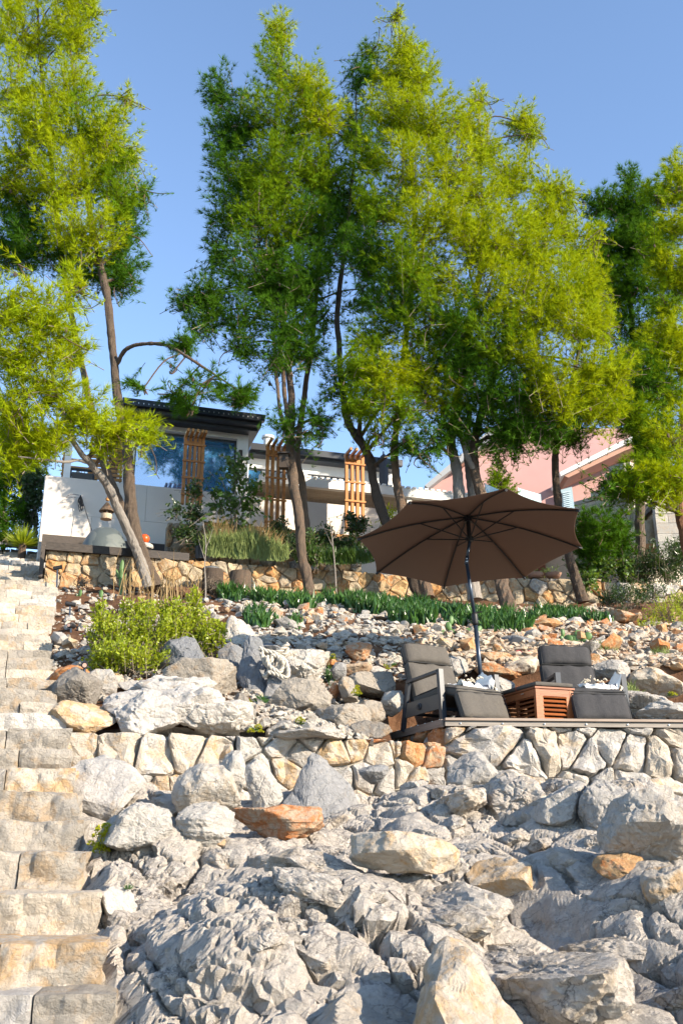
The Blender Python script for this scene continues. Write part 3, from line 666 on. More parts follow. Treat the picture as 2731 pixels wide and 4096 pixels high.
# deck wall
dw = empty('deck_stone_wall', 'rough rubble wall of white, grey and orange stones carrying the deck', 'wall')
DC = P(1020, 1652, 10.0); DR = DC + np.array([4.2, .28, 0]); DB = P(880, 1690, 11.45)
DZ = DC[2]
DUx = (DR - DC) / np.linalg.norm(DR - DC); DN = np.array([DUx[1], -DUx[0], 0])
f0 = DC - DN * .06; f1 = DR - DN * .06
stone_wall(dw, f0, f1, DZ - .075, .02, .33, .29, [('white', 4), ('cream', 3), ('pale', 4), ('orange', .6)], 8, .007, .08, .25, .16, 1.0, .28, 'mortarp', .4)
dbl = DB.copy(); dbl[2] = 0
stone_wall(dw, DB + np.array([.06, 0, 0]), f0, DZ - .075, .15, .22, .2, [('orange', 3), ('cream', 3), ('brown', 2)], 9, .010, .04, .2, .3, .9, .1, 'mortarp', .3)
# upper retaining walls
uw = empty('terrace_stone_wall', 'golden rubble retaining wall under the villa garden', 'wall')
UA = P(103, 1300, 17.0); UB = P(950, 1340, 18.75); zt = 5.06
L_ = np.linalg.norm((UB - UA)[:2])
stone_wall(uw, UA, UB, zt, 4.1, .29, .2, [('wallw', 5), ('wallo', 3)], 21, .009, .022, .12, .4, .8, .14)
stone_wall(uw, UB, P(1103, 1345, 18.72), zt, 4.1, .29, .2, [('wallw', 5), ('wallo', 2)], 27, .009, .022, .12, .4, .8, .14)
rw = empty('side_stone_wall', 'rubble retaining wall behind the parasol with a bowl standing on it', 'wall')
stone_wall(rw, P(1100, 1340, 18.7), P(1380, 1340, 18.8), P(1250, 1332, 18.8)[2], 4.3, .26, .22, [('wallw', 4), ('wallo', 2), ('pale', 1)], 22, .009, .02, .12, .4, .8, .14)
fw = empty('far_stone_wall', 'shaded rubble wall half hidden by shrubs at the right', 'wall')
stone_wall(fw, P(1383, 1345, 18.85), P(1640, 1350, 19.2), P(1450, 1340, 18.9)[2], 4.3, .34, .24, [('wallw', 4), ('pale', 2), ('wallo', 1)], 23, .009, .02, .12, .4, .8, .14)

# ================================================================== STAIRCASE
st = empty('stone_staircase', 'long rough limestone staircase climbing the left side to the villa', 'staircase')
def step_edge(D):       # right end of the step whose front edge is at distance D
    ks = [(4.6, -1.02), (5.05, -1.082), (5.27, -1.176), (5.85, -1.374), (6.4, -1.563), (6.85, -1.735), (7.3, -1.89), (7.85, -2.075), (8.35, -2.247), (8.85, -2.40), (10.1, -2.875), (12.5, -3.72), (15, -4.42), (17.9, -5.3), (21.5, -6.5)]
    return float(np.interp(D, [k[0] for k in ks], [k[1] for k in ks]))
fronts = []
zz = [(-1, 4.62), (0, 5.05), (1, 5.27), (2, 5.85), (3, 6.4), (4, 6.85), (5, 7.3), (6, 7.85), (7, 8.35), (8, 8.85)]
ks = [(D, -.62 + .2 * k) for k, D in zz]
z = ks[-1][1]; D = ks[-1][0]; nst = 29; dz = (6.12 - z) / nst
for k in range(nst):
    z += dz; D += (20.8 - 8.85) / nst; ks.append((D, z))
ks[0] = (4.6, -.83)
rs = random.Random(5)
sdir_ = np.array([math.cos(TH * .6), math.sin(TH * .6), 0])
for i, (D, z) in enumerate(ks):
    hgt = z - (ks[i - 1][1] if i else z - .2); Dn = ks[i + 1][0] if i + 1 < len(ks) else D + .5
    run = Dn - D + .12; far = i > 14; xr = step_edge(D) + rs.uniform(-.03, .04)
    yaw = math.radians(4 + min(1, i / 12) * 13); ex = np.array([math.cos(yaw), math.sin(yaw), 0]); ey = np.array([-math.sin(yaw), math.cos(yaw), 0])
    wtot = 2.6 if i < 10 else 2.4; x = 0.; front = np.array([xr, D, z])
    while x < wtot:
        sw = rs.uniform(.3, .62) if not far else rs.uniform(.25, .6)
        if x + sw > wtot - .15: sw = wtot - x + .05
        nx, ny, nz = (max(8, int(sw / .022)), 9, 10) if i < 12 else (max(4, int(sw / .07)), 3, 4)
        hh = hgt + .03
        V, F = rbox(sw - .004, run, hh, .010, (nx, ny, nz))
        V = V + [-(x + sw / 2), run / 2 - rs.uniform(0, .035), -hh / 2 + rs.uniform(-.012, .008)]
        Wd = front + np.outer(V[:, 0], ex) + np.outer(V[:, 1], ey) + np.outer(V[:, 2], ZZ)
        fr = np.clip(1 - V[:, 1] / .12, 0, 1)
        b, e = blocks(Wd * [7, 7, 8] + i, i % 20, .9); b2, e2 = blocks(Wd * 17 + i, i % 20 + 3, .9)
        d = .048 * b + .018 * b2 + .026 * fbm(Wd * 5 + i, 3, i % 9)
        Wd = Wd - np.outer(d * (.25 + .75 * fr), ey) + np.outer(.35 * d, ZZ)
        sidef = np.clip(1 + V[:, 0] / .05, 0, 1) if x == 0 else 0
        Wd = Wd + np.outer(d * sidef, ex)
        c = Wd.mean(0); a = Acc(); a.add(Wd - c, F)
        o = a.build('stone', M['step' if rs.random() < .75 else ('cream' if rs.random() < .5 else 'white')], st); o.location = c
        x += sw
# rough core carrying the steps (stone masonry under the treads)
a = Acc()
for i, (D, z) in enumerate(ks):
    hgt = z - (ks[i - 1][1] if i else z - .2); Dn = ks[i + 1][0] if i + 1 < len(ks) else D + .5
    xr = step_edge(D) - .03; yaw = math.radians(4 + min(1, i / 12) * 13); ex = np.array([math.cos(yaw), math.sin(yaw), 0]); ey = np.array([-math.sin(yaw), math.cos(yaw), 0])
    V, F = rbox(2.5, Dn - D + .3, 1.0, .02, (14, 6, 10)); V = V + [-1.27, .22 + (Dn - D) / 2, -.53 - hgt * .6]
    Wd = np.array([xr, D, z]) + np.outer(V[:, 0], ex) + np.outer(V[:, 1], ey) + np.outer(V[:, 2], ZZ)
    b, e = blocks(Wd * 5, 4, .9); a.add(Wd + np.outer(.03 * b, ex), F)
a.build('masonry_core', M['mortarp'], st)

# ================================================================== RUBBLE
def hull_mesh(name, seed, size, mat, npt=11):
    import bmesh
    r = np.random.RandomState(seed); p = r.normal(size=(npt, 3)); p /= np.linalg.norm(p, axis=1)[:, None]; p *= r.uniform(.75, 1., npt)[:, None] * .5 * np.asarray(size)
    bm = bmesh.new(); [bm.verts.new(q) for q in p]; bmesh.ops.convex_hull(bm, input=bm.verts[:]); bmesh.ops.delete(bm, geom=[v for v in bm.verts if not v.link_faces], context='VERTS')
    bmesh.ops.triangulate(bm, faces=bm.faces[:]); V = np.array([v.co[:] for v in bm.verts]); bm.verts.index_update(); F = np.array([[v.index for v in f.verts] for f in bm.faces]); bm.free()
    return Acc().add(V, F).mesh(name, mat)
EXC = [(h[0], h[1], h[2]) for h in HERO]
def on_deck(x, y): return x > .3 and y < 11.9 and x < 6
protos = {}
for key, mat in (('g', 'rub_g'), ('o', 'rub_o'), ('w', 'pale')):
    protos[key] = [hull_mesh('rubble', 300 + i + ord(key), (1.15, r_.uniform(.75, 1.), r_.uniform(.55, .85)), M['pale' if key != 'o' else 'orange'] if key != 'w' else M['cream'], 16) for i, r_ in enumerate([random.Random(q) for q in range(7)])]
rr = random.Random(99); cand = []
def qof(p):
    c, s = math.cos(PITCH), math.sin(PITCH); dep = p[1] * c + p[2] * s; up = -p[1] * s + p[2] * c
    return (p[0] / dep * 995 + 341) / K, (512 - up / dep * 995) / K
placed = []; RUB = []
def free(x, y, rad):
    for (a_, b_, r_) in EXC:
        if abs(x - a_) < r_ + rad and abs(y - b_) < (r_ + rad): return False
    for (a_, b_, r_) in placed:
        if abs(x - a_) < (r_ + rad) * .78 and abs(y - b_) < (r_ + rad) * .78: return False
    return True
zones = {}
def zone(qx, qy):
    if qx < 500 and qy < 1500: return 'small stone lying on the bare soil between the steps and the bush', 'stones on the soil beside the steps'
    if qx < 620: return 'pale loose stone among the boulders below the bush', 'stones below the yellow-green bush'
    if qx < 900 and qy < 1480: return 'grey rubble stone on the slope between ice plants and rope boulder', 'rubble above the rope boulder'
    if qx < 960: return 'grey rubble stone heaped left of the left armchair', 'rubble left of the left armchair'
    if qx < 1240: return 'pinkish rubble stone on the slope behind the parasol pole', 'rubble behind the parasol pole'
    return 'orange rubble stone on the slope behind the right armchair', 'rubble behind the right armchair'
tries = 0
while len(placed) < 290 and tries < 9000:
    tries += 1
    qx, qy = rr.uniform(115, 1568), rr.uniform(1400, 1640)
    D = np.interp(qy, [1400, 1480, 1600, 1690], [16, 13.2, 11, 9.6]); p = P(qx, qy, D)
    if on_deck(p[0], p[1]) or p[0] < step_edge(p[1]) + .12: continue
    left = qx < 500
    s = rr.uniform(.12, .30) * (1.25 if qy > 1500 else 1.) * (1.15 if rr.random() < .2 else .9)
    if left and qy < 1500: s = rr.uniform(.1, .22)
    if not free(p[0], p[1], s * .4): continue
    zg = gz(p[0], p[1]); placed.append((p[0], p[1], s * .4))
    key = 'o' if (qx > 1050 and rr.random() < .45) or rr.random() < .12 else ('w' if rr.random() < .3 else 'g')
    o = bpy.data.objects.new('rubble_stone', rr.choice(protos[key])); COL.objects.link(o)
    o.location = (p[0], p[1], zg + s * .2); o.scale = (s, s, s); o.rotation_euler = (rr.uniform(-.4, .4), rr.uniform(-.4, .4), rr.uniform(0, 6.28))
    RUB.append((o, qx, qy, key, s)); gr = zone(qx, qy)[1]; tag(o, zone(qx, qy)[0], 'stone', gr)
LM = [(qofq[0], qofq[1], lab) for lab, qofq in ((o['label'], qof(o.location)) for o in bpy.data.objects if o.get('category') == 'boulder') if len(lab.split()) <= 9 and 1390 < qofq[1] < 1700]
LM += [(1095, 1520, 'parasol pole'), (960, 1490, 'left armchair backrest'), (1305, 1500, 'right armchair backrest'), (350, 1460, 'yellow-green bush'), (640, 1525, 'coiled rope'), (192, 1535, 'nearest garden spotlight'), (160, 1440, 'pair of garden spotlights'), (810, 1405, 'long ice plant mat'), (1330, 1465, 'right prickly pear'), (1060, 1462, 'left prickly pear'), (1182, 1490, 'rock-shaped garden speaker'), (1500, 1440, 'right edge yellow-green shrub'), (620, 1465, 'small ice plant patch'), (120, 1480, 'stone steps')]
seen_l = {}
for (o, qx, qy, key, s_) in sorted(RUB, key=lambda t: -t[4]):
    lm = sorted(LM, key=lambda t: (t[0] - qx) ** 2 + ((t[1] - qy) * 1.3) ** 2)[:9]; got = None
    for t in lm:
        dx, dy = qx - t[0], qy - t[1]; v = 'uphill' if dy < -abs(dx) * .4 else ('downhill' if dy > abs(dx) * .4 else ''); h = 'left' if dx < -abs(dy) * .4 else ('right' if dx > abs(dy) * .4 else '')
        dr = ' '.join(x for x in (v, 'and' if v and h else '', h) if x) or 'uphill'; dist = math.hypot(dx, dy); nr = 'just' if dist < 45 else ('a little' if dist < 90 else 'well')
        sz = 'large' if s_ > .27 else ('middling' if s_ > .18 else 'small'); cn = {'g': 'pale grey', 'o': 'orange', 'w': 'cream'}[key]
        lb = f"{sz} {cn} stone {nr} {dr}{' of' if h else ' from'} the {t[2]}"
        if lb not in seen_l and len(lb.split()) <= 16: got = lb; break
    if got: seen_l[got] = 1; o['label'] = got
# countless small rubble
def rubble(name, zone_fn, nn, s0, s1, mat, seed):
    r = np.random.RandomState(seed); V0 = []; base = [hull_mesh('chip', 700 + k, (1.3, .95, .6), None, 9) for k in range(6)]
    G = []
    for me in base:
        v = np.zeros(len(me.vertices) * 3); me.vertices.foreach_get('co', v); f = np.zeros(len(me.polygons) * 3, dtype=int); me.polygons.foreach_get('vertices', f)
        G.append((v.reshape(-1, 3), f.reshape(-1, 3)))
    xy = zone_fn(r, nn); zg = tps(RF, xy) + .05 * fbm(np.stack([xy[:, 0], xy[:, 1], 0 * xy[:, 0]], 1) * 1.5, 4, 61)
    a = Acc()
    for k in range(len(xy)):
        v, f = G[k % 6]; s = s0 + (s1 - s0) * r.rand() ** 2; th = r.rand() * 6.28; c_, s_ = math.cos(th), math.sin(th); t = r.normal(0, .6); ct, sn = math.cos(t), math.sin(t)
        Rm = np.array([[c_, -s_, 0], [s_, c_, 0], [0, 0, 1]]) @ np.array([[1, 0, 0], [0, ct, -sn], [0, sn, ct]])
        a.add((v * s) @ Rm.T + [xy[k, 0], xy[k, 1], zg[k] + s * .12], f)
    o = a.build(name, mat); return tag(o, kind='stuff')
def zone_px(x0, x1, y0, y1, dens=None):
    def fn(r, nn):
        out = []
        while len(out) < nn:
            qx = r.uniform(x0, x1); qy = r.uniform(y0, y1)
            if dens and r.rand() > dens(qx, qy): continue
            D = np.interp(qy, [1345, 1400, 1480, 1600, 1690], [17.6, 16, 13.2, 11, 9.6]); p = P(qx, qy, D)
            if p[0] < step_edge(p[1]) + .03 or on_deck(p[0], p[1]): continue
            out.append((p[0], p[1]))
        return np.array(out)
    return fn
def left_d(qx, qy): return .35 if qy < 1500 else .9
rubble('grey_rubble', zone_px(110, 620, 1345, 1640, left_d), 2300, .04, .15, M['rub_g'], 1)
rubble('grey_rubble', zone_px(240, 880, 1640, 1690), 700, .06, .18, M['rub_g'], 8)
rubble('grey_rubble', zone_px(560, 1010, 1375, 1640), 3300, .045, .17, M['rub_g'], 2)
rubble('orange_rubble', zone_px(960, 1568, 1425, 1630), 3300, .045, .18, M['rub_o'], 3)
rubble('orange_rubble', zone_px(560, 1400, 1340, 1425), 900, .05, .2, M['rub_o'], 4)
# ================================================================== DECK
M['deckw'] = woodmat('weathered_deck_board', (.20, .145, .11), (.32, .25, .20), 'X', .6)
M['deckg'] = woodmat('grey_deck_fascia', (.20, .175, .15), (.34, .30, .26), 'X', .7)
M['ipe'] = woodmat('dark_terrace_board', (.035, .028, .024), (.075, .06, .05), 'X', .6)
M['teak'] = woodmat('oiled_teak', (.22, .065, .022), (.34, .11, .035), 'X', .45)
M['larch'] = woodmat('larch_slat', (.36, .14, .035), (.52, .22, .06), 'Z', .55)
M['larchx'] = woodmat('larch_screen_slat', (.42, .19, .055), (.56, .28, .09), 'X', .55)
M['soff'] = woodmat('soffit_board', (.36, .29, .22), (.46, .38, .29), 'Y', .6)
M['steel'] = plain('screw_steel', (.5, .5, .5), .35, .5, .9)
dk = empty('sun_deck', 'weathered wooden deck platform on top of the rough rubble wall', 'deck')
DZt = DZ - .045
def board(p, q, w, h, mat=M['deckw'], par=dk, nm='board'):
    p = np.asarray(p, float); q = np.asarray(q, float); c = (p + q) / 2; d = q - p; L = np.linalg.norm(d); yaw = math.atan2(d[1], d[0])
    v, f = box((0, 0, 0), (L, w, h)); o = Acc().add(v, f).build(nm, mat, par); o.location = c
    o.rotation_euler = (0, -math.asin(d[2] / L), yaw); return o
DB2 = DB.copy(); DB2[2] = DZ
sdv = (DB2 - DC) / np.linalg.norm(DB2 - DC); fr = DUx
for k in range(8):
    p = DC + fr * .02 + sdv * (.10 + k * .145 / 1.0) + ZZ * (DZt - DZ - .0)
    e = p + fr * 4.2
    board(p + ZZ * -.0, e, .138, .026)
k2 = DC + fr * .0
# front rim: top cap and fascia
cap = board(DC - DN * -.0 + ZZ * -.012 + DN * .02, DR + DN * .02 + ZZ * -.012, .11, .024, M['deckw'], dk, 'rim_board')
fas = board(DC + DN * .035 + ZZ * -.052, DR + DN * .035 + ZZ * -.052, .03, .048, M['deckg'], dk, 'fascia_board')
board(DC + DN * .03 + ZZ * -.0275, DR + DN * .03 + ZZ * -.0275, .05, .006, M['ipe'], dk, 'shadow_strip')
sn = np.array([sdv[1], -sdv[0], 0]); sn = -sn if sn[0] > 0 else sn
board(DC + sn * .02 + ZZ * -.045 - sdv * .0, DB2 + sn * .02 + ZZ * -.045, .03, .075, M['deckw'], dk, 'side_board')
for k in range(9):
    t = (k + .5) / 9; p = DC + (DB2 - DC) * t + ZZ * -.004 + sn * .01
    v, f = box(p, (.012, .012, .012)); Acc().add(v, f).build('screw', M['steel'], dk)
for k in range(9):
    p = DC + fr * (.15 + k * .42) + DN * .052 + ZZ * -.052
    v, f = lathe([(.009, 0), (.009, .006), (.0005, .008)], n=8); v = v[:, [0, 2, 1]] * [1, -1, 1] + p; Acc().add(v, f).build('screw', M['steel'], dk)
# ================================================================== ARMCHAIRS
def fabric(name, col):
    n = N(name); tc = n.n('TexCoord').outputs['Object']
    m1 = n.n('Mapping', Vector=tc); m1.inputs['Scale'].default_value = (20, 300, 300)
    m2 = n.n('Mapping', Vector=tc); m2.inputs['Scale'].default_value = (300, 20, 300)
    wv = n.math('ADD', n.noise(m1.outputs[0], 1., 3, .6), n.noise(m2.outputs[0], 1., 3, .6))
    c = n.mix(n.ramp(n.math('MULTIPLY', wv, .5), [(.35, 0.), (.65, 1.)]), tuple(x * .8 for x in col), tuple(x * 1.2 for x in col))
    b = n.bump(n.noise(tc, 7, 4, .6), .5, .03, n.bump(wv, .3, .001)); return n.fin(c, .95, b, .15)
M['cush'] = fabric('taupe_grey_canvas', (.085, .077, .068))
M['cushd'] = fabric('shaded_grey_canvas', (.045, .044, .046))  # darker copy of the grey canvas, shade coloured into the right armchair
M['pipe'] = plain('black_piping', (.03, .03, .03), .8)
M['alu'] = plain('anthracite_aluminium', (.028, .033, .042), .38, .5, 0, 60, .0005)
M['alug'] = plain('grey_lacquered_panel', (.085, .078, .07), .45, .4)
def cushion(name, par, c, size, rot, mat, seed=0, puff=.03, n=(16, 16, 5), r=.04):
    v, f = rbox(*size, r, n, puff)
    # gathered folds
    e = np.abs(v[:, 1]) / (size[1] / 2)
    v[:, 2] += np.sign(v[:, 2]) * .012 * fbm(np.stack([v[:, 0] * 14 + seed, v[:, 1] * 3, v[:, 2] * 0], 1), 3, seed % 9) * (.3 + e)
    v = v + .006 * np.stack([vnoise(v * 9 + seed, 3), vnoise(v * 9 + seed + 4, 4), 0 * v[:, 0]], 1)
    o = Acc().add(v, f).build(name, mat, par, True); o.location = c; o.rotation_euler = rot
    for s in (-1, 1):      # piping along the front face edges
        hx, hy, hz = size[0] / 2 - .006, size[1] / 2 - .006, size[2] / 2 - .014
        pts = [(-hx, -hy, hz), (hx, -hy, hz), (hx, hy, hz), (-hx, hy, hz), (-hx, -hy, hz)]
        pts = [(x, y, z * s) for x, y, z in pts]; V, F = tube(spline(pts, 1), .005, 5)
        p = Acc().add(V, F).build('piping', M['pipe'], o)
    return o
def armchair(label, loc, yaw, cm, foot=True, recl=22):
    """local frame: x = sitter's left to right, -y = facing direction, z up"""
    t = empty('reclining_armchair', label, 'armchair', loc=loc, rot=(0, 0, yaw))
    W2 = .36; R = math.radians
    for s in (-1, 1):
        x = s * W2; a = Acc()
        for p, q, w, h in (((x, .34, 0), (x, .22, .50), .035, .055), ((x, .235, .505), (x, -.36, .545), .055, .028), ((x, -.36, .56), (x, -.40, 0), .055, .05)):
            a.add(*bar(p, q, w, h, (0, 1, 0) if abs(q[2] - p[2]) > .2 else (0, 0, 1)))
        a.build('arm_frame', M['alu'], t)
        pn = Acc().add(*bar((x, .28, .205), (x, -.38, .235), .02, .15)).build('side_panel', M['alug'], t)
        v, f = lathe([(.035, 0), (.035, .012), (.026, .014), (.026, .006), (.0005, .006)], n=18); v = v[:, [2, 0, 1]] * [s, 1, 1] + [x + s * .012, .0, .22]
        k = Acc().add(v, f).build('knob', M['alu'], pn)
        k2 = Acc().add(*box((x + s * .026, 0, .22), (.012, .012, .05))).add(*box((x + s * .026, .015, .21), (.012, .03, .014))).build('knob_grip', M['alu'], pn)
    Acc().add(*bar((-W2, -.3, .17), (W2, -.3, .17), .03, .03)).add(*bar((-W2, .22, .17), (W2, .22, .17), .03, .03)).add(*bar((0, .2, .1), (0, -.3, .1), .03, .03)).build('seat_frame', M['alu'], t)
    cushion('seat_cushion', t, (0, -.06, .33), (.62, .60, .12), (R(-6), 0, 0), cm, 3)
    # backrest: lower and head cushions leaning back
    a0 = np.array([0, .20, .34]); up = np.array([0, math.sin(R(recl)), math.cos(R(recl))])
    cushion('back_cushion', t, a0 + up * .20, (.62, .46, .11), (R(90 - recl), 0, 0), cm, 5, .035)
    cushion('head_cushion', t, a0 + up * .545, (.60, .25, .12), (R(90 - recl), 0, 0), cm, 8, .04)
    Acc().add(*bar(a0 + [-.27, .06, -.1], a0 + up * .62 + [-.27, .06, 0], .03, .02, (1, 0, 0))).add(*bar(a0 + [.27, .06, -.1], a0 + up * .62 + [.27, .06, 0], .03, .02, (1, 0, 0))).build('back_frame', M['alu'], t)
    # leg rest: front lip and hanging part
    cushion('leg_cushion', t, (0, -.42, .335), (.60, .26, .10), (R(12), 0, 0), cm, 11, .02)
    cushion('foot_cushion', t, (0, -.585, .175), (.60, .30, .09), (R(66), 0, 0), cm, 13, .02)
    return t
lc = P(970, 1600, 10.35); fl = DZt + .015
ch1 = armchair('grey cushioned reclining armchair with side knob at the left end of the deck', (1.14, 10.72, fl), math.radians(30), M['cush'], recl=20)
ch2 = armchair('shade-darkened grey reclining armchair at the right, partly behind the slatted box', (2.57, 10.86, fl), math.radians(8), M['cushd'], recl=14)
# ================================================================== SLATTED BOX
c0 = np.array([1.965, 10.13, fl]); exb = np.array([.985, .17, 0]); eyb = np.array([-.37, .93, 0]); exb /= np.linalg.norm(exb); eyb /= np.linalg.norm(eyb)
eyb = np.array([-exb[1] * 1.9, exb[0], 0]); eyb /= np.linalg.norm(eyb)
eyb = np.array([-.34, .94, 0]); exb = np.array([.94, .34, 0])
BW, BL, BH = .44, .80, .37
bx = empty('slatted_storage_box', 'reddish teak box with louvred sides between the two armchairs', 'storage box')
BA = np.array([exb, eyb, ZZ])
def bb(x0, x1, y0, y1, z0, z1, nm, mat=None):
    c = c0 + exb * (x0 + x1) / 2 + eyb * (y0 + y1) / 2 + ZZ * (z0 + z1) / 2
    v, f = box((0, 0, 0), (x1 - x0, y1 - y0, z1 - z0)); o = Acc().add(v, f).build(nm, mat or M['teak'], bx); o.location = c; o.rotation_euler = (0, 0, math.atan2(exb[1], exb[0])); return o
for x in (0, BW - .045):
    for y in (0, BL - .045): bb(x, x + .045, y, y + .045, 0, BH - .02, 'post')
for y in (.002, BL - .027):
    bb(.047, BW - .047, y, y + .025, BH - .09, BH - .02, 'rail'); bb(.047, BW - .047, y, y + .025, 0.0, .03, 'rail'); bb(.047, .085, y + .001, y + .026, .03, BH - .09, 'stile'); bb(BW - .085, BW - .047, y + .001, y + .026, .03, BH - .09, 'stile')
for x in (.002, BW - .027):
    bb(x, x + .025, .047, BL - .047, BH - .09, BH - .02, 'rail'); bb(x, x + .025, .047, BL - .047, 0.0, .03, 'rail'); bb(x + .001, x + .026, BL / 2 - .02, BL / 2 + .02, .031, BH - .091, 'stile')
def slat(cx, cy, z, L, along, tilt):
    v, f = box((0, 0, 0), (L, .034, .010)); o = Acc().add(v, f).build('slat', M['teak'], bx); o.location = c0 + exb * cx + eyb * cy + ZZ * z
    yaw = math.atan2(exb[1], exb[0]) + (PI / 2 if along == 'y' else 0)
    o.rotation_mode = 'XYZ'; o.rotation_euler = (tilt, 0, yaw)
for k in range(6):
    z = .055 + k * .044
    slat(BW / 2, .014, z, BW - .165, 'x', math.radians(35)); slat(BW / 2, BL - .014, z, BW - .165, 'x', math.radians(-35))
    for yy in (.047 + (BL / 2 - .02 - .047) / 2, BL / 2 + .02 + (BL / 2 - .02 - .047) / 2):
        slat(.014, yy, z, BL / 2 - .07, 'y', math.radians(-35)); slat(BW - .014, yy, z, BL / 2 - .07, 'y', math.radians(35))
bb(.03, BW - .03, .03, BL - .03, .001, .012, 'floor_panel', M['ipe'])
bb(-.012, BW + .012, -.012, BL + .012, BH - .018, BH, 'lid')
for k in (.22, .6):
    bb(-.014, -.0125, k, k + .06, BH - .05, BH - .04, 'hinge', M['steel'])
v, f = rbox(BW + .01, BL + .02, .055, .024, (10, 16, 5), .008); cu = Acc().add(v, f).build('seat_pad', M['cush'], None, True)
cu.location = c0 + exb * BW / 2 + eyb * BL / 2 + ZZ * (BH + .03); cu.rotation_euler = (0, 0, math.atan2(exb[1], exb[0]))
tag(cu, 'thin grey seat pad with red strap lying on the slatted teak box', 'cushion')
v, f = rbox(BW + .018, .04, .062, .026, (10, 3, 5), .008); s_ = Acc().add(v, f).build('strap', plain('red_strap', (.28, .06, .03), .8), cu, True); s_.location = (0, .0, 0)
# ================================================================== THROWS
n = N('striped_white_throw'); tc = n.n('TexCoord').outputs['Object']; sx = n.n('SeparateXYZ', Vector=tc)
stf = n.math('LESS_THAN', n.math('ABSOLUTE', n.math('SUBTRACT', n.math('FRACT', n.math('MULTIPLY', sx.outputs[0], 28.)), .5)), .13)
band = n.math('LESS_THAN', n.math('ABSOLUTE', n.math('SUBTRACT', sx.outputs[0], .09)), .05)
M['throw'] = n.fin(n.mix(n.math('MULTIPLY', stf, band), (.74, .71, .66), (.12, .12, .14)), .95, n.bump(n.noise(tc, 60, 4, .6), .5, .004), .1)
M['tass'] = plain('cream_tassel', (.62, .54, .42), .95, .1, 0, 80, .004, .25)
M['ochre'] = plain('ochre_cloth', (.55, .26, .05), .9, .1)
def throw(label, c, yaw, size, drops, seed, arm=None):
    t = empty('throw_blanket', label, 'blanket', loc=c, rot=(0, 0, yaw)); r = random.Random(seed)
    nu, nv = 40, 34; u, v = np.meshgrid(np.linspace(-.5, .5, nu), np.linspace(-.5, .5, nv), indexing='ij'); u = u.ravel(); v = v.ravel()
    x = u * size[0]; y = v * size[1]
    z = .030 * fbm(np.stack([x * 12 + seed, y * 9, 0 * x], 1), 4, seed) + .045 + .02 * np.cos(u * 22 + v * 9)
    x = x + .02 * fbm(np.stack([x * 7, y * 7 + seed, 0 * x], 1), 3, 4); y = y + .02 * fbm(np.stack([x * 7 + 9, y * 7 + seed, 0 * x], 1), 3, 5)
    dr = np.clip(-(y + .06) / .16, 0, 1); z = z - .15 * dr ** 1.5; y = y + .07 * dr
    if arm: up = np.clip((arm * x - .10) / .12, 0, 1); z = z + .15 * up * up; x = x - arm * .03 * up
    keep = fbm(np.stack([u * 3 + seed, v * 3, 0 * u], 1), 2, 2) > -.75
    F = grid_faces(nu, nv); F = F[keep[F].all(1)]; V = np.stack([x, y, z], 1)
    a = Acc().add(V, F).add(V - [0, 0, .006], F[:, ::-1]); a.build('cloth', M['throw'], t, True)
    for k in range(drops):
        px = (k / (drops - 1) - .5) * size[0] * .8 + r.uniform(-.01, .01); i = np.argmin((V[:, 0] - px) ** 2 + (V[:, 1] + size[1] * .44) ** 2)
        s = V[i]; pts = [s, s + [r.uniform(-.02, .02), -.02, -.03], s + [r.uniform(-.03, .03), -.03, -.07 - r.uniform(0, .03)]]
        vv, ff = tube(spline(pts, 4), [.007, .008, .006, .009, .012, .010, .008, .012, .016][:9], 7); vv += .004 * np.stack([vnoise(vv * 90, 1), vnoise(vv * 90, 2), vnoise(vv * 90, 3)], 1)
        Acc().add(vv, ff).build('tassel', M['tass'], t)
    # knotted fringe heaped on top
    a = Acc()
    for k in range(13):
        p = np.array([r.uniform(-.5, .12) * size[0], r.uniform(-.45, .25) * size[1], .085 + r.uniform(-.01, .025)]); q = p + [r.uniform(-.05, .05), r.uniform(-.05, .05), r.uniform(-.01, .015)]; m = (p + q) / 2 + [0, 0, .015]
        a.add(*tube(spline([p, m, q], 4), .007, 6))
    a.build('fringe', M['tass'], t)
    return t
def local(ch, p): return ch.matrix_basis @ Vector(p)
p = local(ch1, (.07, -.36, .385)); throw('white striped throw with cream tassels over the left armchair leg rest', p, math.radians(30), (.40, .34), 5, 3, 1)
p = local(ch2, (.12, -.36, .385)); throw('white throw with dark stripes and tassels over the right armchair arm', p, math.radians(8), (.42, .30), 4, 8, 1)
p = local(ch2, (.33, -.22, .45)); v, f = rbox(.012, .22, .18, .005, (3, 8, 8)); v = v + .01 * np.stack([vnoise(v * 14, 3), 0 * v[:, 0], 0 * v[:, 0]], 1)
o = Acc().add(v, f).build('ochre_towel', M['ochre'], None, True); o.location = p; o.rotation_euler = (0, 0, math.radians(8)); tag(o, 'small ochre towel hanging inside the right armchair arm', 'towel')
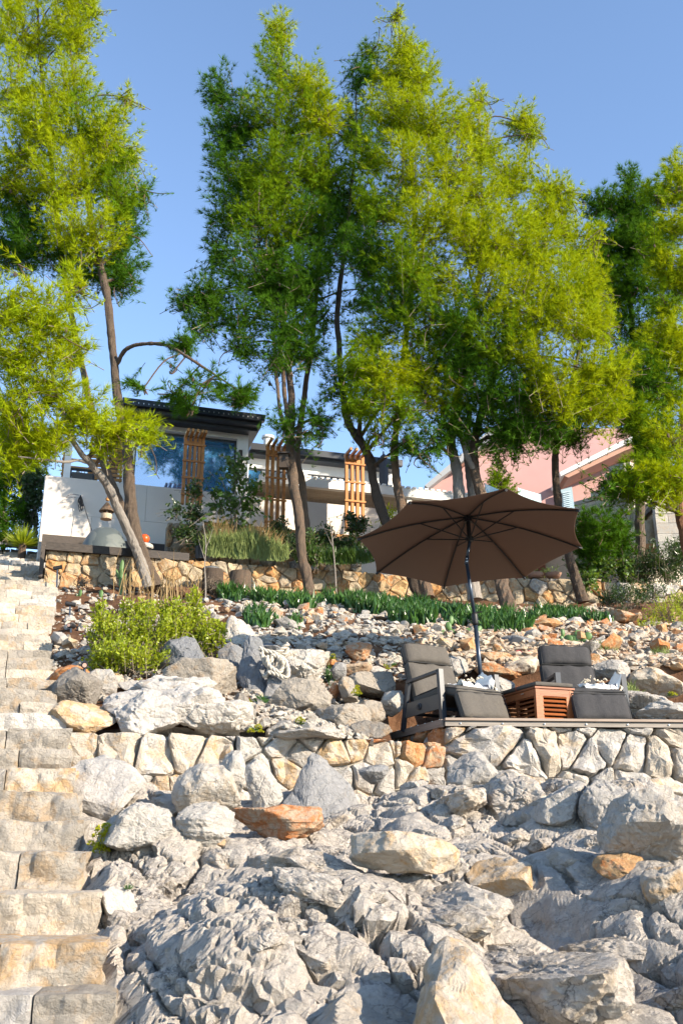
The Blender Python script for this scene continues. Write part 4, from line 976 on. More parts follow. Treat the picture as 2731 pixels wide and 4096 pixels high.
# ================================================================== PARASOL
n = N('brown_parasol_canvas'); tc = n.n('TexCoord').outputs['Object']
n.fin((.19, .128, .10), .9, n.bump(n.noise(tc, 260, 3, .5), .25, .001, n.bump(n.noise(tc, 3, 4, .6), .3, .03)), .15)
tr = n.n('BsdfTranslucent', Color=(.17, .105, .075, 1)); mx = n.t.nodes.new('ShaderNodeMixShader'); mx.inputs[0].default_value = .3
n.t.links.new(n.b.outputs[0], mx.inputs[1]); n.t.links.new(tr.outputs[0], mx.inputs[2]); n.t.links.new(mx.outputs[0], n.out.inputs[0]); M['canopy'] = n.m
M['pole'] = plain('dark_blue_steel', (.03, .045, .07), .3, .6, .4)
M['black'] = plain('black_steel', (.012, .012, .014), .5, .4)
pr = empty('parasol', 'large brown octagonal parasol tilted over the armchairs on a dark pole', 'parasol')
ctr = P(1083, 1249, 11.35); nz = np.array([-.03, .14, 1.]); nz /= np.linalg.norm(nz)
px_ = np.cross(np.array([0, 1., 0]), nz); px_ /= np.linalg.norm(px_); py_ = np.cross(nz, px_)
RR = 1.38; HH = .36; apex = ctr + nz * HH - px_ * .02
phi = [math.radians(9 + 45 * k) for k in range(8)]
tips = [ctr + RR * (math.cos(f) * px_ + math.sin(f) * py_) for f in phi]
# canopy: eight panels, each sagging at its hem
a = Acc(); nn_ = 14
for k in range(8):
    A1, B1 = tips[k], tips[(k + 1) % 8]; V = []; F = []
    for i in range(nn_ + 1):
        s = i / nn_
        l = apex + (A1 - apex) * s + nz * (.05 * math.sin(PI * s)); r_ = apex + (B1 - apex) * s + nz * (.05 * math.sin(PI * s))
        for j in range(9):
            t = j / 8; pt = l + (r_ - l) * t; sag = 4 * t * (1 - t)
            pt = pt - (pt - apex) * (.055 * sag * s ** 2) - nz * .03 * sag * s
            V.append(pt)
    for i in range(nn_):
        for j in range(8):
            F.append([i * 9 + j, i * 9 + j + 1, (i + 1) * 9 + j + 1, (i + 1) * 9 + j])
    V = np.array(V); pn = Acc().add(V + nz * .012, F).add(V + nz * .008, [q[::-1] for q in F]).build('canopy_panel', M['canopy'], pr, True)
hub = apex - nz * .03; run = apex - nz * .30
for k in range(8):
    T = tips[k]; s = lambda q: apex + (T - apex) * q + nz * (.05 * math.sin(PI * q) - .014)
    pts = [s(q) for q in np.linspace(.03, .985, 9)]; Acc().add(*tube(pts, .010, 6)).build('rib', M['black'], pr)
    Acc().add(*tube([run + (T - ctr) * .03, s(.44)], .008, 6)).build('strut', M['black'], pr)
    Acc().add(*tube([s(.97), s(1.0)], .016, 6)).build('rib_tip', M['black'], pr)
base = P(1103, 1560, 11.45); joint = P(1071, 1292, 11.35); collar = P(1090, 1420, 11.4)
Acc().add(*tube([apex + nz * .03, run - nz * .02], .026, 10)).add(*tube([hub + nz * .01, hub - nz * .05], .05, 10)).add(*tube([run + nz * .02, run - nz * .035], .045, 10)).build('hub', M['black'], pr)
Acc().add(*tube([apex + nz * .02, apex + nz * .09], [.03, .012], 10)).build('finial', M['black'], pr)
Acc().add(*tube([run - nz * .02, joint + (run - joint) * .2], .019, 12)).build('upper_pole', M['pole'], pr, True)
j = Acc().add(*tube([joint + (run - joint) * .22, joint - (run - joint) * .12], .024, 12)).build('tilt_joint', M['pole'], pr, True)
jp = joint + np.array([0, -.024, 0]); v, f = lathe([(.009, 0), (.009, .008), (.0005, .01)], n=10); v = v[:, [0, 2, 1]] * [1, -1, 1]
Acc().add(v + jp, f).add(v + jp + ZZ * .035, f).build('bolt', M['steel'], j)
bot = base + (base - joint) * .22
Acc().add(*tube([joint, collar], .021, 14)).build('middle_pole', M['pole'], pr, True)
Acc().add(*tube([collar, bot], .026, 14)).build('lower_pole', M['pole'], pr, True)
dn_ = (bot - collar) / np.linalg.norm(bot - collar)
Acc().add(*tube([collar - dn_ * .06, collar - dn_ * .03, collar + dn_ * .06, collar + dn_ * .09], [.028, .036, .036, .029], 14)).build('collar', M['black'], pr, True)
Acc().add(*tube([collar - dn_ * .05, collar - dn_ * .05 + [.09, -.01, .02]], .008, 8)).build('crank_handle', M['black'], pr)
v, f = lathe([(.26, 0), (.26, .04), (.22, .06), (.05, .07), (.04, .25)], n=24); Acc().add(v + bot - ZZ * .02, f).build('base', M['black'], pr)

# ================================================================== VILLA (villa frame a,b,z)
n = N('pale_render'); co = n.n('TexCoord').outputs['Object']
M['render'] = n.fin(n.mix(n.ramp(n.noise(co, .8, 6, .7), [(.3, 0.), (.7, 1.)]), (.56, .50, .44), (.62, .56, .50)), .85, n.bump(n.noise(co, 90, 4, .6), .3, .002), .2)
M['wpaint'] = plain('white_paint', (.84, .82, .78), .6, .3, 0, 60, .001, .04)
M['gutter'] = plain('anthracite_sheet_metal', (.018, .022, .03), .35, .5, .3)
M['gutter2'] = plain('anthracite_soffit', (.04, .043, .05), .5, .4)
n = N('blue_sky_glass'); co = n.n('TexCoord').outputs['Object']; n.fin((.05, .19, .40), .04, n.bump(n.noise(co, .7, 2, .5), .08, .05), 1.); n.b.inputs['Metallic'].default_value = .0; n.b.inputs['IOR'].default_value = 2.6; M['glass'] = n.m  # blue base colour paints the sky's reflection into the panes
def fill(par, nm, mat, *vb):
    a = Acc(); c = None
    for q in vb: v, f = vbox(*q); a.add(v, f)
    return a.build(nm, mat, par)
WE_ = RP(1075, 1180, 0)[0]
vl = empty('modern_villa', 'white modern villa with big sky-reflecting window and dark flat roof', 'house')
a0, zt0 = RP(105, 1100, 0); a1, z1 = RP(320, 1112, 0); a2, z2 = RP(572, 1142, 0); a3, z3 = RP(860, 1178, 0)
zb = 4.9
ztop = zt0; 
zw = (z1 + z2) / 2
# cladding panels of the lower wall: courses with fine joints
zs = [zb, zb + (zw - zb) * .35, zb + (zw - zb) * .68, zw]
fill(vl, 'lower_wall', M['mortarp'], (a0 + .02, WE_, .03, .6, zb - .6, zw - .03))
for j in range(3):
    xx = a0; k = 0
    while xx < WE_:
        wd = 1.75 if j % 2 else 2.1
        if k == 0 and j % 2: wd = 1.0
        e = min(WE_, xx + wd); fill(vl, 'cladding_panel', M['render'], (xx, e - .006, 0, .05, zs[j] + (.004 if j else -.5), zs[j + 1])); xx = e; k += 1
fill(vl, 'side_wall', M['wpaint'], (a0 - .02, a0 + .015, .06, 5.5, zb - .3, zw))
# window block
wl, _ = RP(312, 1000, .25); wr, wzb = RP(540, 1140, .25); _, wzt = RP(430, 990, .25); bl, _ = RP(298, 1000, .25); br, _ = RP(570, 1000, .25)
_, rz0 = RP(430, 970, .25); wzt = RP(380, 990, .25)[1]; wzt2 = RP(520, 1010, .25)[1]; rz0 = RP(380, 962, .25)[1]; wzt = (wzt + wzt2) / 2
fill(vl, 'window_wall', M['wpaint'], (bl, wl, .2, 6, zw + .002, rz0 + .1), (wr, br, .2, 6, zw + .002, rz0 + .1), (wl, wr, .2, .5, wzt, rz0 + .1), (wl, wr, .5, 6, wzt + .01, rz0 + .1))
wn = fill(vl, 'window', plain('window_frame', (.05, .055, .06), .4), (wl, wl + .04, .33, .4, zw, wzt), (wr - .04, wr, .33, .4, zw, wzt), (wl + .041, wr - .041, .33, .4, wzt - .05, wzt - .001), (wl + .041, wr - .041, .33, .4, zw + .001, zw + .05))
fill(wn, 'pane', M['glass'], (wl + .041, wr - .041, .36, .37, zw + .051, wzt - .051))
# roof of the window block: stepped dark eaves with wide overhang
OV = -.5; rl, _ = RP(283, 930, OV); rr_, rzt = RP(610, 955, OV); rzt = (rzt + RP(350, 920, OV)[1]) / 2; rzb = rz0 + .05
ro = empty('x', '', ''); bpy.data.objects.remove(ro)
rf = fill(vl, 'roof', M['gutter2'], (rl, rr_ - .06, OV + .1, 6.8, rzt - .24, rzt - .1))
fill(rf, 'roof_sheet', M['gutter'], (rl - .02, rr_, OV, 7, rzt - .06, rzt))
fill(rf, 'gutter', M['gutter'], (rl - .02, rr_ - .02, OV - .04, OV + .1, rzt - .17, rzt - .065))
for k in range(26):
    x = rl + .2 + k * (rr_ - rl - .4) / 25; fill(rf, 'gutter_clip', M['steel'], (x, x + .02, OV - .05, OV - .042, rzt - .13, rzt - .10))
fill(rf, 'eave_board', M['gutter2'], (rl, rr_ - .1, OV + .3, OV + .36, rzt - .30, rzt - .242)); fill(rf, 'eave_board', M['gutter2'], (rl, rr_ - .25, .0, 6.3, rz0 + .101, rzt - .241))
# wall lamp, cameras
for (qx, qy) in ((315, 967), (550, 1046)):
    A, Z_ = RP(qx, qy, .2); v, f = vbox(A - .04, A + .04, .06, .2, Z_ - .07, Z_ + .07); o = Acc().add(v, f).build('wall_lamp', M['black']); tag(o, 'small black wall lamp beside the big window, ' + ('under the left eave' if qx < 400 else 'on the right pier'), 'lamp')
# covered terrace with timber soffit
sl, szt = RP(640, 1092, 0); sz_b = RP(640, 1112, 0)[1]; pr_a = RP(1150, 1140, 0)[0]
sl = RP(600, 1110, .0)[0]
fill(vl, 'terrace_slab', M['wpaint'], (sl, pr_a, -.03, .12, sz_b, szt), (sl, pr_a, .12, 5.2, sz_b + .05, szt - .02))
fill(vl, 'soffit_backing', M['mortarp'], (sl + .05, pr_a, .125, 5.1, sz_b + .02, sz_b + .045))
for k in range(40):
    y = .13 + k * .125; fill(vl, 'soffit_board', M['soff'], (sl + .05, pr_a - .05, y, y + .112, sz_b + .002, sz_b + .018))
k = 0; x = sl
while x < pr_a - .1:      # capping stones standing proud along the slab edge
    fill(vl, 'coping_stone', M['wpaint'], (x, x + .09, -.05, .3, szt + .002, szt + .045)); x += .15
for qx in (690, 940):
    A = RP(qx, 1130, .05)[0]; fill(vl, 'terrace_post', M['wpaint'], (A - .06, A + .06, .06, .12, zw - .02, sz_b - .001))
fill(vl, 'back_wall', M['wpaint'], (br + .01, pr_a, 5.25, 5.5, zb, szt + .05))
# set-back upper floor
ub = 3.0
ul = br + .02; ur, _ = RP(905, 1080, ub); _, uz = RP(700, 1068, ub); ruz = RP(700, 1035, ub - .35)[1]; 
uwl = RP(706, 1095, ub)[0]; uwr = RP(815, 1105, ub)[0]; uwt = RP(760, 1094, ub)[1]
fill(vl, 'upper_wall', M['wpaint'], (ul, ur, ub, ub + 4, uwt, uz + .2), (ul, RP(570, 1095, ub)[0], ub, ub + 4, szt + .05, uwt - .001), (RP(665, 1090, ub)[0], uwl, ub, ub + 4, szt + .05, uwt - .001), (uwr, ur, ub, ub + 4, szt + .05, uwt - .001))
for x0_, x1_ in ((RP(570, 1095, ub)[0], RP(665, 1090, ub)[0]), (uwl, uwr)):
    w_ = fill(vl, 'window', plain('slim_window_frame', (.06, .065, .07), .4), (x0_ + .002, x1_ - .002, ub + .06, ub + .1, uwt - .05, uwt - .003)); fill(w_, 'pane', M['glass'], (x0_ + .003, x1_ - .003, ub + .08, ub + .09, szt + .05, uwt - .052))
r0 = RP(575, 1020, ub - .4)[0]; r1 = RP(925, 1070, ub - .4)[0]
r2 = fill(vl, 'roof', M['gutter2'], (r0, r1 - .15, ub - .3, ub + 4.6, uz + .02, ruz - .08))
fill(r2, 'roof_sheet', M['gutter'], (r0, r1, ub - .4, ub + 5, ruz - .06, ruz + .02)); fill(r2, 'gutter', M['gutter'], (r0, r1 - .02, ub - .45, ub - .31, ruz - .17, ruz - .065))
fill(r2, 'snow_guard', M['steel'], (r0, r1 - .3, ub - .2, ub - .17, ruz + .07, ruz + .09))
# chimney vent
A, Z_ = RP(615, 1015, ub + .5); v, f = lathe([(.12, -.3), (.12, .08), (.17, .08), (.17, .14), (.02, .2)], W(A, ub + .5, Z_), 16); Acc().add(v, f).build('roof_vent', M['wpaint'], vl)
# timber slat screen on the roof terrace at the left
sc_ = empty('slat_screen', 'horizontal honey-coloured slat screen on the terrace left of the big window', 'screen')
xa = RP(200, 1100, 1.4)[0]; xb = bl - .02; z0_ = zw; z1_ = RP(230, 1003, 1.4)[1]
nsl = 15
for k in range(nsl):
    z_ = z0_ + .05 + k * (z1_ - z0_ - .05) / nsl
    v, f = box((0, 0, 0), (xb - xa if k > 2 else xb - xa, .03, (z1_ - z0_) / nsl * .66)); o = Acc().add(v, f).build('slat', M['larchx'], sc_); o.location = W((xa + xb) / 2, 1.4, z_); o.rotation_euler = (0, 0, TH)
for x in (xa + .02, (xa + xb) / 2, xb - .06): fill(sc_, 'post', M['larchx'], (x, x + .04, 1.44, 1.48, z0_, z1_))
sc2 = empty('slat_fence', 'open honey-coloured slat fence behind the rattan chair on the terrace', 'fence')
xa2 = RP(140, 1080, 2.6)[0]; xb2 = RP(225, 1080, 2.6)[0]
for k in range(8):
    z_ = z0_ + .08 + k * .19; v, f = box((0, 0, 0), (xb2 - xa2, .03, .055)); o = Acc().add(v, f).build('slat', M['larchx'], sc2); o.location = W((xa2 + xb2) / 2, 2.6, z_); o.rotation_euler = (0, 0, TH)
for x in (xa2 + .02, xb2 - .06): fill(sc2, 'post', M['larchx'], (x, x + .04, 2.64, 2.68, z0_, z0_ + 1.6))
A = RP(152, 1100, .25)[0]; z_ = RP(152, 1000, .25)[1]
o = fill(None, 'terrace_post', M['wpaint'], (A - .07, A + .07, .2, .34, zw + .001, z_ + .5)); tag(o, 'thin white post at the left corner of the roof terrace', 'post')
# lounge sofa back
so_ = empty('outdoor_sofa', 'dark metal framed sofa back showing above the wall on the terrace', 'sofa')
A0, Z0 = RP(160, 1080, .9); A1, _ = RP(213, 1083, .9)
fill(so_, 'frame', M['black'], (A0, A0 + .05, .88, .93, zw - .3, Z0), (A1, A1 + .05, .88, .93, zw - .3, Z0), (A0 - .03, A1 + .08, .88, .93, Z0, Z0 + .05))
fill(so_, 'backrest', plain('grey_sling', (.10, .095, .09), .8), (A0 + .052, A1 - .002, .9, .92, Z0 - .18, Z0 - .04)); fill(so_, 'seat', M['black'], (A0, A1 + .05, .94, 1.6, zw - .35, zw - .3))
# rattan chair
A, Z_ = RP(197, 1092, 1.7)
rc = empty('rattan_chair', 'pale wicker lounge chair behind the dark sofa back', 'chair'); cc = W(A, 1.7, zw + .1)
acc = Acc()
for k in range(22):
    an = k * 2 * PI / 22; acc.add(*tube(spline([cc + np.array([.13 * math.cos(an), .13 * math.sin(an), .18]), cc + np.array([.27 * math.cos(an), .27 * math.sin(an), .32]), cc + np.array([.24 * math.cos(an), .24 * math.sin(an), .62]), cc + np.array([.15 * math.cos(an), .15 * math.sin(an), .72])], 3), .009, 4))
M['wick'] = plain('wicker', (.48, .40, .30), .8)
acc.build('shell', M['wick'], rc)
for k in range(4):
    an = PI / 4 + k * PI / 2; Acc().add(*tube([cc + np.array([.1 * math.cos(an), .1 * math.sin(an), .2]), cc + np.array([.2 * math.cos(an), .2 * math.sin(an), -.1])], .014, 6)).build('leg', M['wick'], rc)
# closed parasol on the far terrace
A, Z_ = RP(881, 1095, ub - .5); cp = empty('closed_parasol', 'folded grey parasol standing on the upper terrace', 'parasol')
v, f = lathe([(.03, .62), (.09, .55), (.12, .3), (.13, -.1), (.10, -.35)], W(A, ub - .5, Z_), 10); v += .015 * np.stack([vnoise(v * 9, 1), vnoise(v * 9, 2), 0 * v[:, 0]], 1); Acc().add(v, f).build('canopy', plain('slate_cloth', (.05, .055, .07), .9), cp)
Acc().add(*tube([W(A, ub - .5, szt), W(A, ub - .5, Z_ + .7)], .02, 8)).build('pole', M['black'], cp)
# glass balustrade beyond
M['clear'] = None
n = N('balustrade_glass'); n.fin((.50, .72, .76), .05, None, .8); n.b.inputs['Alpha'].default_value = .55; M['clear'] = n.m
def tilted_panel(par, q0, q1, D0, D1, z0, z1, nm, mat, th=.02):
    p = P(*q0, D0); q = P(*q1, D1); p[2] = q[2] = 0; c = (p + q) / 2; d = q - p; L = np.linalg.norm(d); ax = np.array([d / L, [-d[1] / L, d[0] / L, 0], ZZ])
    v, f = box(c + ZZ * (z0 + z1) / 2, (L, th, z1 - z0), ax); return Acc().add(v, f).build(nm, mat, par)
for i, (qa, qb, D, zt_, zb_) in enumerate((((1113, 1112), (1150, 1118), 22., 1112, 1150), ((1188, 1120), (1240, 1128), 24., 1122, 1165))):
    gl = empty('glass_balustrade', ('teal glass balcony panel behind the tree trunks' if i == 0 else 'clear glass balcony panel in front of the pink house'), 'balustrade')
    zA = P(1150, zt_, D)[2]; zB = P(1150, zb_, D)[2] - 1
    tilted_panel(gl, qa, qb, D, D + .5, zB, zA, 'pane', M['clear']); tilted_panel(gl, qa, (qa[0] + 1.5, qa[1]), D, D, zB, zA + .01, 'edge_trim', M['wpaint'], .04)
# ------------------------------------------------------------------ PINK HOUSE
n = N('pink_render'); co = n.n('TexCoord').outputs['Object']; M['pink'] = n.fin(n.mix(n.ramp(n.noise(co, .7, 5, .6), [(.3, 0.), (.7, 1.)]), (.40, .235, .22), (.45, .27, .25)), .9, n.bump(n.noise(co, 50, 4, .6), .3, .004), .1)
ph = empty('pink_house', 'pink gabled house behind the trees with blue shutter', 'house')
def prism(qpts, D, thick, mat, par, nm, push=0.):
    pts = [P(x, y, D) for x, y in qpts]; m = len(pts); V = np.array(pts + [p + np.array([0, thick, 0]) for p in pts])
    F = [list(range(m)), list(range(m, 2 * m))[::-1]] + [[k, m + k, m + (k + 1) % m, (k + 1) % m] for k in range(m)]
    return Acc().add(V, F).build(nm, mat, par)
prism([(985, 1150), (990, 1118), (1140, 1000), (1230, 985), (1500, 985), (1500, 1260), (985, 1260)], 30, 7, M['pink'], ph, 'wall')
prism([(975, 1116), (1128, 985), (1260, 960), (1262, 975), (1140, 998), (983, 1122)], 29.6, 8, plain('grey_eave', (.32, .33, .34), .7), ph, 'roof')
prism([(1285, 1086), (1425, 1015), (1490, 985), (1492, 997), (1430, 1024), (1288, 1094)], 28.6, 1.4, M['wpaint'], ph, 'canopy_roof')
prism([(1296, 1094), (1430, 1026), (1500, 998), (1500, 1012), (1434, 1036), (1305, 1098)], 28.8, 1.1, plain('salmon_soffit', (.45, .26, .20), .8), ph, 'canopy_soffit')
# shutter hinged open with louvres
sh = empty('shutter_tmp', '', ''); bpy.data.objects.remove(sh)
prism([(1287, 1126), (1313, 1119), (1321, 1184), (1293, 1190)], 29.7, .05, plain('blue_shutter_frame', (.30, .42, .50), .6), ph, 'shutter')
for k in range(12):
    t = (k + .8) / 13; y = 1128 + t * 58; x = 1291 + t * 5
    prism([(x, y), (x + 19, y - 3.5), (x + 19.5, y - 1.2), (x + .5, y + 2.3)], 29.62, .04, plain('blue_louvre', (.45, .58, .66), .6) if k == 0 else bpy.data.materials['blue_louvre'], ph, 'louvre')
# drain pipe + small dark fascia at left
prism([(1048, 1076), (1096, 1040), (1098, 1045), (1050, 1081)], 29.7, .2, plain('rust_fascia', (.22, .10, .07), .8), ph, 'lean_to_roof')
# ------------------------------------------------------------------ STONE HOUSE AT RIGHT
sh = empty('stone_house', 'stone-clad house corner with shade-grey ledger stones and a sunlit-toned face', 'house')
M['ledger'] = rockmat('grey_shaded_ledger', (.34, .33, .31), (.48, .45, .40), (.42, .30, .2), .25, False, 2.5, .2, .7)  # grey tone carries painted shade on the house's left face
M['ashlar'] = rockmat('cream_sunlit_ashlar', (.56, .50, .40), (.64, .57, .46), (.5, .38, .2), .3, False, 2., .2, .6)  # warm pale tone carries painted sun on the house's right face
e0 = P(1455, 1240, 24.5); e1 = P(1330, 1240, 25.6); e2 = P(1640, 1240, 27.0)
def course_wall(pl, pr, ztl, ztr, zb_, hc, wc, mat, seed, nm='stone', prot=.02, par=None):
    r = random.Random(seed); pl = np.array([*pl[:2], 0]); pr = np.array([*pr[:2], 0]); L = np.linalg.norm(pr - pl); d = (pr - pl) / L; nr = np.array([d[1], -d[0], 0]); ax = np.array([d, -nr, ZZ])
    z = zb_
    while z < max(ztl, ztr):
        h = hc * r.uniform(.7, 1.3); x = 0
        while x < L:
            w_ = wc * r.uniform(.5, 1.5); w_ = min(w_, L - x); zt_ = ztl + (ztr - ztl) * (x + w_ / 2) / L
            if z + h < zt_ + .05 and w_ > .05:
                v, f = box((0, 0, 0), (w_ - .008, .2, h - .008), ax); o = Acc().add(v, f).build(nm, mat, par or sh); o.location = pl + d * (x + w_ / 2) + ZZ * (z + h / 2) + nr * r.uniform(0, prot)
            x += w_
        z += h
zb_ = P(1455, 1300, 24.5)[2] - .8
course_wall(e1, e0, P(1330, 1172, 25.6)[2], P(1450, 1055, 24.5)[2], zb_, .13, .55, M['ledger'], 1, prot=.04)
course_wall(e0, e2, P(1455, 1050, 24.5)[2], P(1640, 1080, 27)[2], zb_, .32, .6, M['ashlar'], 2, prot=.01)
mid = (e1 + e2) / 2; V = np.array([e0 + [0, .12, 0], e1 + [.1, .3, 0], e1 + [.1, 5, 0], e2 + [0, 5, 0], e2 + [-.1, .2, 0]]); zts = [P(1455, 1058, 24.5)[2], P(1330, 1180, 25.6)[2], P(1330, 1180, 25.6)[2], P(1640, 1085, 27)[2], P(1640, 1085, 27)[2]]
Vb = V.copy(); Vb[:, 2] = zb_; Vt = V.copy(); Vt[:, 2] = zts
Acc().add(np.vstack([Vb, Vt]), [[0, 1, 2, 3, 4][::-1], [5, 6, 7, 8, 9]] + [[k, (k + 1) % 5, 5 + (k + 1) % 5, 5 + k] for k in range(5)]).build('core', M['mortar'], sh)
oh = empty('stone_kiosk', 'small gabled stone outbuilding at the right edge before the sunlit wall', 'outbuilding')
prism([(1508, 1250), (1508, 1150), (1535, 1112), (1600, 1120), (1600, 1250)], 23.4, 1.5, M['mortar'], oh, 'wall')
course_wall(P(1508, 1250, 23.3), P(1610, 1250, 23.3), P(1510, 1152, 23.3)[2], P(1510, 1152, 23.3)[2], P(1510, 1250, 23.3)[2] - .5, .22, .5, M['ledger'], 5, par=oh)
prism([(1498, 1156), (1532, 1108), (1600, 1112), (1600, 1120), (1535, 1116), (1503, 1162)], 23.2, 1.9, plain('grey_slate_cap', (.13, .13, .13), .8), oh, 'roof')
prism([(1462, 1250), (1462, 1200), (1512, 1192), (1512, 1250)], 23.6, .6, M['ashlar'], oh, 'pier')
# dark slatted fence behind wall
fe = empty('dark_slat_fence', 'low dark horizontal slat fence under the young pine behind the wall', 'fence')
for k in range(7):
    y = 1216 + k * 6.5; prism([(1308, y), (1392, y + 1), (1392, y + 4), (1308, y + 3)], 20.6, .05, M['ipe'], fe, 'slat')
prism([(1385, 1213), (1390, 1213), (1390, 1275), (1385, 1275)], 20.7, .06, M['ipe'], fe, 'post'); prism([(1312, 1213), (1317, 1213), (1317, 1275), (1312, 1275)], 20.7, .06, M['ipe'], fe, 'post')
# ------------------------------------------------------------------ POOL TERRACE (on the golden wall)
pt = empty('pool_terrace', 'dark timber terrace edge with plinth on the golden rubble wall', 'terrace')
bw = -(VO - UA)[:2] @ VV[:2] * 1.0; bw = (UA - VO) @ VV
aL = RP(104, 1262, bw - .12)[0]; aR, zz_ = RP(434, 1280, bw - .12); zdk = RP(104, 1246, bw - .12)[1]; zdb = RP(104, 1264, bw - .12)[1]
fill(pt, 'fascia_board', M['ipe'], (aL, aR, bw - .16, bw - .10, zdb, zdk)); 
for k in range(8): fill(pt, 'board', M['ipe'], (aL, aR, bw - .095 + k * .15, bw + .048 + k * .15, zdk - .045, zdk - .012))
fill(pt, 'side_board', M['ipe'], (aL - .07, aL - .002, bw - .16, bw + 2.4, zdb - .5, zdk))
fill(pt, 'plinth', M['ipe'], (a0 + .05, RP(480, 1250, -.4)[0], -.45, -.05, zdk - .4, RP(120, 1231, -.4)[1]))
Acc().add(*vbox(aL + .05, 13, bw + .3, 14, zdb - .9, zdb - .1)).build('garden_ground', M['soil']); tag(bpy.data.objects['garden_ground'], kind='structure')
# villa upper hill ground
Acc().add(*box((6, 36, 4.4), (70, 30, .6))).build('hilltop_ground', M['soil']); tag(bpy.data.objects['hilltop_ground'], kind='structure')
Acc().add(*box((-11., 24.2, 5.55), (9.2, 6.4, 1.))).build('upper_path', M['mortarp']); tag(bpy.data.objects['upper_path'], kind='structure')
# spa cover dome
A, Z_ = RP(240, 1245, -1.2); A0 = RP(180, 1245, -1.2)[0]; A1 = RP(302, 1250, -1.2)[0]; zt_ = RP(240, 1209, -1.2)[1]
n = N('grey_green_cover'); co = n.n('TexCoord').outputs['Object']; wvn = n.n('TexWave', Vector=co, Scale=1.3, Distortion=6., Detail=3., Detail__Scale=1.2) if False else None
M['dome'] = n.fin(n.mix(n.ramp(n.noise(co, 1.6, 2, .4, 1.4), [(.42, 0.), (.46, 1.)]), (.07, .085, .088), (.115, .13, .125)), .55, n.bump(n.noise(co, 2.2, 3, .5), .5, .05), .3)
V, F = ico(4); V = V.copy(); k = V[:, 2] > -.05; c = W((A0 + A1) / 2, -1.0, zdk - .2)
s2 = np.sign(V) * np.abs(V) ** .8; Vd = c + np.outer(s2[:, 0] * (A1 - A0) / 2, U) + np.outer(s2[:, 1] * .7, VV) + np.outer(np.maximum(s2[:, 2], -.1) * (zt_ - zdk + .2), ZZ)
tag(Acc().add(Vd, F).build('spa_cover', M['dome'], None, True), 'grey-green domed spa cover on the pool terrace by the pale wall', 'cover')
# orange ball on a stone
A, Z_ = RP(332, 1239, bw + .6); V, F = ico(3); bc = W(A, bw + .6, Z_)
o = Acc().add(V * .095, F).build('ball_lamp', plain('orange_ceramic', (.65, .09, .015), .35), None, True); o.location = bc; tag(o, 'glossy orange ball on a small stone block', 'garden ball')
me = boulder_mesh('ball_stone', 9, (.34, .3, .2), M['pale'], 3, 10); o = bpy.data.objects.new('stone_block', me); COL.objects.link(o); o.location = bc - ZZ * .17; tag(o, 'small stone block under the orange ball', 'stone')
# white birds figures on the plinth
for k, qx in enumerate((205, 217, 240, 283, 296)):
    A, Z_ = RP(qx * .62, 1240, -.5) if False else RP(110 + k * 13, 1243 + k * .6, bw + .3)
    p = W(A, bw + .3, zdk); v, f = rbox(.07, .05, .05, .02, (4, 4, 4)); v2, f2 = rbox(.03, .03, .04, .012, (3, 3, 3))
    a = Acc().add(v + [0, 0, .05], f).add(v2 + [.035, 0, .09], f2).add(*tube([(.0, 0, -.01), (0, 0, .04)], .006, 5)).add(*tube([(.045, 0, .09), (.07, 0, .085)], [.006, .002], 5)).add(*bar((-.03, 0, .06), (-.08, 0, .07), .03, .01))
    o = a.build('bird_figurine', M['wpaint']); o.location = p; o.rotation_euler = (0, 0, k * 1.3); tag(o, ('leftmost', 'second from left', 'middle', 'fourth from left', 'rightmost')[k] + ' small white bird figurine on the terrace edge left of the spa cover', 'figurine', 'white bird figurines on the terrace edge')
# cable bundle on wall hook
A, Z_ = RP(185, 1140, -.06); cb = empty('cable_bundle', 'coil of dark cable hanging from a hook on the pale wall', 'cable'); h0 = W(A, -.10, Z_)
Acc().add(*tube([W(A, 0, Z_), h0, h0 + ZZ * .03], .012, 6)).build('hook', M['steel'], cb)
a = Acc(); r = random.Random(4)
for k in range(9):
    d = r.uniform(-.03, .03); l = r.uniform(.22, .38); a.add(*tube(spline([h0, h0 + U * (.04 + d) - ZZ * l * .5, h0 + U * (.03 + d) - ZZ * l - VV * .02, h0 + U * (-.02 + d) - ZZ * l * .5 - VV * .03, h0], 5), .006, 5))
a.add(*tube(spline([h0, h0 - U * .2 - VV * .04 - ZZ * .02, h0 - U * .28 - VV * .05 - ZZ * .10, h0 - U * .1 - ZZ * .06], 5), .005, 5)); a.build('loops', M['black'], cb)
Acc().add(*tube([h0, W(RP(243, 1243, -.8)[0], -.9, zdk + .1)], .008, 6)).build('cord_shadow_line', M['black'], cb)  # thin black tube stands in for a cord's shadow across the wall
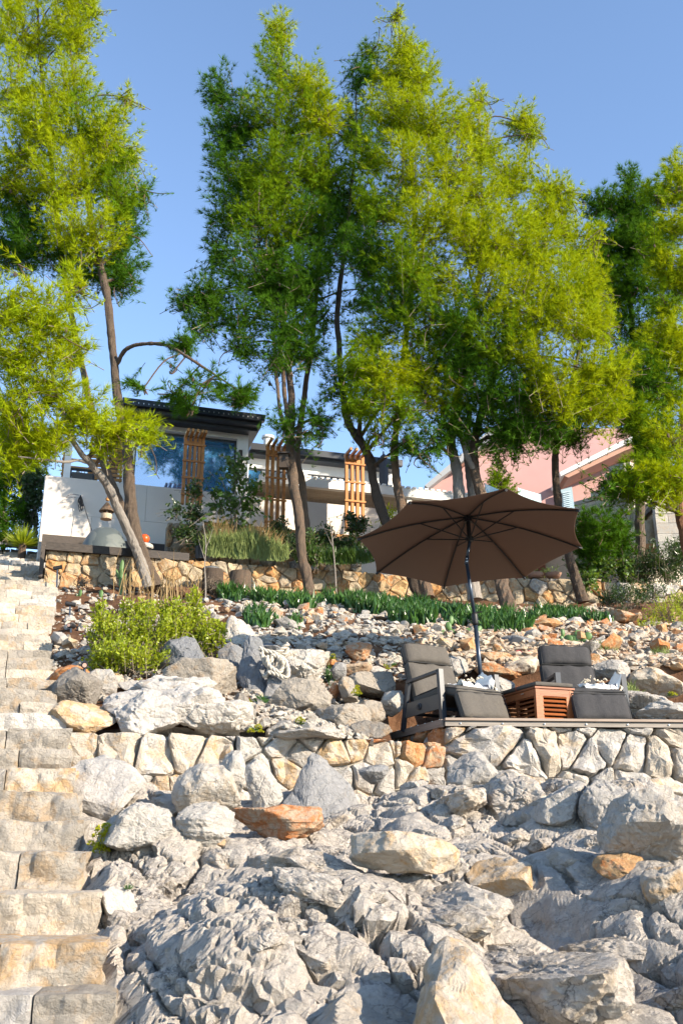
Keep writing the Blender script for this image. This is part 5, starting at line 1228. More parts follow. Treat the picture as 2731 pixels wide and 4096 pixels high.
# ------------------------------------------------------------------ TRELLISES
def trellis(q_list, ytop, ybot, b, label, ncross=4):
    t = empty('slat_trellis', label, 'trellis', 'slatted larch trellises in the garden')
    zs_ = None; zt_ = RP(q_list[0], ytop, b)[1]; z_b = RP(q_list[0], ybot, b)[1]
    for i, q in enumerate(q_list):
        A = RP(q, ytop, b)[0]; v, f = box((0, 0, 0), (.06, .09, zt_ - z_b)); o = Acc().add(v, f).build('slat', M['larch'], t); o.location = W(A, b, (zt_ + z_b) / 2); o.rotation_euler = (0, 0, TH)
        o = Acc().add(*box((0, 0, 0), (.05, .5, .06))).build('rafter', M['larchx'], t); o.location = W(A, b - .12, zt_ + .032); o.rotation_euler = (0, 0, TH)
    A0 = RP(q_list[0], ytop, b)[0]; A1 = RP(q_list[-1], ytop, b)[0]
    for k in range(ncross):
        z_ = z_b + (zt_ - z_b) * (k + .55) / ncross; o = Acc().add(*box((0, 0, 0), (A1 - A0 + .1, .025, .04))).build('crosspiece', M['larch'], t); o.location = W((A0 + A1) / 2, b - .06, z_); o.rotation_euler = (0, 0, TH)
    for i, q in enumerate(q_list[:-1]):
        A = RP(q, ytop, b)[0]; o = Acc().add(*box((0, 0, 0), ((A1 - A0) / (len(q_list)) * .8, .05, .09))).build('spacer', M['larch'], t); o.location = W(A + (A1 - A0) / (2 * (len(q_list) - 1)), b, zt_ - .12); o.rotation_euler = (0, 0, TH)
    return t
trellis([427, 438, 449, 459, 467], 1006, 1160, -1.2, 'left slatted larch trellis before the big window, ivy at its base')
trellis([615, 627, 640, 653], 1027, 1230, -1.0, 'middle slatted larch trellis beside the twin dark trunks')
trellis([795, 808, 820, 832], 1048, 1220, -.8, 'right slatted larch trellis next to the curved trunk')
# garden retaining edge (orange timber) and small stone wall
o = fill(None, 'timber_edging', M['larchx'], (RP(470, 1200, -1.3)[0], RP(830, 1232, -1.3)[0], -1.35, -1.25, RP(600, 1213, -1.3)[1] - .12, RP(600, 1213, -1.3)[1])); tag(o, 'orange timber edging board along the raised garden bed', 'edging')
gw = empty('garden_stone_wall', 'low dry stone wall behind the lavender bed, ivy over its left end', 'wall')
g0 = W(RP(385, 1200, -1.45)[0], -1.45, 0); g1 = W(RP(830, 1232, -1.45)[0], -1.45, 0)
stone_wall(gw, g0, g1, RP(600, 1221, -1.45)[1], zdb - .2, .3, .2, [('wallw', 3), ('wallo', 3), ('brown', 1)], 31, .01, .03, .12, .45, .9, .1)
# ================================================================== TREES
def needles(A, tips_, dirs, L, wd, r, per=10, spread=(20, 75)):
    """A: Acc; for every tuft point add `per` needle triangles"""
    m = len(tips_); n = m * per
    p = np.repeat(tips_, per, 0); d = np.repeat(dirs, per, 0); d = d / (np.linalg.norm(d, axis=1)[:, None] + 1e-9)
    t = r.normal(size=(n, 3)); t -= d * (t * d).sum(1)[:, None]; t /= np.linalg.norm(t, axis=1)[:, None] + 1e-9
    be = np.radians(r.uniform(spread[0], spread[1], n))[:, None]; v = d * np.cos(be) + t * np.sin(be)
    v[:, 2] -= .10
    s = np.cross(v, r.normal(size=(n, 3))); s /= np.linalg.norm(s, axis=1)[:, None] + 1e-9
    ln = (L * r.uniform(.65, 1.15, n))[:, None]; w2 = wd * .5
    V = np.stack([p - s * w2, p + s * w2, p + v * ln], 1).reshape(-1, 3)
    A.add(V, np.arange(n * 3).reshape(-1, 3))
def crown(par, clumps, seed, mat='needle', L=.115, wd=.010, dens=1., up=.6, per=9, gaps=.5, trunkpts=None, small=False):
    """clumps: (qx,qy,rx_q,ry_q,D[,mat]) foliage masses; returns nothing, builds crown + limbs"""
    if L > .1: L *= 1.25
    r = np.random.RandomState(seed); AA = {}; tw = Acc(); lb = Acc(); TP = np.array(trunkpts) if trunkpts is not None else None
    cones = Acc(); ncone = 0
    for cl in clumps:
        qx, qy, rx, ry, D = cl[:5]; mt = cl[5] if len(cl) > 5 else mat; dn = cl[6] if len(cl) > 6 else 1.
        c = P(qx, qy, D); m = mpq(D, c[2]); R = np.array([rx * m, rx * m * .85, ry * m])
        ar = 4 * PI * (((R[0] * R[1]) ** 1.6 + (R[0] * R[2]) ** 1.6 + (R[1] * R[2]) ** 1.6) / 3) ** (1 / 1.6)
        ns = int(ar * 24 * dens * dn * (2.2 if small and L > .1 else 1)) + 6
        d = r.normal(size=(ns, 3)); d /= np.linalg.norm(d, axis=1)[:, None]
        rad = r.uniform(.42, 1.0, ns) ** .55
        tip = c + d * R * rad[:, None]
        # uneven outline: lobes + gaps
        lob = 1 + .28 * fbm(d * 1.7 + seed + qx, 3, 5); tip = c + (tip - c) * lob[:, None]
        keep = fbm(tip * 1.25 + seed, 2, 9) > -gaps
        tip = tip[keep]; d = d[keep]; ns = len(tip)
        if ns == 0: continue
        dr = d * np.array([.85, .85, .45]) + np.array([0, 0, up]) + r.normal(0, .28, (ns, 3)); dr /= np.linalg.norm(dr, axis=1)[:, None]
        sl = r.uniform(.38, .80, ns) * (1 if not small else .5)
        K_ = 7
        ts = np.linspace(0, 1, K_)
        bend = r.normal(0, .10, (ns, 3)); bend[:, 2] += .08
        tufts = tip[:, None, :] + dr[:, None, :] * ((ts - 1) * 1.0)[None, :, None] * sl[:, None, None] + bend[:, None, :] * ((ts ** 2) - 1)[None, :, None] * sl[:, None, None] * .5
        td = np.repeat(dr[:, None, :], K_, 1) + bend[:, None, :] * ts[None, :, None]
        tp = tufts.reshape(-1, 3); td = td.reshape(-1, 3)
        # finishing tuft at the tip is denser and points forward
        A = AA.setdefault(mt, Acc())
        needles(A, tp, td, L, wd * 1.08, r, int(per * 1.15), (14, 58)); needles(A, tip, dr, L * 1.1, wd * 1.08, r, int(per * 1.5), (2, 55))
        for k in range(0, ns, 5):
            b = tufts[k, 0]; tw.add(*tube([b - dr[k] * .12, tufts[k, 2], tip[k]], [.007, .006, .003], 3, False))
        # limbs: from the trunk to the clump, forking
        if TP is not None:
            i = np.argmin(np.linalg.norm(TP[:, :3] - (c - np.array([0, 0, R[2] * .8])), axis=1)); s = TP[i, :3]
            hub = c - np.array([0, 0, R[2] * .35]); mid = (s + hub) / 2 + np.array([0, 0, .12]) + r.normal(0, .08, 3)
            r0 = max(.014, min(.05, TP[i, 3] * .5)); pts = spline([s, mid, hub], 4); lb.add(*tube(pts, np.linspace(r0, .014, len(pts)), 6, False))
            for k in r.choice(ns, min(ns, 9 if not small else 4), replace=False):
                e = tufts[k, 0]; mm = (hub + e) / 2 + r.normal(0, .07, 3); pts = spline([hub, mm, e], 3); lb.add(*tube(pts, np.linspace(.014, .006, len(pts)), 4, False))
        for k in range(0, ns, 45):
            v, f = lathe([(.004, 0), (.022, .015), (.028, .04), (.018, .075), (.003, .09)], n=6); cones.add(v * r.uniform(.8, 1.2) + tufts[k, 3] - [0, 0, .07], f); ncone += 1
    for i, (mt, A) in enumerate(AA.items()):
        A.build('crown' , M[mt], par)
    tag(tw.build('twigs', M['twig'], par), kind='stuff')
    if lb.n: tag(lb.build('limbs', M['bark'], par), kind='stuff')
    if ncone: tag(cones.build('cones', M['bark'], par), kind='stuff')
def trunk(par, qs, radii, mat='bark', nm='trunk', seed=0):
    """qs: (qx,qy,D); radii in q units"""
    pts = np.array([P(*q) for q in qs]); rd = np.array([.8 * r_ * mpq(q[2], p[2]) for r_, q, p in zip(radii, qs, pts)])
    sp = spline(pts, 8); rr_ = np.interp(np.linspace(0, 1, len(sp)), np.linspace(0, 1, len(rd)), rd)
    sp = sp + .02 * np.stack([vnoise(sp * 2.2 + seed, 1), vnoise(sp * 2.2 + seed, 2), 0 * sp[:, 0]], 1)
    n_ = 48; st_ = np.linspace(0, 1, n_ * 2); idx = np.linspace(0, len(sp) - 1, n_ * 2)
    sp2 = np.stack([np.interp(idx, np.arange(len(sp)), sp[:, k]) for k in range(3)], 1); r2 = np.interp(idx, np.arange(len(sp)), rr_)
    V, F = tube(sp2, r2, 16); ax = np.repeat(sp2, 16, 0); d = V - ax; L_ = np.linalg.norm(d, axis=1)[:, None] + 1e-9
    b, e = blocks(V * [13, 13, 6] + seed, 4, .8); k = (np.repeat(r2, 16) * (.13 * b + .16 * fbm(V * [7, 7, 4] + seed, 3, 3) - .14 * np.clip(1 - e / .14, 0, 1)))[:, None]
    V = V + d / L_ * k
    o = Acc().add(V, F).build(nm, M[mat], par)
    return np.hstack([sp, rr_[:, None]])
# --- tree group at the left
T = empty('aleppo_pine', 'leaning pine with smooth pale trunk and low yellow-green crown left of the spa cover', 'pine tree')
tp = trunk(T, [(338, 1350, 16.3), (322, 1290, 16.2), (290, 1215, 15.8), (255, 1130, 15.3), (212, 1070, 14.8), (180, 1035, 14.5), (155, 985, 14.2), (130, 900, 13.9), (105, 780, 13.6)], [15, 14, 13, 12.5, 10, 8, 7, 5, 3], 'barkp', seed=1)
trunk(T, [(205, 1065, 14.75), (180, 1058, 14.6), (150, 1062, 14.4), (110, 1058, 14.2), (40, 1050, 14.)], [5, 4, 3.5, 3, 2], 'barkp', 'branch')
ya = 'needle_y'
crown(T, [(45, 590, 60, 60, 13.4, ya), (20, 690, 90, 70, 13.4, ya), (110, 720, 75, 75, 13.5, ya), (45, 800, 100, 70, 13.6, ya), (165, 790, 45, 70, 13.9, ya), (110, 860, 90, 60, 13.8, ya), (30, 910, 80, 70, 13.8, ya), (190, 930, 90, 60, 14.2, ya), (110, 980, 100, 50, 14.2), (260, 975, 75, 40, 14.6, ya), (330, 985, 45, 38, 14.7, ya), (45, 1010, 90, 55, 14.2), (235, 1010, 50, 25, 14.6), (170, 650, 30, 60, 14., ya)], 11, ya, .14, .010, .75, .5, trunkpts=tp, gaps=.35)
T = empty('aleppo_pine', 'tall dark-trunked pine with one long arching branch over the villa roof', 'pine tree')
tp = trunk(T, [(352, 1352, 16.7), (322, 1270, 16.7), (302, 1190, 16.7), (296, 1100, 16.7), (290, 1030, 16.7), (275, 950, 16.7), (262, 850, 16.7), (255, 760, 16.7), (240, 650, 16.7), (216, 540, 16.7), (195, 420, 16.7), (175, 250, 16.7), (160, 100, 16.7)], [26, 20, 17, 15, 14, 13, 12, 11, 11, 9, 7, 5, 3], 'bark', seed=2)
bp = trunk(T, [(268, 838, 16.7), (290, 803, 16.5), (330, 790, 16.3), (385, 795, 16.1), (430, 820, 15.9), (490, 860, 15.8), (560, 905, 15.7)], [7, 6, 5.5, 5, 4, 3, 1.5], 'bark', 'arching_branch', seed=3)
crown(T, [(330, 885, 45, 26, 16., 'needle_d'), (395, 850, 40, 30, 16., 'needle_d'), (400, 895, 60, 38, 16., 'needle_d'), (470, 880, 60, 40, 15.8, 'needle_d'), (545, 905, 55, 32, 15.7, 'needle_d'), (440, 930, 60, 22, 15.8, 'needle_d'), (420, 790, 40, 22, 16.1, 'needle_d'), (480, 820, 40, 22, 15.9, 'needle_d')], 12, 'needle_d', 0.12, .010, .6, .1, trunkpts=bp, gaps=.5, small=True)
crown(T, [(190, 280, 110, 60, 16.7), (245, 320, 75, 90, 16.5, ya), (150, 400, 110, 90, 16.5, ya), (270, 430, 70, 90, 16.5), (300, 350, 30, 50, 16.5, ya), (60, 470, 90, 90, 17.3, 'needle_d'), (190, 520, 110, 60, 16.3, ya), (285, 520, 60, 60, 17., 'needle_d'), (110, 560, 110, 50, 17.2, 'needle_d'), (280, 590, 60, 50, 17., 'needle_d'), (200, 610, 70, 40, 17., 'needle_d'), (265, 640, 60, 28, 17., 'needle_d'), (295, 455, 40, 30, 17., 'needle_d'), (290, 215, 18, 30, 16.6, ya), (335, 430, 18, 30, 17, 'needle_d')], 13, 'needle', .125, .0095, .95, .6, trunkpts=tp)
T = empty('aleppo_pine', 'pine with second dark trunk filling the upper left corner with its tall crown', 'pine tree')
tp = trunk(T, [(345, 1340, 17.0), (300, 1220, 17.2), (262, 1130, 17.3), (238, 1060, 17.3), (215, 960, 17.3), (190, 850, 17.2), (160, 700, 17.2), (130, 500, 17.2), (110, 300, 17.2), (90, 100, 17.2), (80, -150, 17.2)], [16, 14, 12, 12, 10, 9, 8, 7, 6, 4, 2], 'bark', seed=4)
crown(T, [(60, -90, 110, 110, 17.), (165, -30, 60, 90, 16.8, ya), (60, 60, 110, 90, 17., ya), (175, 70, 60, 70, 16.8, ya), (30, 190, 90, 80, 16.8, ya), (150, 190, 90, 80, 16.6, ya), (50, 320, 90, 80, 16.6, ya), (110, 260, 80, 70, 16.3, ya), (20, 420, 70, 60, 17), (215, 15, 20, 25, 16.8, ya), (20, 560, 80, 60, 17.6, 'needle_d')], 14, ya, .125, .0095, .95, .6, trunkpts=tp)
# --- centre-left twin trunks
T = empty('aleppo_pine', 'tall pine left of the parasol with rough trunk, birdhouse and a dark upright crown', 'pine tree')
tp = trunk(T, [(713, 1372, 17.2), (703, 1320, 17.2), (690, 1250, 17.2), (683, 1170, 17.2), (672, 1100, 17.2), (666, 1020, 17.2), (668, 950, 17.2), (666, 870, 17.2), (655, 780, 17.2), (640, 650, 17.2), (630, 450, 17.2), (635, 250, 17.2), (655, 60, 17.2)], [18, 15, 14, 14, 14, 13, 11, 9, 8, 7, 6, 4, 2], 'bark', seed=5)
trunk(T, [(666, 1000, 17.2), (655, 930, 17.1), (650, 870, 17.1), (640, 780, 17.2)], [7, 6, 6, 5], 'bark', 'second_stem', seed=6)
trunk(T, [(664, 1010, 17.2), (642, 940, 17.1), (636, 870, 17.1), (628, 780, 17.2)], [6, 5, 5, 4], 'bark', 'third_stem', seed=7)
dk_ = 'needle_d'
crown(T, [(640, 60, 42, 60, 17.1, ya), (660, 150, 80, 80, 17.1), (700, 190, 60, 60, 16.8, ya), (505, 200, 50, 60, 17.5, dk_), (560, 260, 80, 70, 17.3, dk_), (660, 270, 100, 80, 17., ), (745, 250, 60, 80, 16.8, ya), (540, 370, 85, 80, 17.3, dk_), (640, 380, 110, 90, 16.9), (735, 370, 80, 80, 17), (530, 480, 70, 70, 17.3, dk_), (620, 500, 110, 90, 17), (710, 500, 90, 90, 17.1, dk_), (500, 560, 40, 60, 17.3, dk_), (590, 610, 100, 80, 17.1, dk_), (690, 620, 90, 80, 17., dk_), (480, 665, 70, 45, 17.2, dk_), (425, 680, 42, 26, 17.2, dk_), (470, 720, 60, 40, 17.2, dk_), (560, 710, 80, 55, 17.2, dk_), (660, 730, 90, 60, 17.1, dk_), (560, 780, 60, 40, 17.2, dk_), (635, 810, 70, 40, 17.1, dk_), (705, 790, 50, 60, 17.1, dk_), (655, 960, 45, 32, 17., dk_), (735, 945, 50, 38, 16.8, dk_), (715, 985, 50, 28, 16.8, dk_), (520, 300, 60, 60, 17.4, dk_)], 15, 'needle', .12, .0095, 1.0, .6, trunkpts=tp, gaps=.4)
T = empty('aleppo_pine', 'slender pine standing just behind the birdhouse trunk', 'pine tree')
tp = trunk(T, [(708, 1300, 18.3), (703, 1220, 18.3), (694, 1120, 18.3), (684, 1040, 18.3), (700, 900, 18.3), (720, 750, 18.3), (740, 500, 18.3), (760, 300, 18.3)], [12, 11, 10, 9, 8, 7, 5, 3], 'bark', seed=8)
crown(T, [(760, 420, 90, 90, 18.2, dk_), (770, 560, 90, 90, 18.2, dk_), (750, 690, 90, 80, 18.2, dk_), (830, 640, 90, 80, 18.2, dk_), (810, 290, 60, 80, 18.2), (640, 640, 90, 90, 18.3, dk_), (600, 420, 80, 100, 18.4, dk_), (830, 480, 70, 90, 18.2, dk_)], 16, dk_, .12, .011, .9, .6, trunkpts=tp)
# --- curved trunk pine
T = empty('aleppo_pine', 'pine with long curved trunk passing right of the right trellis', 'pine tree')
tp = trunk(T, [(965, 1372, 17.6), (925, 1280, 17.6), (885, 1195, 17.6), (862, 1130, 17.6), (850, 1060, 17.6), (825, 1010, 17.6), (800, 970, 17.6), (785, 900, 17.6), (778, 800, 17.6), (775, 700, 17.6), (800, 500, 17.6), (820, 300, 17.6)], [17, 15, 14, 13, 13, 12, 11, 9, 8, 7, 5, 3], 'bark', seed=9)
crown(T, [(850, 770, 60, 40, 16.8), (780, 870, 60, 50, 17.2, dk_), (830, 830, 75, 60, 16.6), (880, 860, 75, 60, 16.5, ya), (830, 920, 70, 50, 16.6), (915, 930, 60, 50, 16.6), (870, 985, 60, 45, 16.7), (920, 1010, 55, 40, 16.9, dk_), (960, 870, 60, 50, 17), (820, 170, 25, 60, 17.4, dk_), (850, 115, 22, 30, 17.4)], 17, 'needle', .125, .0095, 1.0, .35, trunkpts=tp, gaps=.3)
# --- main bright pine
T = empty('aleppo_pine', 'tallest pine of the group, pointed sunlit crown reaching the top edge', 'pine tree')
tp = trunk(T, [(985, 1375, 17.0), (950, 1280, 17.2), (925, 1180, 17.3), (910, 1100, 17.3), (905, 1040, 17.3), (915, 940, 17.3), (930, 800, 17.2), (945, 650, 17.), (950, 450, 17.), (930, 250, 17.), (915, 60, 17.), (912, 10, 17)], [18, 15, 13, 12, 11, 10, 9, 8, 6, 4, 2, 1], 'bark', seed=10)
trunk(T, [(960, 640, 16.9), (975, 520, 16.5), (985, 420, 16.3), (980, 330, 16.2)], [5, 4, 3, 1.5], 'barkp', 'branch', seed=11)
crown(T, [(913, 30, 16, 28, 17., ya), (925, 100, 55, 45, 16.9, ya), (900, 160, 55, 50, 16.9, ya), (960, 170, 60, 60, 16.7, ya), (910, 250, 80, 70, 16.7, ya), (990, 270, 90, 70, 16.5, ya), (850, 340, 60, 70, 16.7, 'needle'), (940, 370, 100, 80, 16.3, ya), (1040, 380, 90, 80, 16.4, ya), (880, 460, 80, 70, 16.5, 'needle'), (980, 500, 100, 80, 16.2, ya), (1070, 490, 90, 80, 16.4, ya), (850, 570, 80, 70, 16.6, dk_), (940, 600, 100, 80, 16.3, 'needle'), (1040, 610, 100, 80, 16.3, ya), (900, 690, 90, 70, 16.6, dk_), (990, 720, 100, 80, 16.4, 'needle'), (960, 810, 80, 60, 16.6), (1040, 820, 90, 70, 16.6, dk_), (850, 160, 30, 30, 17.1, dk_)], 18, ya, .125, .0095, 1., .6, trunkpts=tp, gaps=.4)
# --- right of centre multi-trunk
T = empty('aleppo_pine', 'broad pine on flaking trunk directly above the parasol hub', 'pine tree')
tp = trunk(T, [(1090, 1380, 17.3), (1070, 1250, 17.4), (1055, 1150, 17.4), (1048, 1080, 17.4), (1035, 1010, 17.4), (1050, 900, 17.4), (1080, 750, 17.3), (1110, 550, 17.2), (1100, 350, 17.1), (1105, 200, 17.1)], [20, 18, 17, 15, 12, 11, 9, 7, 5, 2], 'barkp', seed=12)
trunk(T, [(1082, 1150, 17.6), (1078, 1080, 17.6), (1070, 1030, 17.6), (1080, 930, 17.5)], [12, 11, 9, 7], 'barkp', 'second_stem', seed=13)
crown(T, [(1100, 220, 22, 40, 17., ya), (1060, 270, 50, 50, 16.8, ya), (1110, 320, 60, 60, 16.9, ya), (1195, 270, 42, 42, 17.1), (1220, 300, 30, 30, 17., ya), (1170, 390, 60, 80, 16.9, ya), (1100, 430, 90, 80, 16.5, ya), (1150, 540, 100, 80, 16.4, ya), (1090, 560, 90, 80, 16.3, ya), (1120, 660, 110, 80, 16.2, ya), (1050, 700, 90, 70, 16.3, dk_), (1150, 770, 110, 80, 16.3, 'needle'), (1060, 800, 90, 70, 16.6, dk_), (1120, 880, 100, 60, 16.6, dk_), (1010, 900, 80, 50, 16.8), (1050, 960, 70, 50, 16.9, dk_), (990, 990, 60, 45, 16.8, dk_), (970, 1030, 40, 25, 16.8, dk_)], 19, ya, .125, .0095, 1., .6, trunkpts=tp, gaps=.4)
T = empty('aleppo_pine', 'pine with forked flaking trunk right of the parasol hub, foot on the ice plants', 'pine tree')
tp = trunk(T, [(1178, 1425, 16.2), (1155, 1350, 16.6), (1125, 1230, 17.), (1105, 1140, 17.2), (1090, 1080, 17.2), (1088, 1020, 17.2), (1110, 930, 17.2), (1160, 800, 17.), (1210, 650, 17.), (1250, 500, 17.), (1290, 430, 17.)], [22, 19, 17, 15, 13, 12, 10, 8, 6, 4, 1], 'bark', seed=14)  # dark bark used here to imitate shade on a paler trunk
trunk(T, [(1092, 1090, 17.2), (1070, 1040, 17.1), (1055, 990, 17.1)], [9, 8, 6], 'barkp', 'fork', seed=15)
crown(T, [(1255, 420, 34, 40, 16.9, ya), (1298, 430, 30, 36, 16.9, ya), (1230, 480, 60, 60, 16.8, ya), (1290, 500, 45, 50, 16.9, ya), (1230, 570, 80, 70, 16.5, ya), (1330, 560, 60, 50, 16.8, ya), (1365, 540, 30, 40, 16.8, ya), (1290, 640, 100, 70, 16.3, ya), (1350, 650, 50, 60, 16.5, ya), (1220, 700, 100, 80, 16.1, ya), (1320, 740, 90, 70, 16.1, ya), (1370, 730, 50, 50, 16.3, ya), (1250, 820, 100, 70, 16.2), (1340, 830, 80, 60, 16.3, ya), (1190, 900, 90, 60, 16.5, dk_), (1280, 900, 100, 55, 16.4), (1240, 960, 90, 40, 16.6, dk_), (1380, 920, 70, 50, 16.6), (1410, 830, 50, 60, 16.6, ya), (1150, 960, 80, 50, 16.8, dk_), (1130, 1000, 60, 35, 16.9, dk_), (1180, 1000, 50, 30, 16.9, dk_)], 20, ya, .125, .0095, 1., .6, trunkpts=tp, gaps=.4)
T = empty('aleppo_pine', 'slim dark pine whose trunk crosses the blue shutter', 'pine tree')
tp = trunk(T, [(1338, 1385, 18.2), (1318, 1320, 18.2), (1298, 1250, 18.2), (1283, 1180, 18.2), (1277, 1100, 18.2), (1275, 1040, 18.2), (1290, 960, 18.2), (1320, 850, 18.2), (1350, 700, 18.2)], [17, 14, 12, 11, 10, 9, 8, 6, 3], 'bark', seed=16)
crown(T, [(1330, 920, 80, 45, 17.8, dk_), (1260, 980, 80, 40, 17.8, dk_), (1370, 870, 60, 60, 17.8), (1320, 1000, 50, 25, 18, dk_, .6), (1210, 960, 80, 50, 18.1, dk_)], 21, dk_, .125, .0105, 1., .3, trunkpts=tp)
# --- right edge pines
T = empty('aleppo_pine', 'darker pine behind the group against the sky at the right', 'pine tree')
tp = trunk(T, [(1470, 1385, 20.5), (1470, 1200, 20.5), (1465, 1000, 20.5), (1455, 800, 20.5), (1440, 600, 20.5), (1440, 430, 20.5)], [16, 14, 12, 9, 6, 2], 'bark', seed=17)
crown(T, [(1370, 470, 40, 34, 20.4, dk_), (1430, 500, 60, 50, 20.4), (1380, 600, 60, 60, 20.3, dk_), (1480, 640, 70, 60, 20.2), (1490, 530, 60, 50, 20.2, dk_), (1410, 700, 60, 50, 20.4, dk_), (1445, 400, 28, 34, 20.4, dk_), (1400, 460, 55, 40, 20.4, dk_), (1470, 460, 60, 50, 20.3, dk_), (1400, 540, 60, 60, 20.3, dk_), (1460, 560, 70, 60, 20.2), (1420, 640, 60, 50, 20.4, dk_), (1440, 790, 70, 50, 20.3, dk_), (1460, 860, 80, 50, 20.2, dk_), (1420, 920, 70, 45, 20.2, dk_), (1490, 980, 90, 50, 20.2, dk_), (1470, 740, 60, 40, 20.2)], 22, dk_, .13, .012, .9, .6, trunkpts=tp, gaps=.35)
T = empty('aleppo_pine', 'pine with reddish trunk at the right edge, bough hanging before the stone house', 'pine tree')
tp = trunk(T, [(1600, 1330, 18.0), (1578, 1240, 18.0), (1560, 1160, 18.0), (1560, 1080, 18.0), (1575, 950, 18.0), (1580, 750, 18.), (1575, 550, 18.), (1565, 380, 18.)], [22, 19, 17, 14, 11, 8, 6, 2], 'barkr', seed=18)
trunk(T, [(1562, 1080, 18.0), (1530, 1070, 17.6), (1480, 1075, 17.4), (1420, 1095, 17.2), (1370, 1120, 17.1)], [7, 6, 5, 4, 2], 'barkr', 'branch', seed=19)
crown(T, [(1560, 390, 40, 50, 18., ya), (1520, 440, 50, 40, 18.), (1560, 440, 50, 50, 18., ya), (1540, 620, 60, 50, 17.9, ya), (1540, 750, 60, 50, 17.8, ya), (1500, 830, 60, 50, 17.7), (1570, 500, 70, 60, 17.8, ya), (1510, 560, 45, 60, 17.9), (1580, 620, 60, 60, 17.8, ya), (1530, 690, 45, 50, 17.9), (1520, 780, 60, 40, 17.7, ya), (1570, 820, 50, 50, 17.7, ya), (1530, 900, 60, 50, 17.7), (1570, 970, 60, 60, 17.5, ya), (1520, 1040, 70, 45, 17.3), (1460, 1080, 60, 36, 17.2), (1395, 1105, 55, 32, 17.1, dk_), (1540, 1110, 60, 40, 17.2, ya), (1450, 1120, 60, 28, 17.1), (1380, 1130, 40, 24, 17., dk_), (1500, 1010, 60, 40, 17.6, dk_), (1450, 950, 70, 50, 17.5), (1480, 870, 60, 50, 17.6, dk_), (1540, 1000, 70, 60, 17.2, ya), (1500, 1090, 70, 40, 17., ya)], 23, 'needle', .13, .0105, 1., .35, trunkpts=tp, gaps=.4)
T = empty('young_pine', 'bushy young pine growing behind the wall right of the parasol', 'pine tree')
tp = trunk(T, [(1392, 1290, 19.6), (1390, 1240, 19.6), (1385, 1190, 19.6)], [5, 4, 2], 'bark', seed=20)
crown(T, [(1385, 1200, 60, 38, 19.5, dk_), (1345, 1235, 45, 30, 19.4, dk_), (1420, 1240, 40, 34, 19.4, dk_), (1370, 1255, 50, 20, 19.3, dk_), (1345, 1190, 22, 26, 19.5), (1425, 1200, 20, 24, 19.5)], 24, dk_, .13, .011, 1.3, .7, trunkpts=tp, gaps=.9)
T = empty('young_pine', 'small sparse conifer on the balcony behind the parasol top', 'conifer')
tp = trunk(T, [(1150, 1140, 24), (1145, 1090, 24), (1143, 1052, 24)], [2.5, 2, 1], 'bark', seed=21)
crown(T, [(1143, 1060, 8, 18, 24), (1140, 1085, 24, 14, 24), (1145, 1105, 38, 14, 24), (1150, 1125, 45, 14, 24)], 25, 'needle', .07, .009, 2.2, .3, trunkpts=tp, gaps=.6, small=True)
# --- backdrop pine behind the terrace and cypress at the left edge
T = empty('aleppo_pine', 'yellow-green pine far behind the magnolia at the left edge', 'pine tree')
tp = trunk(T, [(60, 1260, 24), (65, 1150, 24), (60, 1000, 24), (50, 850, 24)], [9, 8, 7, 4], 'barkp', seed=22)
crown(T, [(30, 980, 60, 60, 24, ya), (80, 1040, 60, 45, 24, ya), (20, 1060, 50, 50, 24, ya), (110, 1010, 35, 35, 24, ya), (60, 1090, 45, 30, 23.6, ya)], 26, ya, .13, .014, .8, .5, trunkpts=tp)
T = empty('cypress_bush', 'deep green feathery cypress at the left edge beside the steps', 'conifer')
tp = trunk(T, [(5, 1275, 20.5), (8, 1180, 20.5), (10, 1080, 20.5)], [6, 5, 2], 'bark', seed=23)
crown(T, [(0, 1110, 40, 40, 20.3, 'needle_d'), (15, 1170, 48, 45, 20.2, 'needle_d'), (5, 1225, 45, 38, 20.1, 'needle_d')], 27, 'needle_d', .06, .012, 3.4, .5, per=8, trunkpts=tp, gaps=1.2, small=True)
# birdhouse on trunk and hanging feeder
bh = empty('birdhouse', 'small dark birdhouse fixed to the rough trunk left of the parasol', 'birdhouse'); c = P(652, 1062, 17.0)
Acc().add(*box(c, (.17, .14, .26))).build('box', plain('dark_birdhouse_wood', (.05, .035, .025), .8), bh); Acc().add(*box(c + [-.0, -.02, .145], (.23, .2, .02))).build('roof', M['ipe'], bh)
v, f = lathe([(.02, 0), (.02, .004), (.0005, .004)], n=12); Acc().add(v[:, [0, 2, 1]] * [1, -1, 1] + c + [0, -.072, .03], f).build('hole', M['black'], bh)
bf = empty('bird_feeder', 'round wooden bird feeder with conical roof hanging from the pale trunk', 'bird feeder'); c = P(245, 1174, 15.9); m = mpq(15.9, 6)
v, f = lathe([(14 * m, -9 * m), (28 * m * .5, 0), (24 * m * .5, 1.5 * m)], n=20)
Acc().add(*lathe([(17 * m, 0), (17 * m, .01), (3 * m, 22 * m), (.002, 23 * m)], c + ZZ * -.02, 20)).build('roof', M['bark'], bf)
Acc().add(*lathe([(12 * m, -19 * m), (13 * m, -9 * m), (12 * m, -9 * m), (11 * m, -17 * m)], c, 20)).build('tray', plain('pale_cork', (.45, .36, .27), .9, .1, 0, 30, .01, .3), bf)
Acc().add(*lathe([(12.5 * m, -21 * m), (13 * m, -19 * m - .002), (.002, -19 * m - .002)], c, 20)).build('floor_panel', M['orange'], bf)
for k in range(5):
    an = k * 2 * PI / 5; p = c + np.array([10 * m * math.cos(an), 10 * m * math.sin(an), 0]); Acc().add(*tube([p - ZZ * 10 * m, p + ZZ * .01], .008, 5)).build('dowel', M['barkp'], bf)
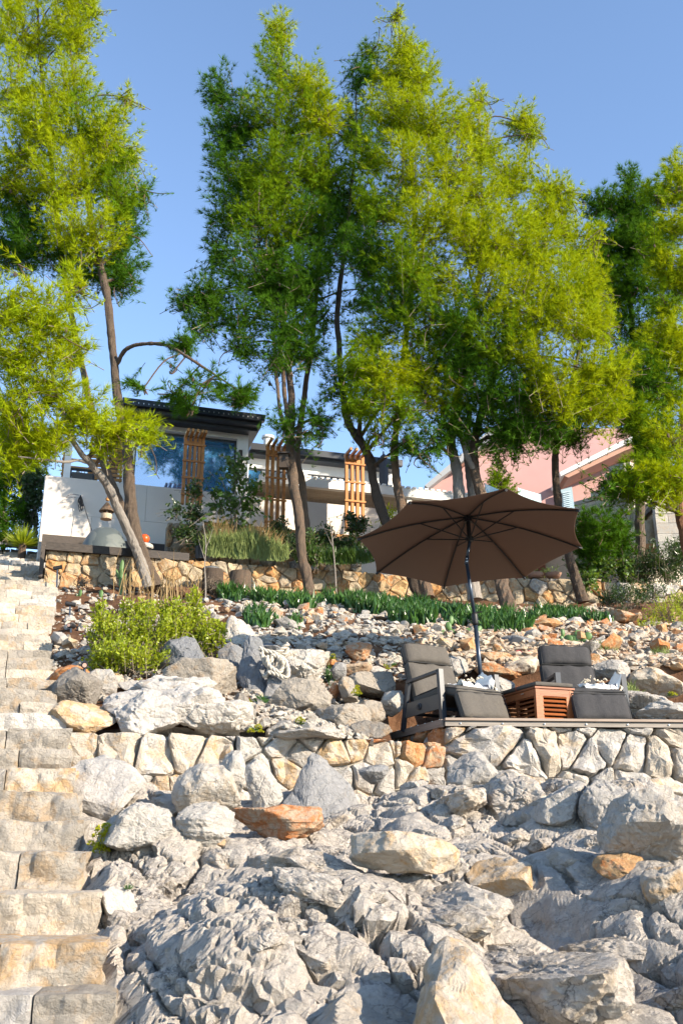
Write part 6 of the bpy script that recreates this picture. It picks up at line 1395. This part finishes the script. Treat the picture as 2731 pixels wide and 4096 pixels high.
Acc().add(*lathe([(.03, 0), (.035, .04), (.01, .05)], c + ZZ * 24 * m, 10)).add(*tube([c + ZZ * 23 * m, P(246, 1125, 15.6)], .005, 4)).build('hanger', M['larchx'], bf)

# ================================================================== PLANTS
def leaves(A, pts, dirs, L, wd, r, fold=.25):
    """pointed leaf = two triangles folded along the midrib"""
    n = len(pts); d = dirs / (np.linalg.norm(dirs, axis=1)[:, None] + 1e-9); s = np.cross(d, r.normal(size=(n, 3))); s /= np.linalg.norm(s, axis=1)[:, None] + 1e-9
    up = np.cross(s, d); l = (L * r.uniform(.6, 1.2, n))[:, None]; w2 = (wd * r.uniform(.7, 1.2, n))[:, None] / 2
    a = pts; b = pts + d * l * .45 + s * w2 + up * w2 * fold; c = pts + d * l * .45 - s * w2 + up * w2 * fold; e = pts + d * l
    V = np.stack([a, b, e, c], 1).reshape(-1, 3); k = np.arange(n)[:, None] * 4
    A.add(V, np.vstack([np.hstack([k, k + 1, k + 2]), np.hstack([k, k + 2, k + 3])]))
def bush(name, label, cat, clumps, seed, mat, L=.05, wd=.02, dens=900, up=.5, stems=10, shoots=True, stem_mat='twig', group=None, gap=.5):
    t = empty(name, label, cat, group); r = np.random.RandomState(seed); A = Acc(); S = Acc()
    for cl in clumps:
        qx, qy, rx, ry, D = cl[:5]; c = P(qx, qy, D); m = mpq(D, c[2]); R = np.array([rx * m, rx * m * .8, ry * m])
        if shoots:
            n = int(dens * (R[0] * R[2]) ** .8 * .22) + 8; d = r.normal(size=(n, 3)); d[:, 2] = np.abs(d[:, 2]) * .9 - .25; d /= np.linalg.norm(d, axis=1)[:, None]
            tip = c + d * R * (r.uniform(.5, 1.1, n) ** .5)[:, None] * (1 + .2 * fbm(d * 2 + seed, 2, 3))[:, None]
            keep = fbm(tip * 2.2 + seed, 2, 6) > -gap; tip = tip[keep]; d = d[keep]; n = len(tip)
            dr = d * .7 + [0, 0, up] + r.normal(0, .3, (n, 3)); dr /= np.linalg.norm(dr, axis=1)[:, None]
            k = 9; ts = np.linspace(-1, 0, k); sl = r.uniform(.8, 1.4, n) * L * 4
            pts = tip[:, None, :] + dr[:, None, :] * ts[None, :, None] * sl[:, None, None]; ld = np.repeat(dr[:, None, :], k, 1) * .6 + r.normal(0, .55, (n, k, 3))
            leaves(A, pts.reshape(-1, 3), ld.reshape(-1, 3), L, wd, r)
            for j in range(0, n, 3): S.add(*tube([pts[j, 0] - dr[j] * sl[j] * .5, pts[j, -1]], [.004, .002], 3, False))
        else:
            n = int(dens * R[0] * R[1] * R[2] * 14) + 20; d = r.normal(size=(n, 3)); d /= np.linalg.norm(d, axis=1)[:, None]; p = c + d * R * (r.rand(n) ** .4)[:, None]
            leaves(A, p, d + r.normal(0, .7, (n, 3)) + [0, 0, up], L, wd, r)
        base = c - ZZ * R[2] * .95
        for j in range(stems):
            e = c + r.normal(0, .4, 3) * R; S.add(*tube(spline([base + r.normal(0, .04, 3) * [1, 1, 0], (base + e) / 2 + r.normal(0, .04, 3), e], 3), .006, 4, False))
    A.build('foliage', M[mat], t); tag(S.build('stems', M[stem_mat], t), kind='stuff'); return t
G_ = lambda qx, D: None
# big mastic bush
b = bush('mastic_bush', 'large yellow-green bush on the soil right of the garden lamps', 'bush', [(280, 1470, 75, 65, 11.6), (360, 1460, 75, 70, 11.7), (430, 1440, 60, 62, 11.9), (480, 1470, 38, 48, 11.8), (300, 1510, 90, 50, 11.2), (240, 1450, 36, 50, 11.5), (445, 1385, 20, 38, 12.0), (250, 1520, 50, 45, 11.2), (230, 1400, 16, 26, 11.6), (295, 1400, 18, 24, 11.7), (505, 1450, 16, 30, 11.8), (330, 1400, 30, 28, 11.8), (395, 1400, 30, 30, 11.9)], 1, 'bushy', .052, .028, 5200, .6, 8, gap=.9)
# dark sage and leafy plants
bush('fig_sapling', 'young fig-like tree with large glossy leaves before the big window', 'tree', [(545, 1090, 34, 24, 18.1), (515, 1135, 32, 24, 18.1), (575, 1125, 30, 26, 18.1), (540, 1170, 36, 24, 18.1), (500, 1165, 20, 18, 18.1), (575, 1160, 22, 16, 18.1), (532, 1062, 14, 14, 18.1), (555, 1060, 8, 10, 18.1), (548, 1205, 22, 22, 18.1)], 2, 'leaf', .13, .07, 260, .3, 3, gap=.5)
t = bpy.data.objects['fig_sapling']
for (x0, x1) in ((541, 540), (543, 575), (540, 505)): Acc().add(*tube(spline([P(542, 1270, 18.1), P(541, 1190, 18.1), P((x0 + x1) / 2, 1140, 18.1), P(x1, 1090, 18.1)], 5), [.03] * 4 + [.02] * 6 + [.012] * 6, 6)).build('trunk', M['barkp'], t)
bush('ivy_climber', 'dark ivy climbing the left trellis and the garden wall end', 'climber', [(448, 1130, 14, 40, 18.2), (445, 1185, 20, 40, 18.1), (428, 1225, 32, 30, 18.), (455, 1252, 28, 22, 18.), (405, 1175, 9, 24, 18.1)], 3, 'leafd', .07, .05, 1500, .1, 4, gap=.9)
bush('ivy_climber', 'thin ivy twining on the middle trellis foot', 'climber', [(640, 1215, 26, 30, 18.4), (625, 1235, 26, 20, 18.4)], 4, 'leafd', .06, .045, 2300, .1, 4, gap=.8)
bush('ivy_climber', 'leafy climber around the foot of the right trellis', 'climber', [(815, 1215, 22, 26, 18.6), (805, 1190, 14, 18, 18.7), (830, 1200, 12, 18, 18.7)], 5, 'leafd', .06, .045, 2300, .1, 4, gap=.8)
bush('climbing_rose', 'straggly climber with small leaves spilling over the garden wall', 'climber', [(500, 1215, 36, 20, 18.), (560, 1222, 30, 16, 18.), (600, 1235, 30, 16, 18.)], 6, 'leaf', .05, .03, 1700, .2, 6, gap=.3)
bush('laurel_shrub', 'dark leafy shrub in the garden bed right of the birdhouse trunk', 'bush', [(745, 1240, 30, 40, 18.2), (785, 1255, 34, 38, 18.2), (820, 1260, 26, 34, 18.2), (725, 1265, 20, 30, 18.1)], 7, 'leafd', .07, .04, 2600, .4, 6, gap=.8)
bush('hibiscus_shrub', 'bright green small-leaved shrub between the birdhouse trunk and the dark shrub', 'bush', [(712, 1245, 16, 34, 17.9), (725, 1280, 20, 16, 17.8), (700, 1275, 14, 18, 17.8)], 8, 'leaf', .055, .035, 2600, .5, 5, gap=.9)
bush('garden_shrub', 'green shrub behind the lavender next to the middle trellis', 'bush', [(655, 1235, 30, 24, 18.2), (620, 1228, 22, 16, 18.2), (672, 1255, 20, 24, 18.)], 9, 'leafd', .06, .035, 2200, .5, 5, gap=.9)
bush('palm_bush', 'bright green bush peeking over the left edge of the parasol', 'bush', [(895, 1175, 16, 14, 19.)], 10, 'needle_y', .12, .02, 2400, .8, 3, gap=.9)
bush('magnolia_tree', 'dark magnolia with bronze leaves at the corner of the pale wall', 'tree', [(60, 1110, 28, 30, 20.6), (80, 1150, 26, 36, 20.6), (55, 1160, 26, 30, 20.6), (85, 1105, 20, 24, 20.6), (70, 1195, 16, 18, 20.6)], 11, 'leafd', .12, .05, 2400, .3, 4, gap=.9)
Acc().add(*tube([P(80, 1260, 20.6), P(82, 1200, 20.6), P(78, 1130, 20.6)], [.05, .045, .03], 7)).build('trunk', M['barkp'], bpy.data.objects['magnolia_tree'])
bush('oleander_bush', 'tall dark oleander in front of the stone house', 'bush', [(1470, 1300, 50, 36, 19.6), (1530, 1290, 60, 50, 19.4), (1440, 1320, 36, 26, 19.4), (1560, 1260, 30, 30, 19.4)], 12, 'leafd', .13, .024, 2600, .9, 10, gap=.9)
bush('oleander_bush', 'lower bright-leaved plants between young pine and oleander', 'bush', [(1385, 1300, 40, 20, 19.3), (1330, 1300, 30, 14, 19.3), (1430, 1300, 24, 20, 19.3), (1350, 1325, 26, 14, 18.6)], 13, 'leaf', .09, .06, 1800, .4, 6, gap=.9)
bush('lentisk_shrub', 'dark shrub spilling over the far stone wall', 'bush', [(1440, 1370, 50, 36, 17.0), (1395, 1375, 30, 26, 17.2), (1490, 1360, 40, 30, 17.2), (1420, 1410, 30, 20, 16.4)], 14, 'leafd', .05, .025, 2600, .5, 8, gap=.8)
bush('yellow_shrub', 'sunlit yellow-green shrub at the right edge above the orange rubble', 'bush', [(1530, 1410, 50, 50, 15.3), (1490, 1440, 36, 26, 14.9), (1560, 1450, 36, 26, 14.7), (1560, 1380, 26, 26, 15.7)], 15, 'bushy', .035, .02, 3000, .7, 8, gap=.7)
bush('wall_plant', 'green plant on the wall top right of the leaning trunk', 'plant', [(1225, 1315, 26, 14, 19.), (1265, 1312, 20, 12, 19.)], 16, 'sage', .08, .02, 1800, .7, 4, gap=.9)
# lavender / grass strip
def blades(name, px, D, n, L, wd, mat, seed, label=None, cat=None, kind=None, lean=.25, par=None, droop=0., zf=None):
    """upright blades growing in image-surveyed patches [(qx,qy,rx,ry)]"""
    r = np.random.RandomState(seed); A = Acc(); tot = sum(p[2] * p[3] for p in px)
    for (qx, qy, rx, ry) in px:
        m = max(3, int(n * rx * ry / tot)); a = r.rand(m) * 2 * PI; rr2 = np.sqrt(r.rand(m)); X = qx + rx * rr2 * np.cos(a); Y = qy + ry * rr2 * np.sin(a)
        Dd = D(X, Y) if callable(D) else np.full(m, D); pts = np.array([P(x, y, d) for x, y, d in zip(X, Y, Dd)])
        if zf: pts[:, 2] = zf(pts)
        if mat == 'ice': kp = fbm(pts * 3.2, 2, 4) > -.28; pts = pts[kp]; m = len(pts)
        d = r.normal(0, lean, (m, 3)); d[:, 2] = 1; d /= np.linalg.norm(d, axis=1)[:, None]; s = np.cross(d, r.normal(size=(m, 3))); s /= np.linalg.norm(s, axis=1)[:, None]
        l = (L * r.uniform(.45, 1.2, m) * (1 + .5 * vnoise(pts * 4, 2)))[:, None]; q = np.cross(s, d); w2 = wd / 2
        b0 = pts - s * w2; b1 = pts + s * w2; b2 = pts + q * w2 * 1.2; mid = d * l * .6; tp_ = pts + d * l + (q * l * .25) - ZZ * l * droop
        V = np.stack([b0, b1, b2, b0 * .0 + pts - s * w2 * 1.1 + mid, pts + s * w2 * 1.1 + mid, pts + q * w2 * 1.3 + mid, tp_], 1).reshape(-1, 3); k = np.arange(m)[:, None] * 7
        A.add(V, np.vstack([np.hstack([k + i, k + j, k + j + 3, k + i + 3]) for i, j in ((0, 1), (1, 2), (2, 0))])); A.F.append(np.vstack([np.hstack([k + 3, k + 4, k + 6]), np.hstack([k + 4, k + 5, k + 6]), np.hstack([k + 5, k + 3, k + 6])]) + A.n - len(V))
    o = A.build(name, M[mat], par); tag(o, label, cat, kind=kind); return o
Dsl = lambda X, Y: np.interp(Y, [1345, 1400, 1480, 1600], [17.8, 16, 13.2, 11])
gzv = lambda p: tps(RF, p[:, :2]) - .01
blades('lavender_bed', [(500, 1270, 34, 14), (550, 1272, 50, 14), (610, 1278, 40, 12), (640, 1284, 24, 8)], 17.75, 2600, .36, .012, 'sage', 1, kind='stuff', lean=.25)
blades('lavender_bed', [(520, 1262, 44, 12), (600, 1270, 44, 10)], 17.9, 500, .5, .010, 'dry', 5, kind='stuff', lean=.22)
blades('undergrowth', [(700, 1292, 20, 8), (760, 1292, 60, 8), (820, 1290, 40, 8)], 17.85, 1100, .3, .014, 'leaf', 2, kind='stuff', lean=.4)
blades('ice_plant', [(630, 1392, 70, 16), (560, 1385, 50, 8), (690, 1408, 30, 8), (530, 1380, 30, 8)], Dsl, 2200, .24, .03, 'ice', 3, 'patch of dark green ice plant below the two log stumps', 'ice plant', lean=.3, zf=gzv)
blades('ice_plant', [(810, 1385, 80, 12), (900, 1398, 110, 20), (1000, 1410, 90, 20), (1080, 1425, 70, 24), (1150, 1445, 60, 18), (960, 1430, 70, 12), (1195, 1452, 24, 8)], Dsl, 6500, .25, .03, 'ice', 4, 'long mat of green ice plant under the parasol canopy', 'ice plant', lean=.3, zf=gzv)
blades('ice_plant', [(615, 1462, 55, 12), (660, 1466, 30, 8)], Dsl, 900, .24, .03, 'ice', 6, 'small patch of ice plant just above the rope boulder', 'ice plant', lean=.3, zf=gzv)
blades('ice_plant', [(1290, 1405, 70, 12), (1370, 1415, 40, 8), (1250, 1395, 40, 8)], Dsl, 2000, .22, .026, 'ice', 7, 'shaded ice plant mat below the side stone wall', 'ice plant', lean=.3, zf=gzv)
blades('dry_grass_stalks', [(330, 1400, 40, 14), (400, 1400, 60, 14), (440, 1395, 20, 10), (280, 1380, 20, 8)], 14.4, 90, .62, .012, 'dry', 8, 'tall dry grass stalks behind the yellow-green bush', 'grass', lean=.12)
for (qx, qy, rx, ry, n_, sd_) in ((1390, 1505, 30, 8, 160, 1), (1330, 1560, 20, 6, 60, 2), (1440, 1590, 30, 8, 120, 3), (1520, 1515, 20, 6, 80, 4), (760, 1555, 14, 20, 120, 5)):
    blades('grass', [(qx, qy, rx, ry)], Dsl, n_, .12, .008, 'sage' if sd_ != 5 else 'ice', 20 + sd_, kind='stuff', lean=.5, zf=gzv)
# yucca, agaves, sotol at the upper left
r = np.random.RandomState(9); A = Acc(); c = P(52, 1255, 19.6); m_ = mpq(19.6, 5.8)
yu = empty('sotol_plant', 'spiky yellow-green rosette plant at the head of the stairs', 'plant')
dd = r.normal(size=(260, 3)); dd[:, 2] = np.abs(dd[:, 2]) * .9 + .15; dd /= np.linalg.norm(dd, axis=1)[:, None]
leaves(A, np.repeat(c[None], 260, 0) + dd * .05, dd, 46 * m_, .03, r, .1); A.build('leaves', M['bushy'], yu)
Acc().add(*tube([c - ZZ * .3, c + ZZ * .05], .08, 8)).build('stem', M['bark'], yu)
wt = fill(None, 'white_garage_door', M['wpaint'], (RP(44, 1200, 2.5)[0], RP(66, 1200, 2.5)[0], 2.5, 2.6, 4.8, RP(50, 1140, 2.5)[1])); tag(wt, 'small white door-like panel half hidden by the magnolia', 'panel')
sk = empty('timber_landing', 'bluish grey timber landing boards at the top of the stone stairs', 'landing')
for k in range(5):
    qy = 1250 + k * 5.0; p = P(-40, qy, 20.5 - k * .12); q = P(91, qy + .5, 20.8 - k * .12); z_ = P(50, qy, 20.7)[2]
    Acc().add(*bar([p[0], p[1], z_], [q[0], q[1], z_], .22, .05)).build('board', M['deckg'], sk)
# prickly pears
def prickly(label, qx, qy, D, pads, seed):
    t = empty('prickly_pear', label, 'cactus'); V0, F0 = ico(3); r = random.Random(seed)
    for (dx, dy, rx, ry, ang) in pads:
        c = P(qx + dx, qy + dy, D + r.uniform(-.06, .06)); m = mpq(D, c[2]); a = math.radians(ang); V = V0 * [rx * m, .022, ry * m]
        V[:, 0] *= 1 + .15 * V0[:, 2]; ca, sa = math.cos(a), math.sin(a); V = V @ np.array([[ca, 0, -sa], [0, 1, 0], [sa, 0, ca]])
        yw = r.uniform(-.7, .7); cy, sy = math.cos(yw), math.sin(yw); V = V @ np.array([[cy, sy, 0], [-sy, cy, 0], [0, 0, 1]]); o = Acc().add(V, F0).build('pad', M['cact'], t, True); o.location = c
    return t
prickly('prickly pear cactus left of the parasol pole below the ice plant', 1060, 1462, 13.7, [(-40, -2, 12, 9, 60), (-22, -8, 10, 8, 20), (-30, -22, 7, 11, -15), (-24, -36, 6, 11, 5), (-10, 2, 11, 9, -30), (15, -5, 12, 14, 20), (28, 5, 12, 14, 40), (38, -12, 7, 14, 35), (6, 6, 12, 10, 0), (32, -28, 4, 12, 25), (-45, 8, 9, 6, 70)], 1)
prickly('prickly pear cactus behind the right armchair backrest', 1330, 1465, 13.3, [(-38, 4, 10, 8, 60), (-26, 6, 11, 12, 10), (-38, -10, 5, 10, 0), (-12, 8, 12, 14, 25), (-2, -6, 9, 11, -25), (8, 4, 10, 8, 60), (20, -2, 9, 10, 20), (10, 26, 8, 9, 10), (-2, 12, 10, 9, 0)], 2)
prickly('tall columnar cactus in front of the golden wall beside the leaning trunk', 278, 1322, 16.6, [(0, 10, 5, 26, 0), (1, -16, 5, 20, 3), (-1, 35, 5, 20, 0), (-8, -2, 3, 12, -20), (8, 8, 3, 12, 15)], 3)
prickly('pair of tiny round cacti on the soil below the golden wall', 212, 1368, 16.2, [(-28, -4, 5, 9, 0), (-34, 2, 4, 7, -20), (20, -2, 5, 10, 0)], 4)
# samphire tufts
def samphire(label, qx, qy, D, s, seed, heads):
    t = empty('samphire_plant', label, 'plant'); r = np.random.RandomState(seed); A = Acc(); c = P(qx, qy, D); m = mpq(D, c[2]) * s
    n = 70; dd = r.normal(size=(n, 3)); dd[:, 2] = np.abs(dd[:, 2]) * .8 + .1; dd /= np.linalg.norm(dd, axis=1)[:, None]; leaves(A, c + dd * (m * 9 * r.rand(n))[:, None], dd, m * 12, m * 2.6, r, .4); A.build('leaves', M['ice'], t)
    for (hx, hy, hr) in heads:
        h = c + np.array([hx * m, -.02, -hy * m]); B = Acc(); k = int(60); q = r.normal(size=(k, 3)); q[:, 2] = np.abs(q[:, 2]) * .7; q /= np.linalg.norm(q, axis=1)[:, None]; leaves(B, h + q * hr * m * .7, q, hr * m * .6, hr * m * .45, r, .1)
        B.add(*tube([c, h], .003, 4, False)); B.build('flower_head', M['samph'], t)
    return t
samphire('yellow-flowered samphire growing between steps and outcrop', 232, 1955, 6.75, 1., 1, [(0, -42, 14), (14, -30, 13), (-10, -28, 12), (-22, -12, 9), (4, -8, 15), (-8, 6, 12), (10, -50, 10), (14, 2, 9)])
samphire('small green samphire tuft in the crack below the flowering one', 294, 2045, 5.9, .8, 2, [])
samphire('samphire with round flower heads in front of the rope boulder', 575, 1620, 10.7, .9, 3, [(-16, -2, 9), (2, -6, 7), (20, -2, 8), (-20, 10, 9)])
samphire('dark samphire cushion left of the flat pale slab', 600, 1615, 10.5, 1.2, 4, [(-25, 2, 8)])
samphire('small flowering samphire on the low wall beside the flat slab', 690, 1665, 9.75, .6, 5, [(-4, -14, 12), (8, -10, 10), (-12, -8, 8)])
samphire('tiny yellow tuft on the low wall left of the deck side board', 778, 1690, 9.6, .5, 6, [(-6, -4, 12), (10, -6, 10), (0, -12, 8)])
samphire('yellow samphire next to the upright grey stone', 818, 1600, 10.7, .6, 7, [(0, -20, 12), (-10, -8, 10), (12, -6, 10), (4, -34, 8)])
samphire('low yellow tuft at the wall foot of the white boulder', 585, 1680, 9.4, .8, 8, [(10, -8, 10), (-10, 4, 10), (18, 4, 8)])
samphire('small yellow tuft on the rubble above the rope boulder', 760, 1515, 12., .6, 9, [(8, -12, 8), (-6, -4, 8), (14, 0, 7)])
samphire('yellow tuft on pale outcrop at the right edge', 1540, 1600, 10.8, .6, 10, [(0, -6, 10), (12, -2, 10)])
samphire('yellow tuft among the rubble left of the left armchair', 905, 1530, 11.8, .5, 11, [(-40, 5, 10), (-30, 18, 10)])
# red flowers
for (label, qx, qy, hd) in (('pink geranium blossom behind the slatted box', 1188, 1508, [(0, -6), (6, -2)]), ('pink geranium beside the right armchair backrest', 1228, 1512, [(0, -4), (4, 8), (-14, -8)])):
    t = empty('geranium', label, 'flower'); r = np.random.RandomState(5); c = P(qx, qy, 12.4); m = mpq(12.4, 2.3); A = Acc(); dd = r.normal(size=(50, 3)); dd /= np.linalg.norm(dd, axis=1)[:, None]; leaves(A, c + dd * m * 5 + [0, 0, -.06], dd, m * 7, m * 5, r); A.build('leaves', M['leaf'], t)
    for (hx, hy) in hd:
        B = Acc(); q = r.normal(size=(26, 3)); q /= np.linalg.norm(q, axis=1)[:, None]; leaves(B, c + [hx * m, -.08, -hy * m] + q * m * 2.5, q, m * 4, m * 3, r); B.build('blossom', M['flower'], t)
# dead ball bush, bare sapling stems
bush('dried_bush', 'round grey dried bush in front of the golden wall', 'bush', [(493, 1342, 26, 16, 16.9)], 21, 'twig', .06, .008, 3200, .3, 30, gap=1.2)
bush('dried_bush', 'small wispy dried bush beside the first garden lamp', 'bush', [(350 - 160, 1335, 18, 14, 16.7)], 22, 'twig', .05, .007, 1800, .3, 20, gap=1.2)
def bare(label, pts, D, r0, br, seed):
    t = empty('bare_sapling', label, 'sapling'); r = np.random.RandomState(seed); W_ = [P(x, y, D) for x, y in pts]; Acc().add(*tube(spline(W_, 5), np.linspace(r0, r0 * .4, (len(W_) - 1) * 5 + 1), 6)).build('stem', M['barkp'], t)
    for (x0, y0, x1, y1) in br: Acc().add(*tube(spline([P(x0, y0, D), P((x0 + x1) / 2 + 1, (y0 + y1) / 2 + 3, D), P(x1, y1, D)], 3), [.008, .007, .006, .005, .004, .003, .002][:7], 4)).build('branch', M['barkp'], t)
bare('thin bare sapling in front of the bowl lamp', [(472, 1385), (472, 1340), (470, 1300), (473, 1250), (466, 1200)], 16.2, .014, [(471, 1290, 455, 1240), (472, 1260, 490, 1210)], 1)
bare('thin bare sapling before the dark shrub left of the parasol', [(772, 1372), (770, 1320), (765, 1260), (760, 1215), (755, 1190)], 17.6, .016, [(765, 1260, 745, 1215), (763, 1240, 785, 1200), (760, 1220, 730, 1205)], 2)
# log stumps, bowl lamp, pots
for (label, qx, qy, D) in (('charred bark-covered log stump below the left end of the ice plant', 551, 1335, 17.0), ('second weathered log stump under the grey bowl', 487, 1330, 17.3)):
    c = P(qx, qy + 18, D); V, F = tube([c - ZZ * .1, c + ZZ * .1, c + ZZ * .3], [.20, .19, .185], 28); d = V - c; d[:, 2] = 0; d /= np.linalg.norm(d, axis=1)[:, None] + 1e-9; V = V + d * (.02 * np.sin(np.arctan2(d[:, 1], d[:, 0]) * 14))[:, None] + d * (.012 * vnoise(V * 30, 3))[:, None]
    o = Acc().add(V, F).build('log_stump', M['bark']); tag(o, label, 'stump')
c = P(485, 1312, 17.3); m = mpq(17.3, 4.8)
o = Acc().add(*lathe([(10 * m, -10 * m), (19 * m, -8 * m), (20 * m, 4 * m), (18 * m, 7 * m), (16 * m, 6 * m), (.01, 5 * m)], c, 24)).build('stone_bowl', plain('grey_cast_bowl', (.10, .105, .11), .5, .3, 0, 20, .004, .2), None, True); tag(o, 'dark grey round bowl standing on a stump before the golden wall', 'bowl')
for (label, qx) in (('low terracotta bowl on the side wall top, left one', 1228), ('low terracotta bowl on the side wall top, right one', 1270)):
    c = P(qx, 1322, 18.85); o = Acc().add(*lathe([(.12, -.06), (.17, .03), (.15, .03), (.01, .01)], c, 16)).build('plant_bowl', plain('stone_terracotta', (.34, .20, .14), .8, .2, 0, 20, .004, .2), None, True); tag(o, label, 'bowl')
c = P(1128, 1283 + 0, 0) if False else None
o = Acc().add(*lathe([(.10, -.12), (.13, .12), (.11, .12), (.01, .1)], P(462, 1272, 17.9), 16)).build('flower_pot', M['black']); tag(o, 'dark flower pot on the terrace wall left of the lavender', 'pot')
# wood chip mound behind wall
me = boulder_mesh('mulch_mound', 77, (.9, .5, .22), M['soil'], 4, 12, .05); o = bpy.data.objects.new('mulch_mound', me); COL.objects.link(o); o.location = P(400, 1360, 16.3); tag(o, 'low reddish mound of mulch beside the dark pine foot', 'mound')
# garden spike lamps
def spike(label, qx, q0, q1, D, hd):
    t = empty('garden_lamp', label, 'garden lamp', 'spike spotlights beside the steps'); a = P(qx, q1, D); b = P(qx + (q1 - q0) * .02, q0, D); Acc().add(*tube([a - ZZ * .1, b], .014, 8)).build('post', M['pole'], t)
    h = b + ZZ * .02; d = np.array(hd, float); d /= np.linalg.norm(d); Acc().add(*tube([h - d * .08, h + d * .06, h + d * .07], [.034, .036, .030], 12)).build('lamp_head', M['black'], t)
    Acc().add(*tube([h + d * .0705, h + d * .074], .022, 12)).build('lens', plain('lamp_lens', (.5, .32, .26), .2) if 'lamp_lens' not in bpy.data.materials else bpy.data.materials['lamp_lens'], t)
spike('garden spotlight on a thin post beside the cube-shaped split rock', 192, 1532, 1640, 10.2, (.25, -1, -.3))
spike('upper one of two garden spotlights halfway up the bare soil', 160, 1392, 1440, 14.4, (-1, -.3, .1)); spike('lower one of two garden spotlights halfway up the bare soil', 162, 1442, 1490, 13.4, (-.2, -1, -.1))
spike('small garden spotlight in front of the golden wall corner', 131, 1308, 1350, 16.4, (-1, -.2, -.3))
# rope
rp = empty('mooring_rope', 'thick cream twisted rope coiled over the grey boulder', 'rope')
n = N('rope_fibre'); tc = n.n('TexCoord').outputs['Object']; M['rope'] = n.fin((.42, .38, .32), .9, n.bump(n.noise(tc, 120, 3, .6), .4, .002), .1)
def rope(pts, D, rad=.026):
    W_ = np.array([P(*p[:2], D + (p[2] if len(p) > 2 else 0)) for p in pts]); sp_ = spline(W_, 14); m = len(sp_); T_ = np.gradient(sp_, axis=0); T_ /= np.linalg.norm(T_, axis=1)[:, None]; L_ = np.concatenate([[0], np.cumsum(np.linalg.norm(np.diff(sp_, axis=0), axis=1))])
    a = np.cross(T_, [0, 1., .2]); a /= np.linalg.norm(a, axis=1)[:, None]; b = np.cross(T_, a)
    for s in range(3):
        ph_ = L_ * 42 + s * 2 * PI / 3; o = Acc().add(*tube(sp_ + (a * np.cos(ph_)[:, None] + b * np.sin(ph_)[:, None]) * rad * .5, rad * .58, 7)).build('strand', M['rope'], rp, True)
rope([(598, 1492), (615, 1503), (635, 1508), (655, 1502), (660, 1490)], 10.98)
rope([(600, 1500), (610, 1525), (628, 1540), (642, 1532), (640, 1512), (625, 1508), (622, 1530), (612, 1552), (603, 1552)], 10.92)
rope([(612, 1508), (618, 1530), (640, 1545), (650, 1530), (645, 1515, -.05), (655, 1520), (662, 1545), (655, 1558), (635, 1550), (615, 1545)], 10.88)
rope([(595, 1490), (612, 1497), (635, 1500), (650, 1490), (662, 1480)], 10.94)
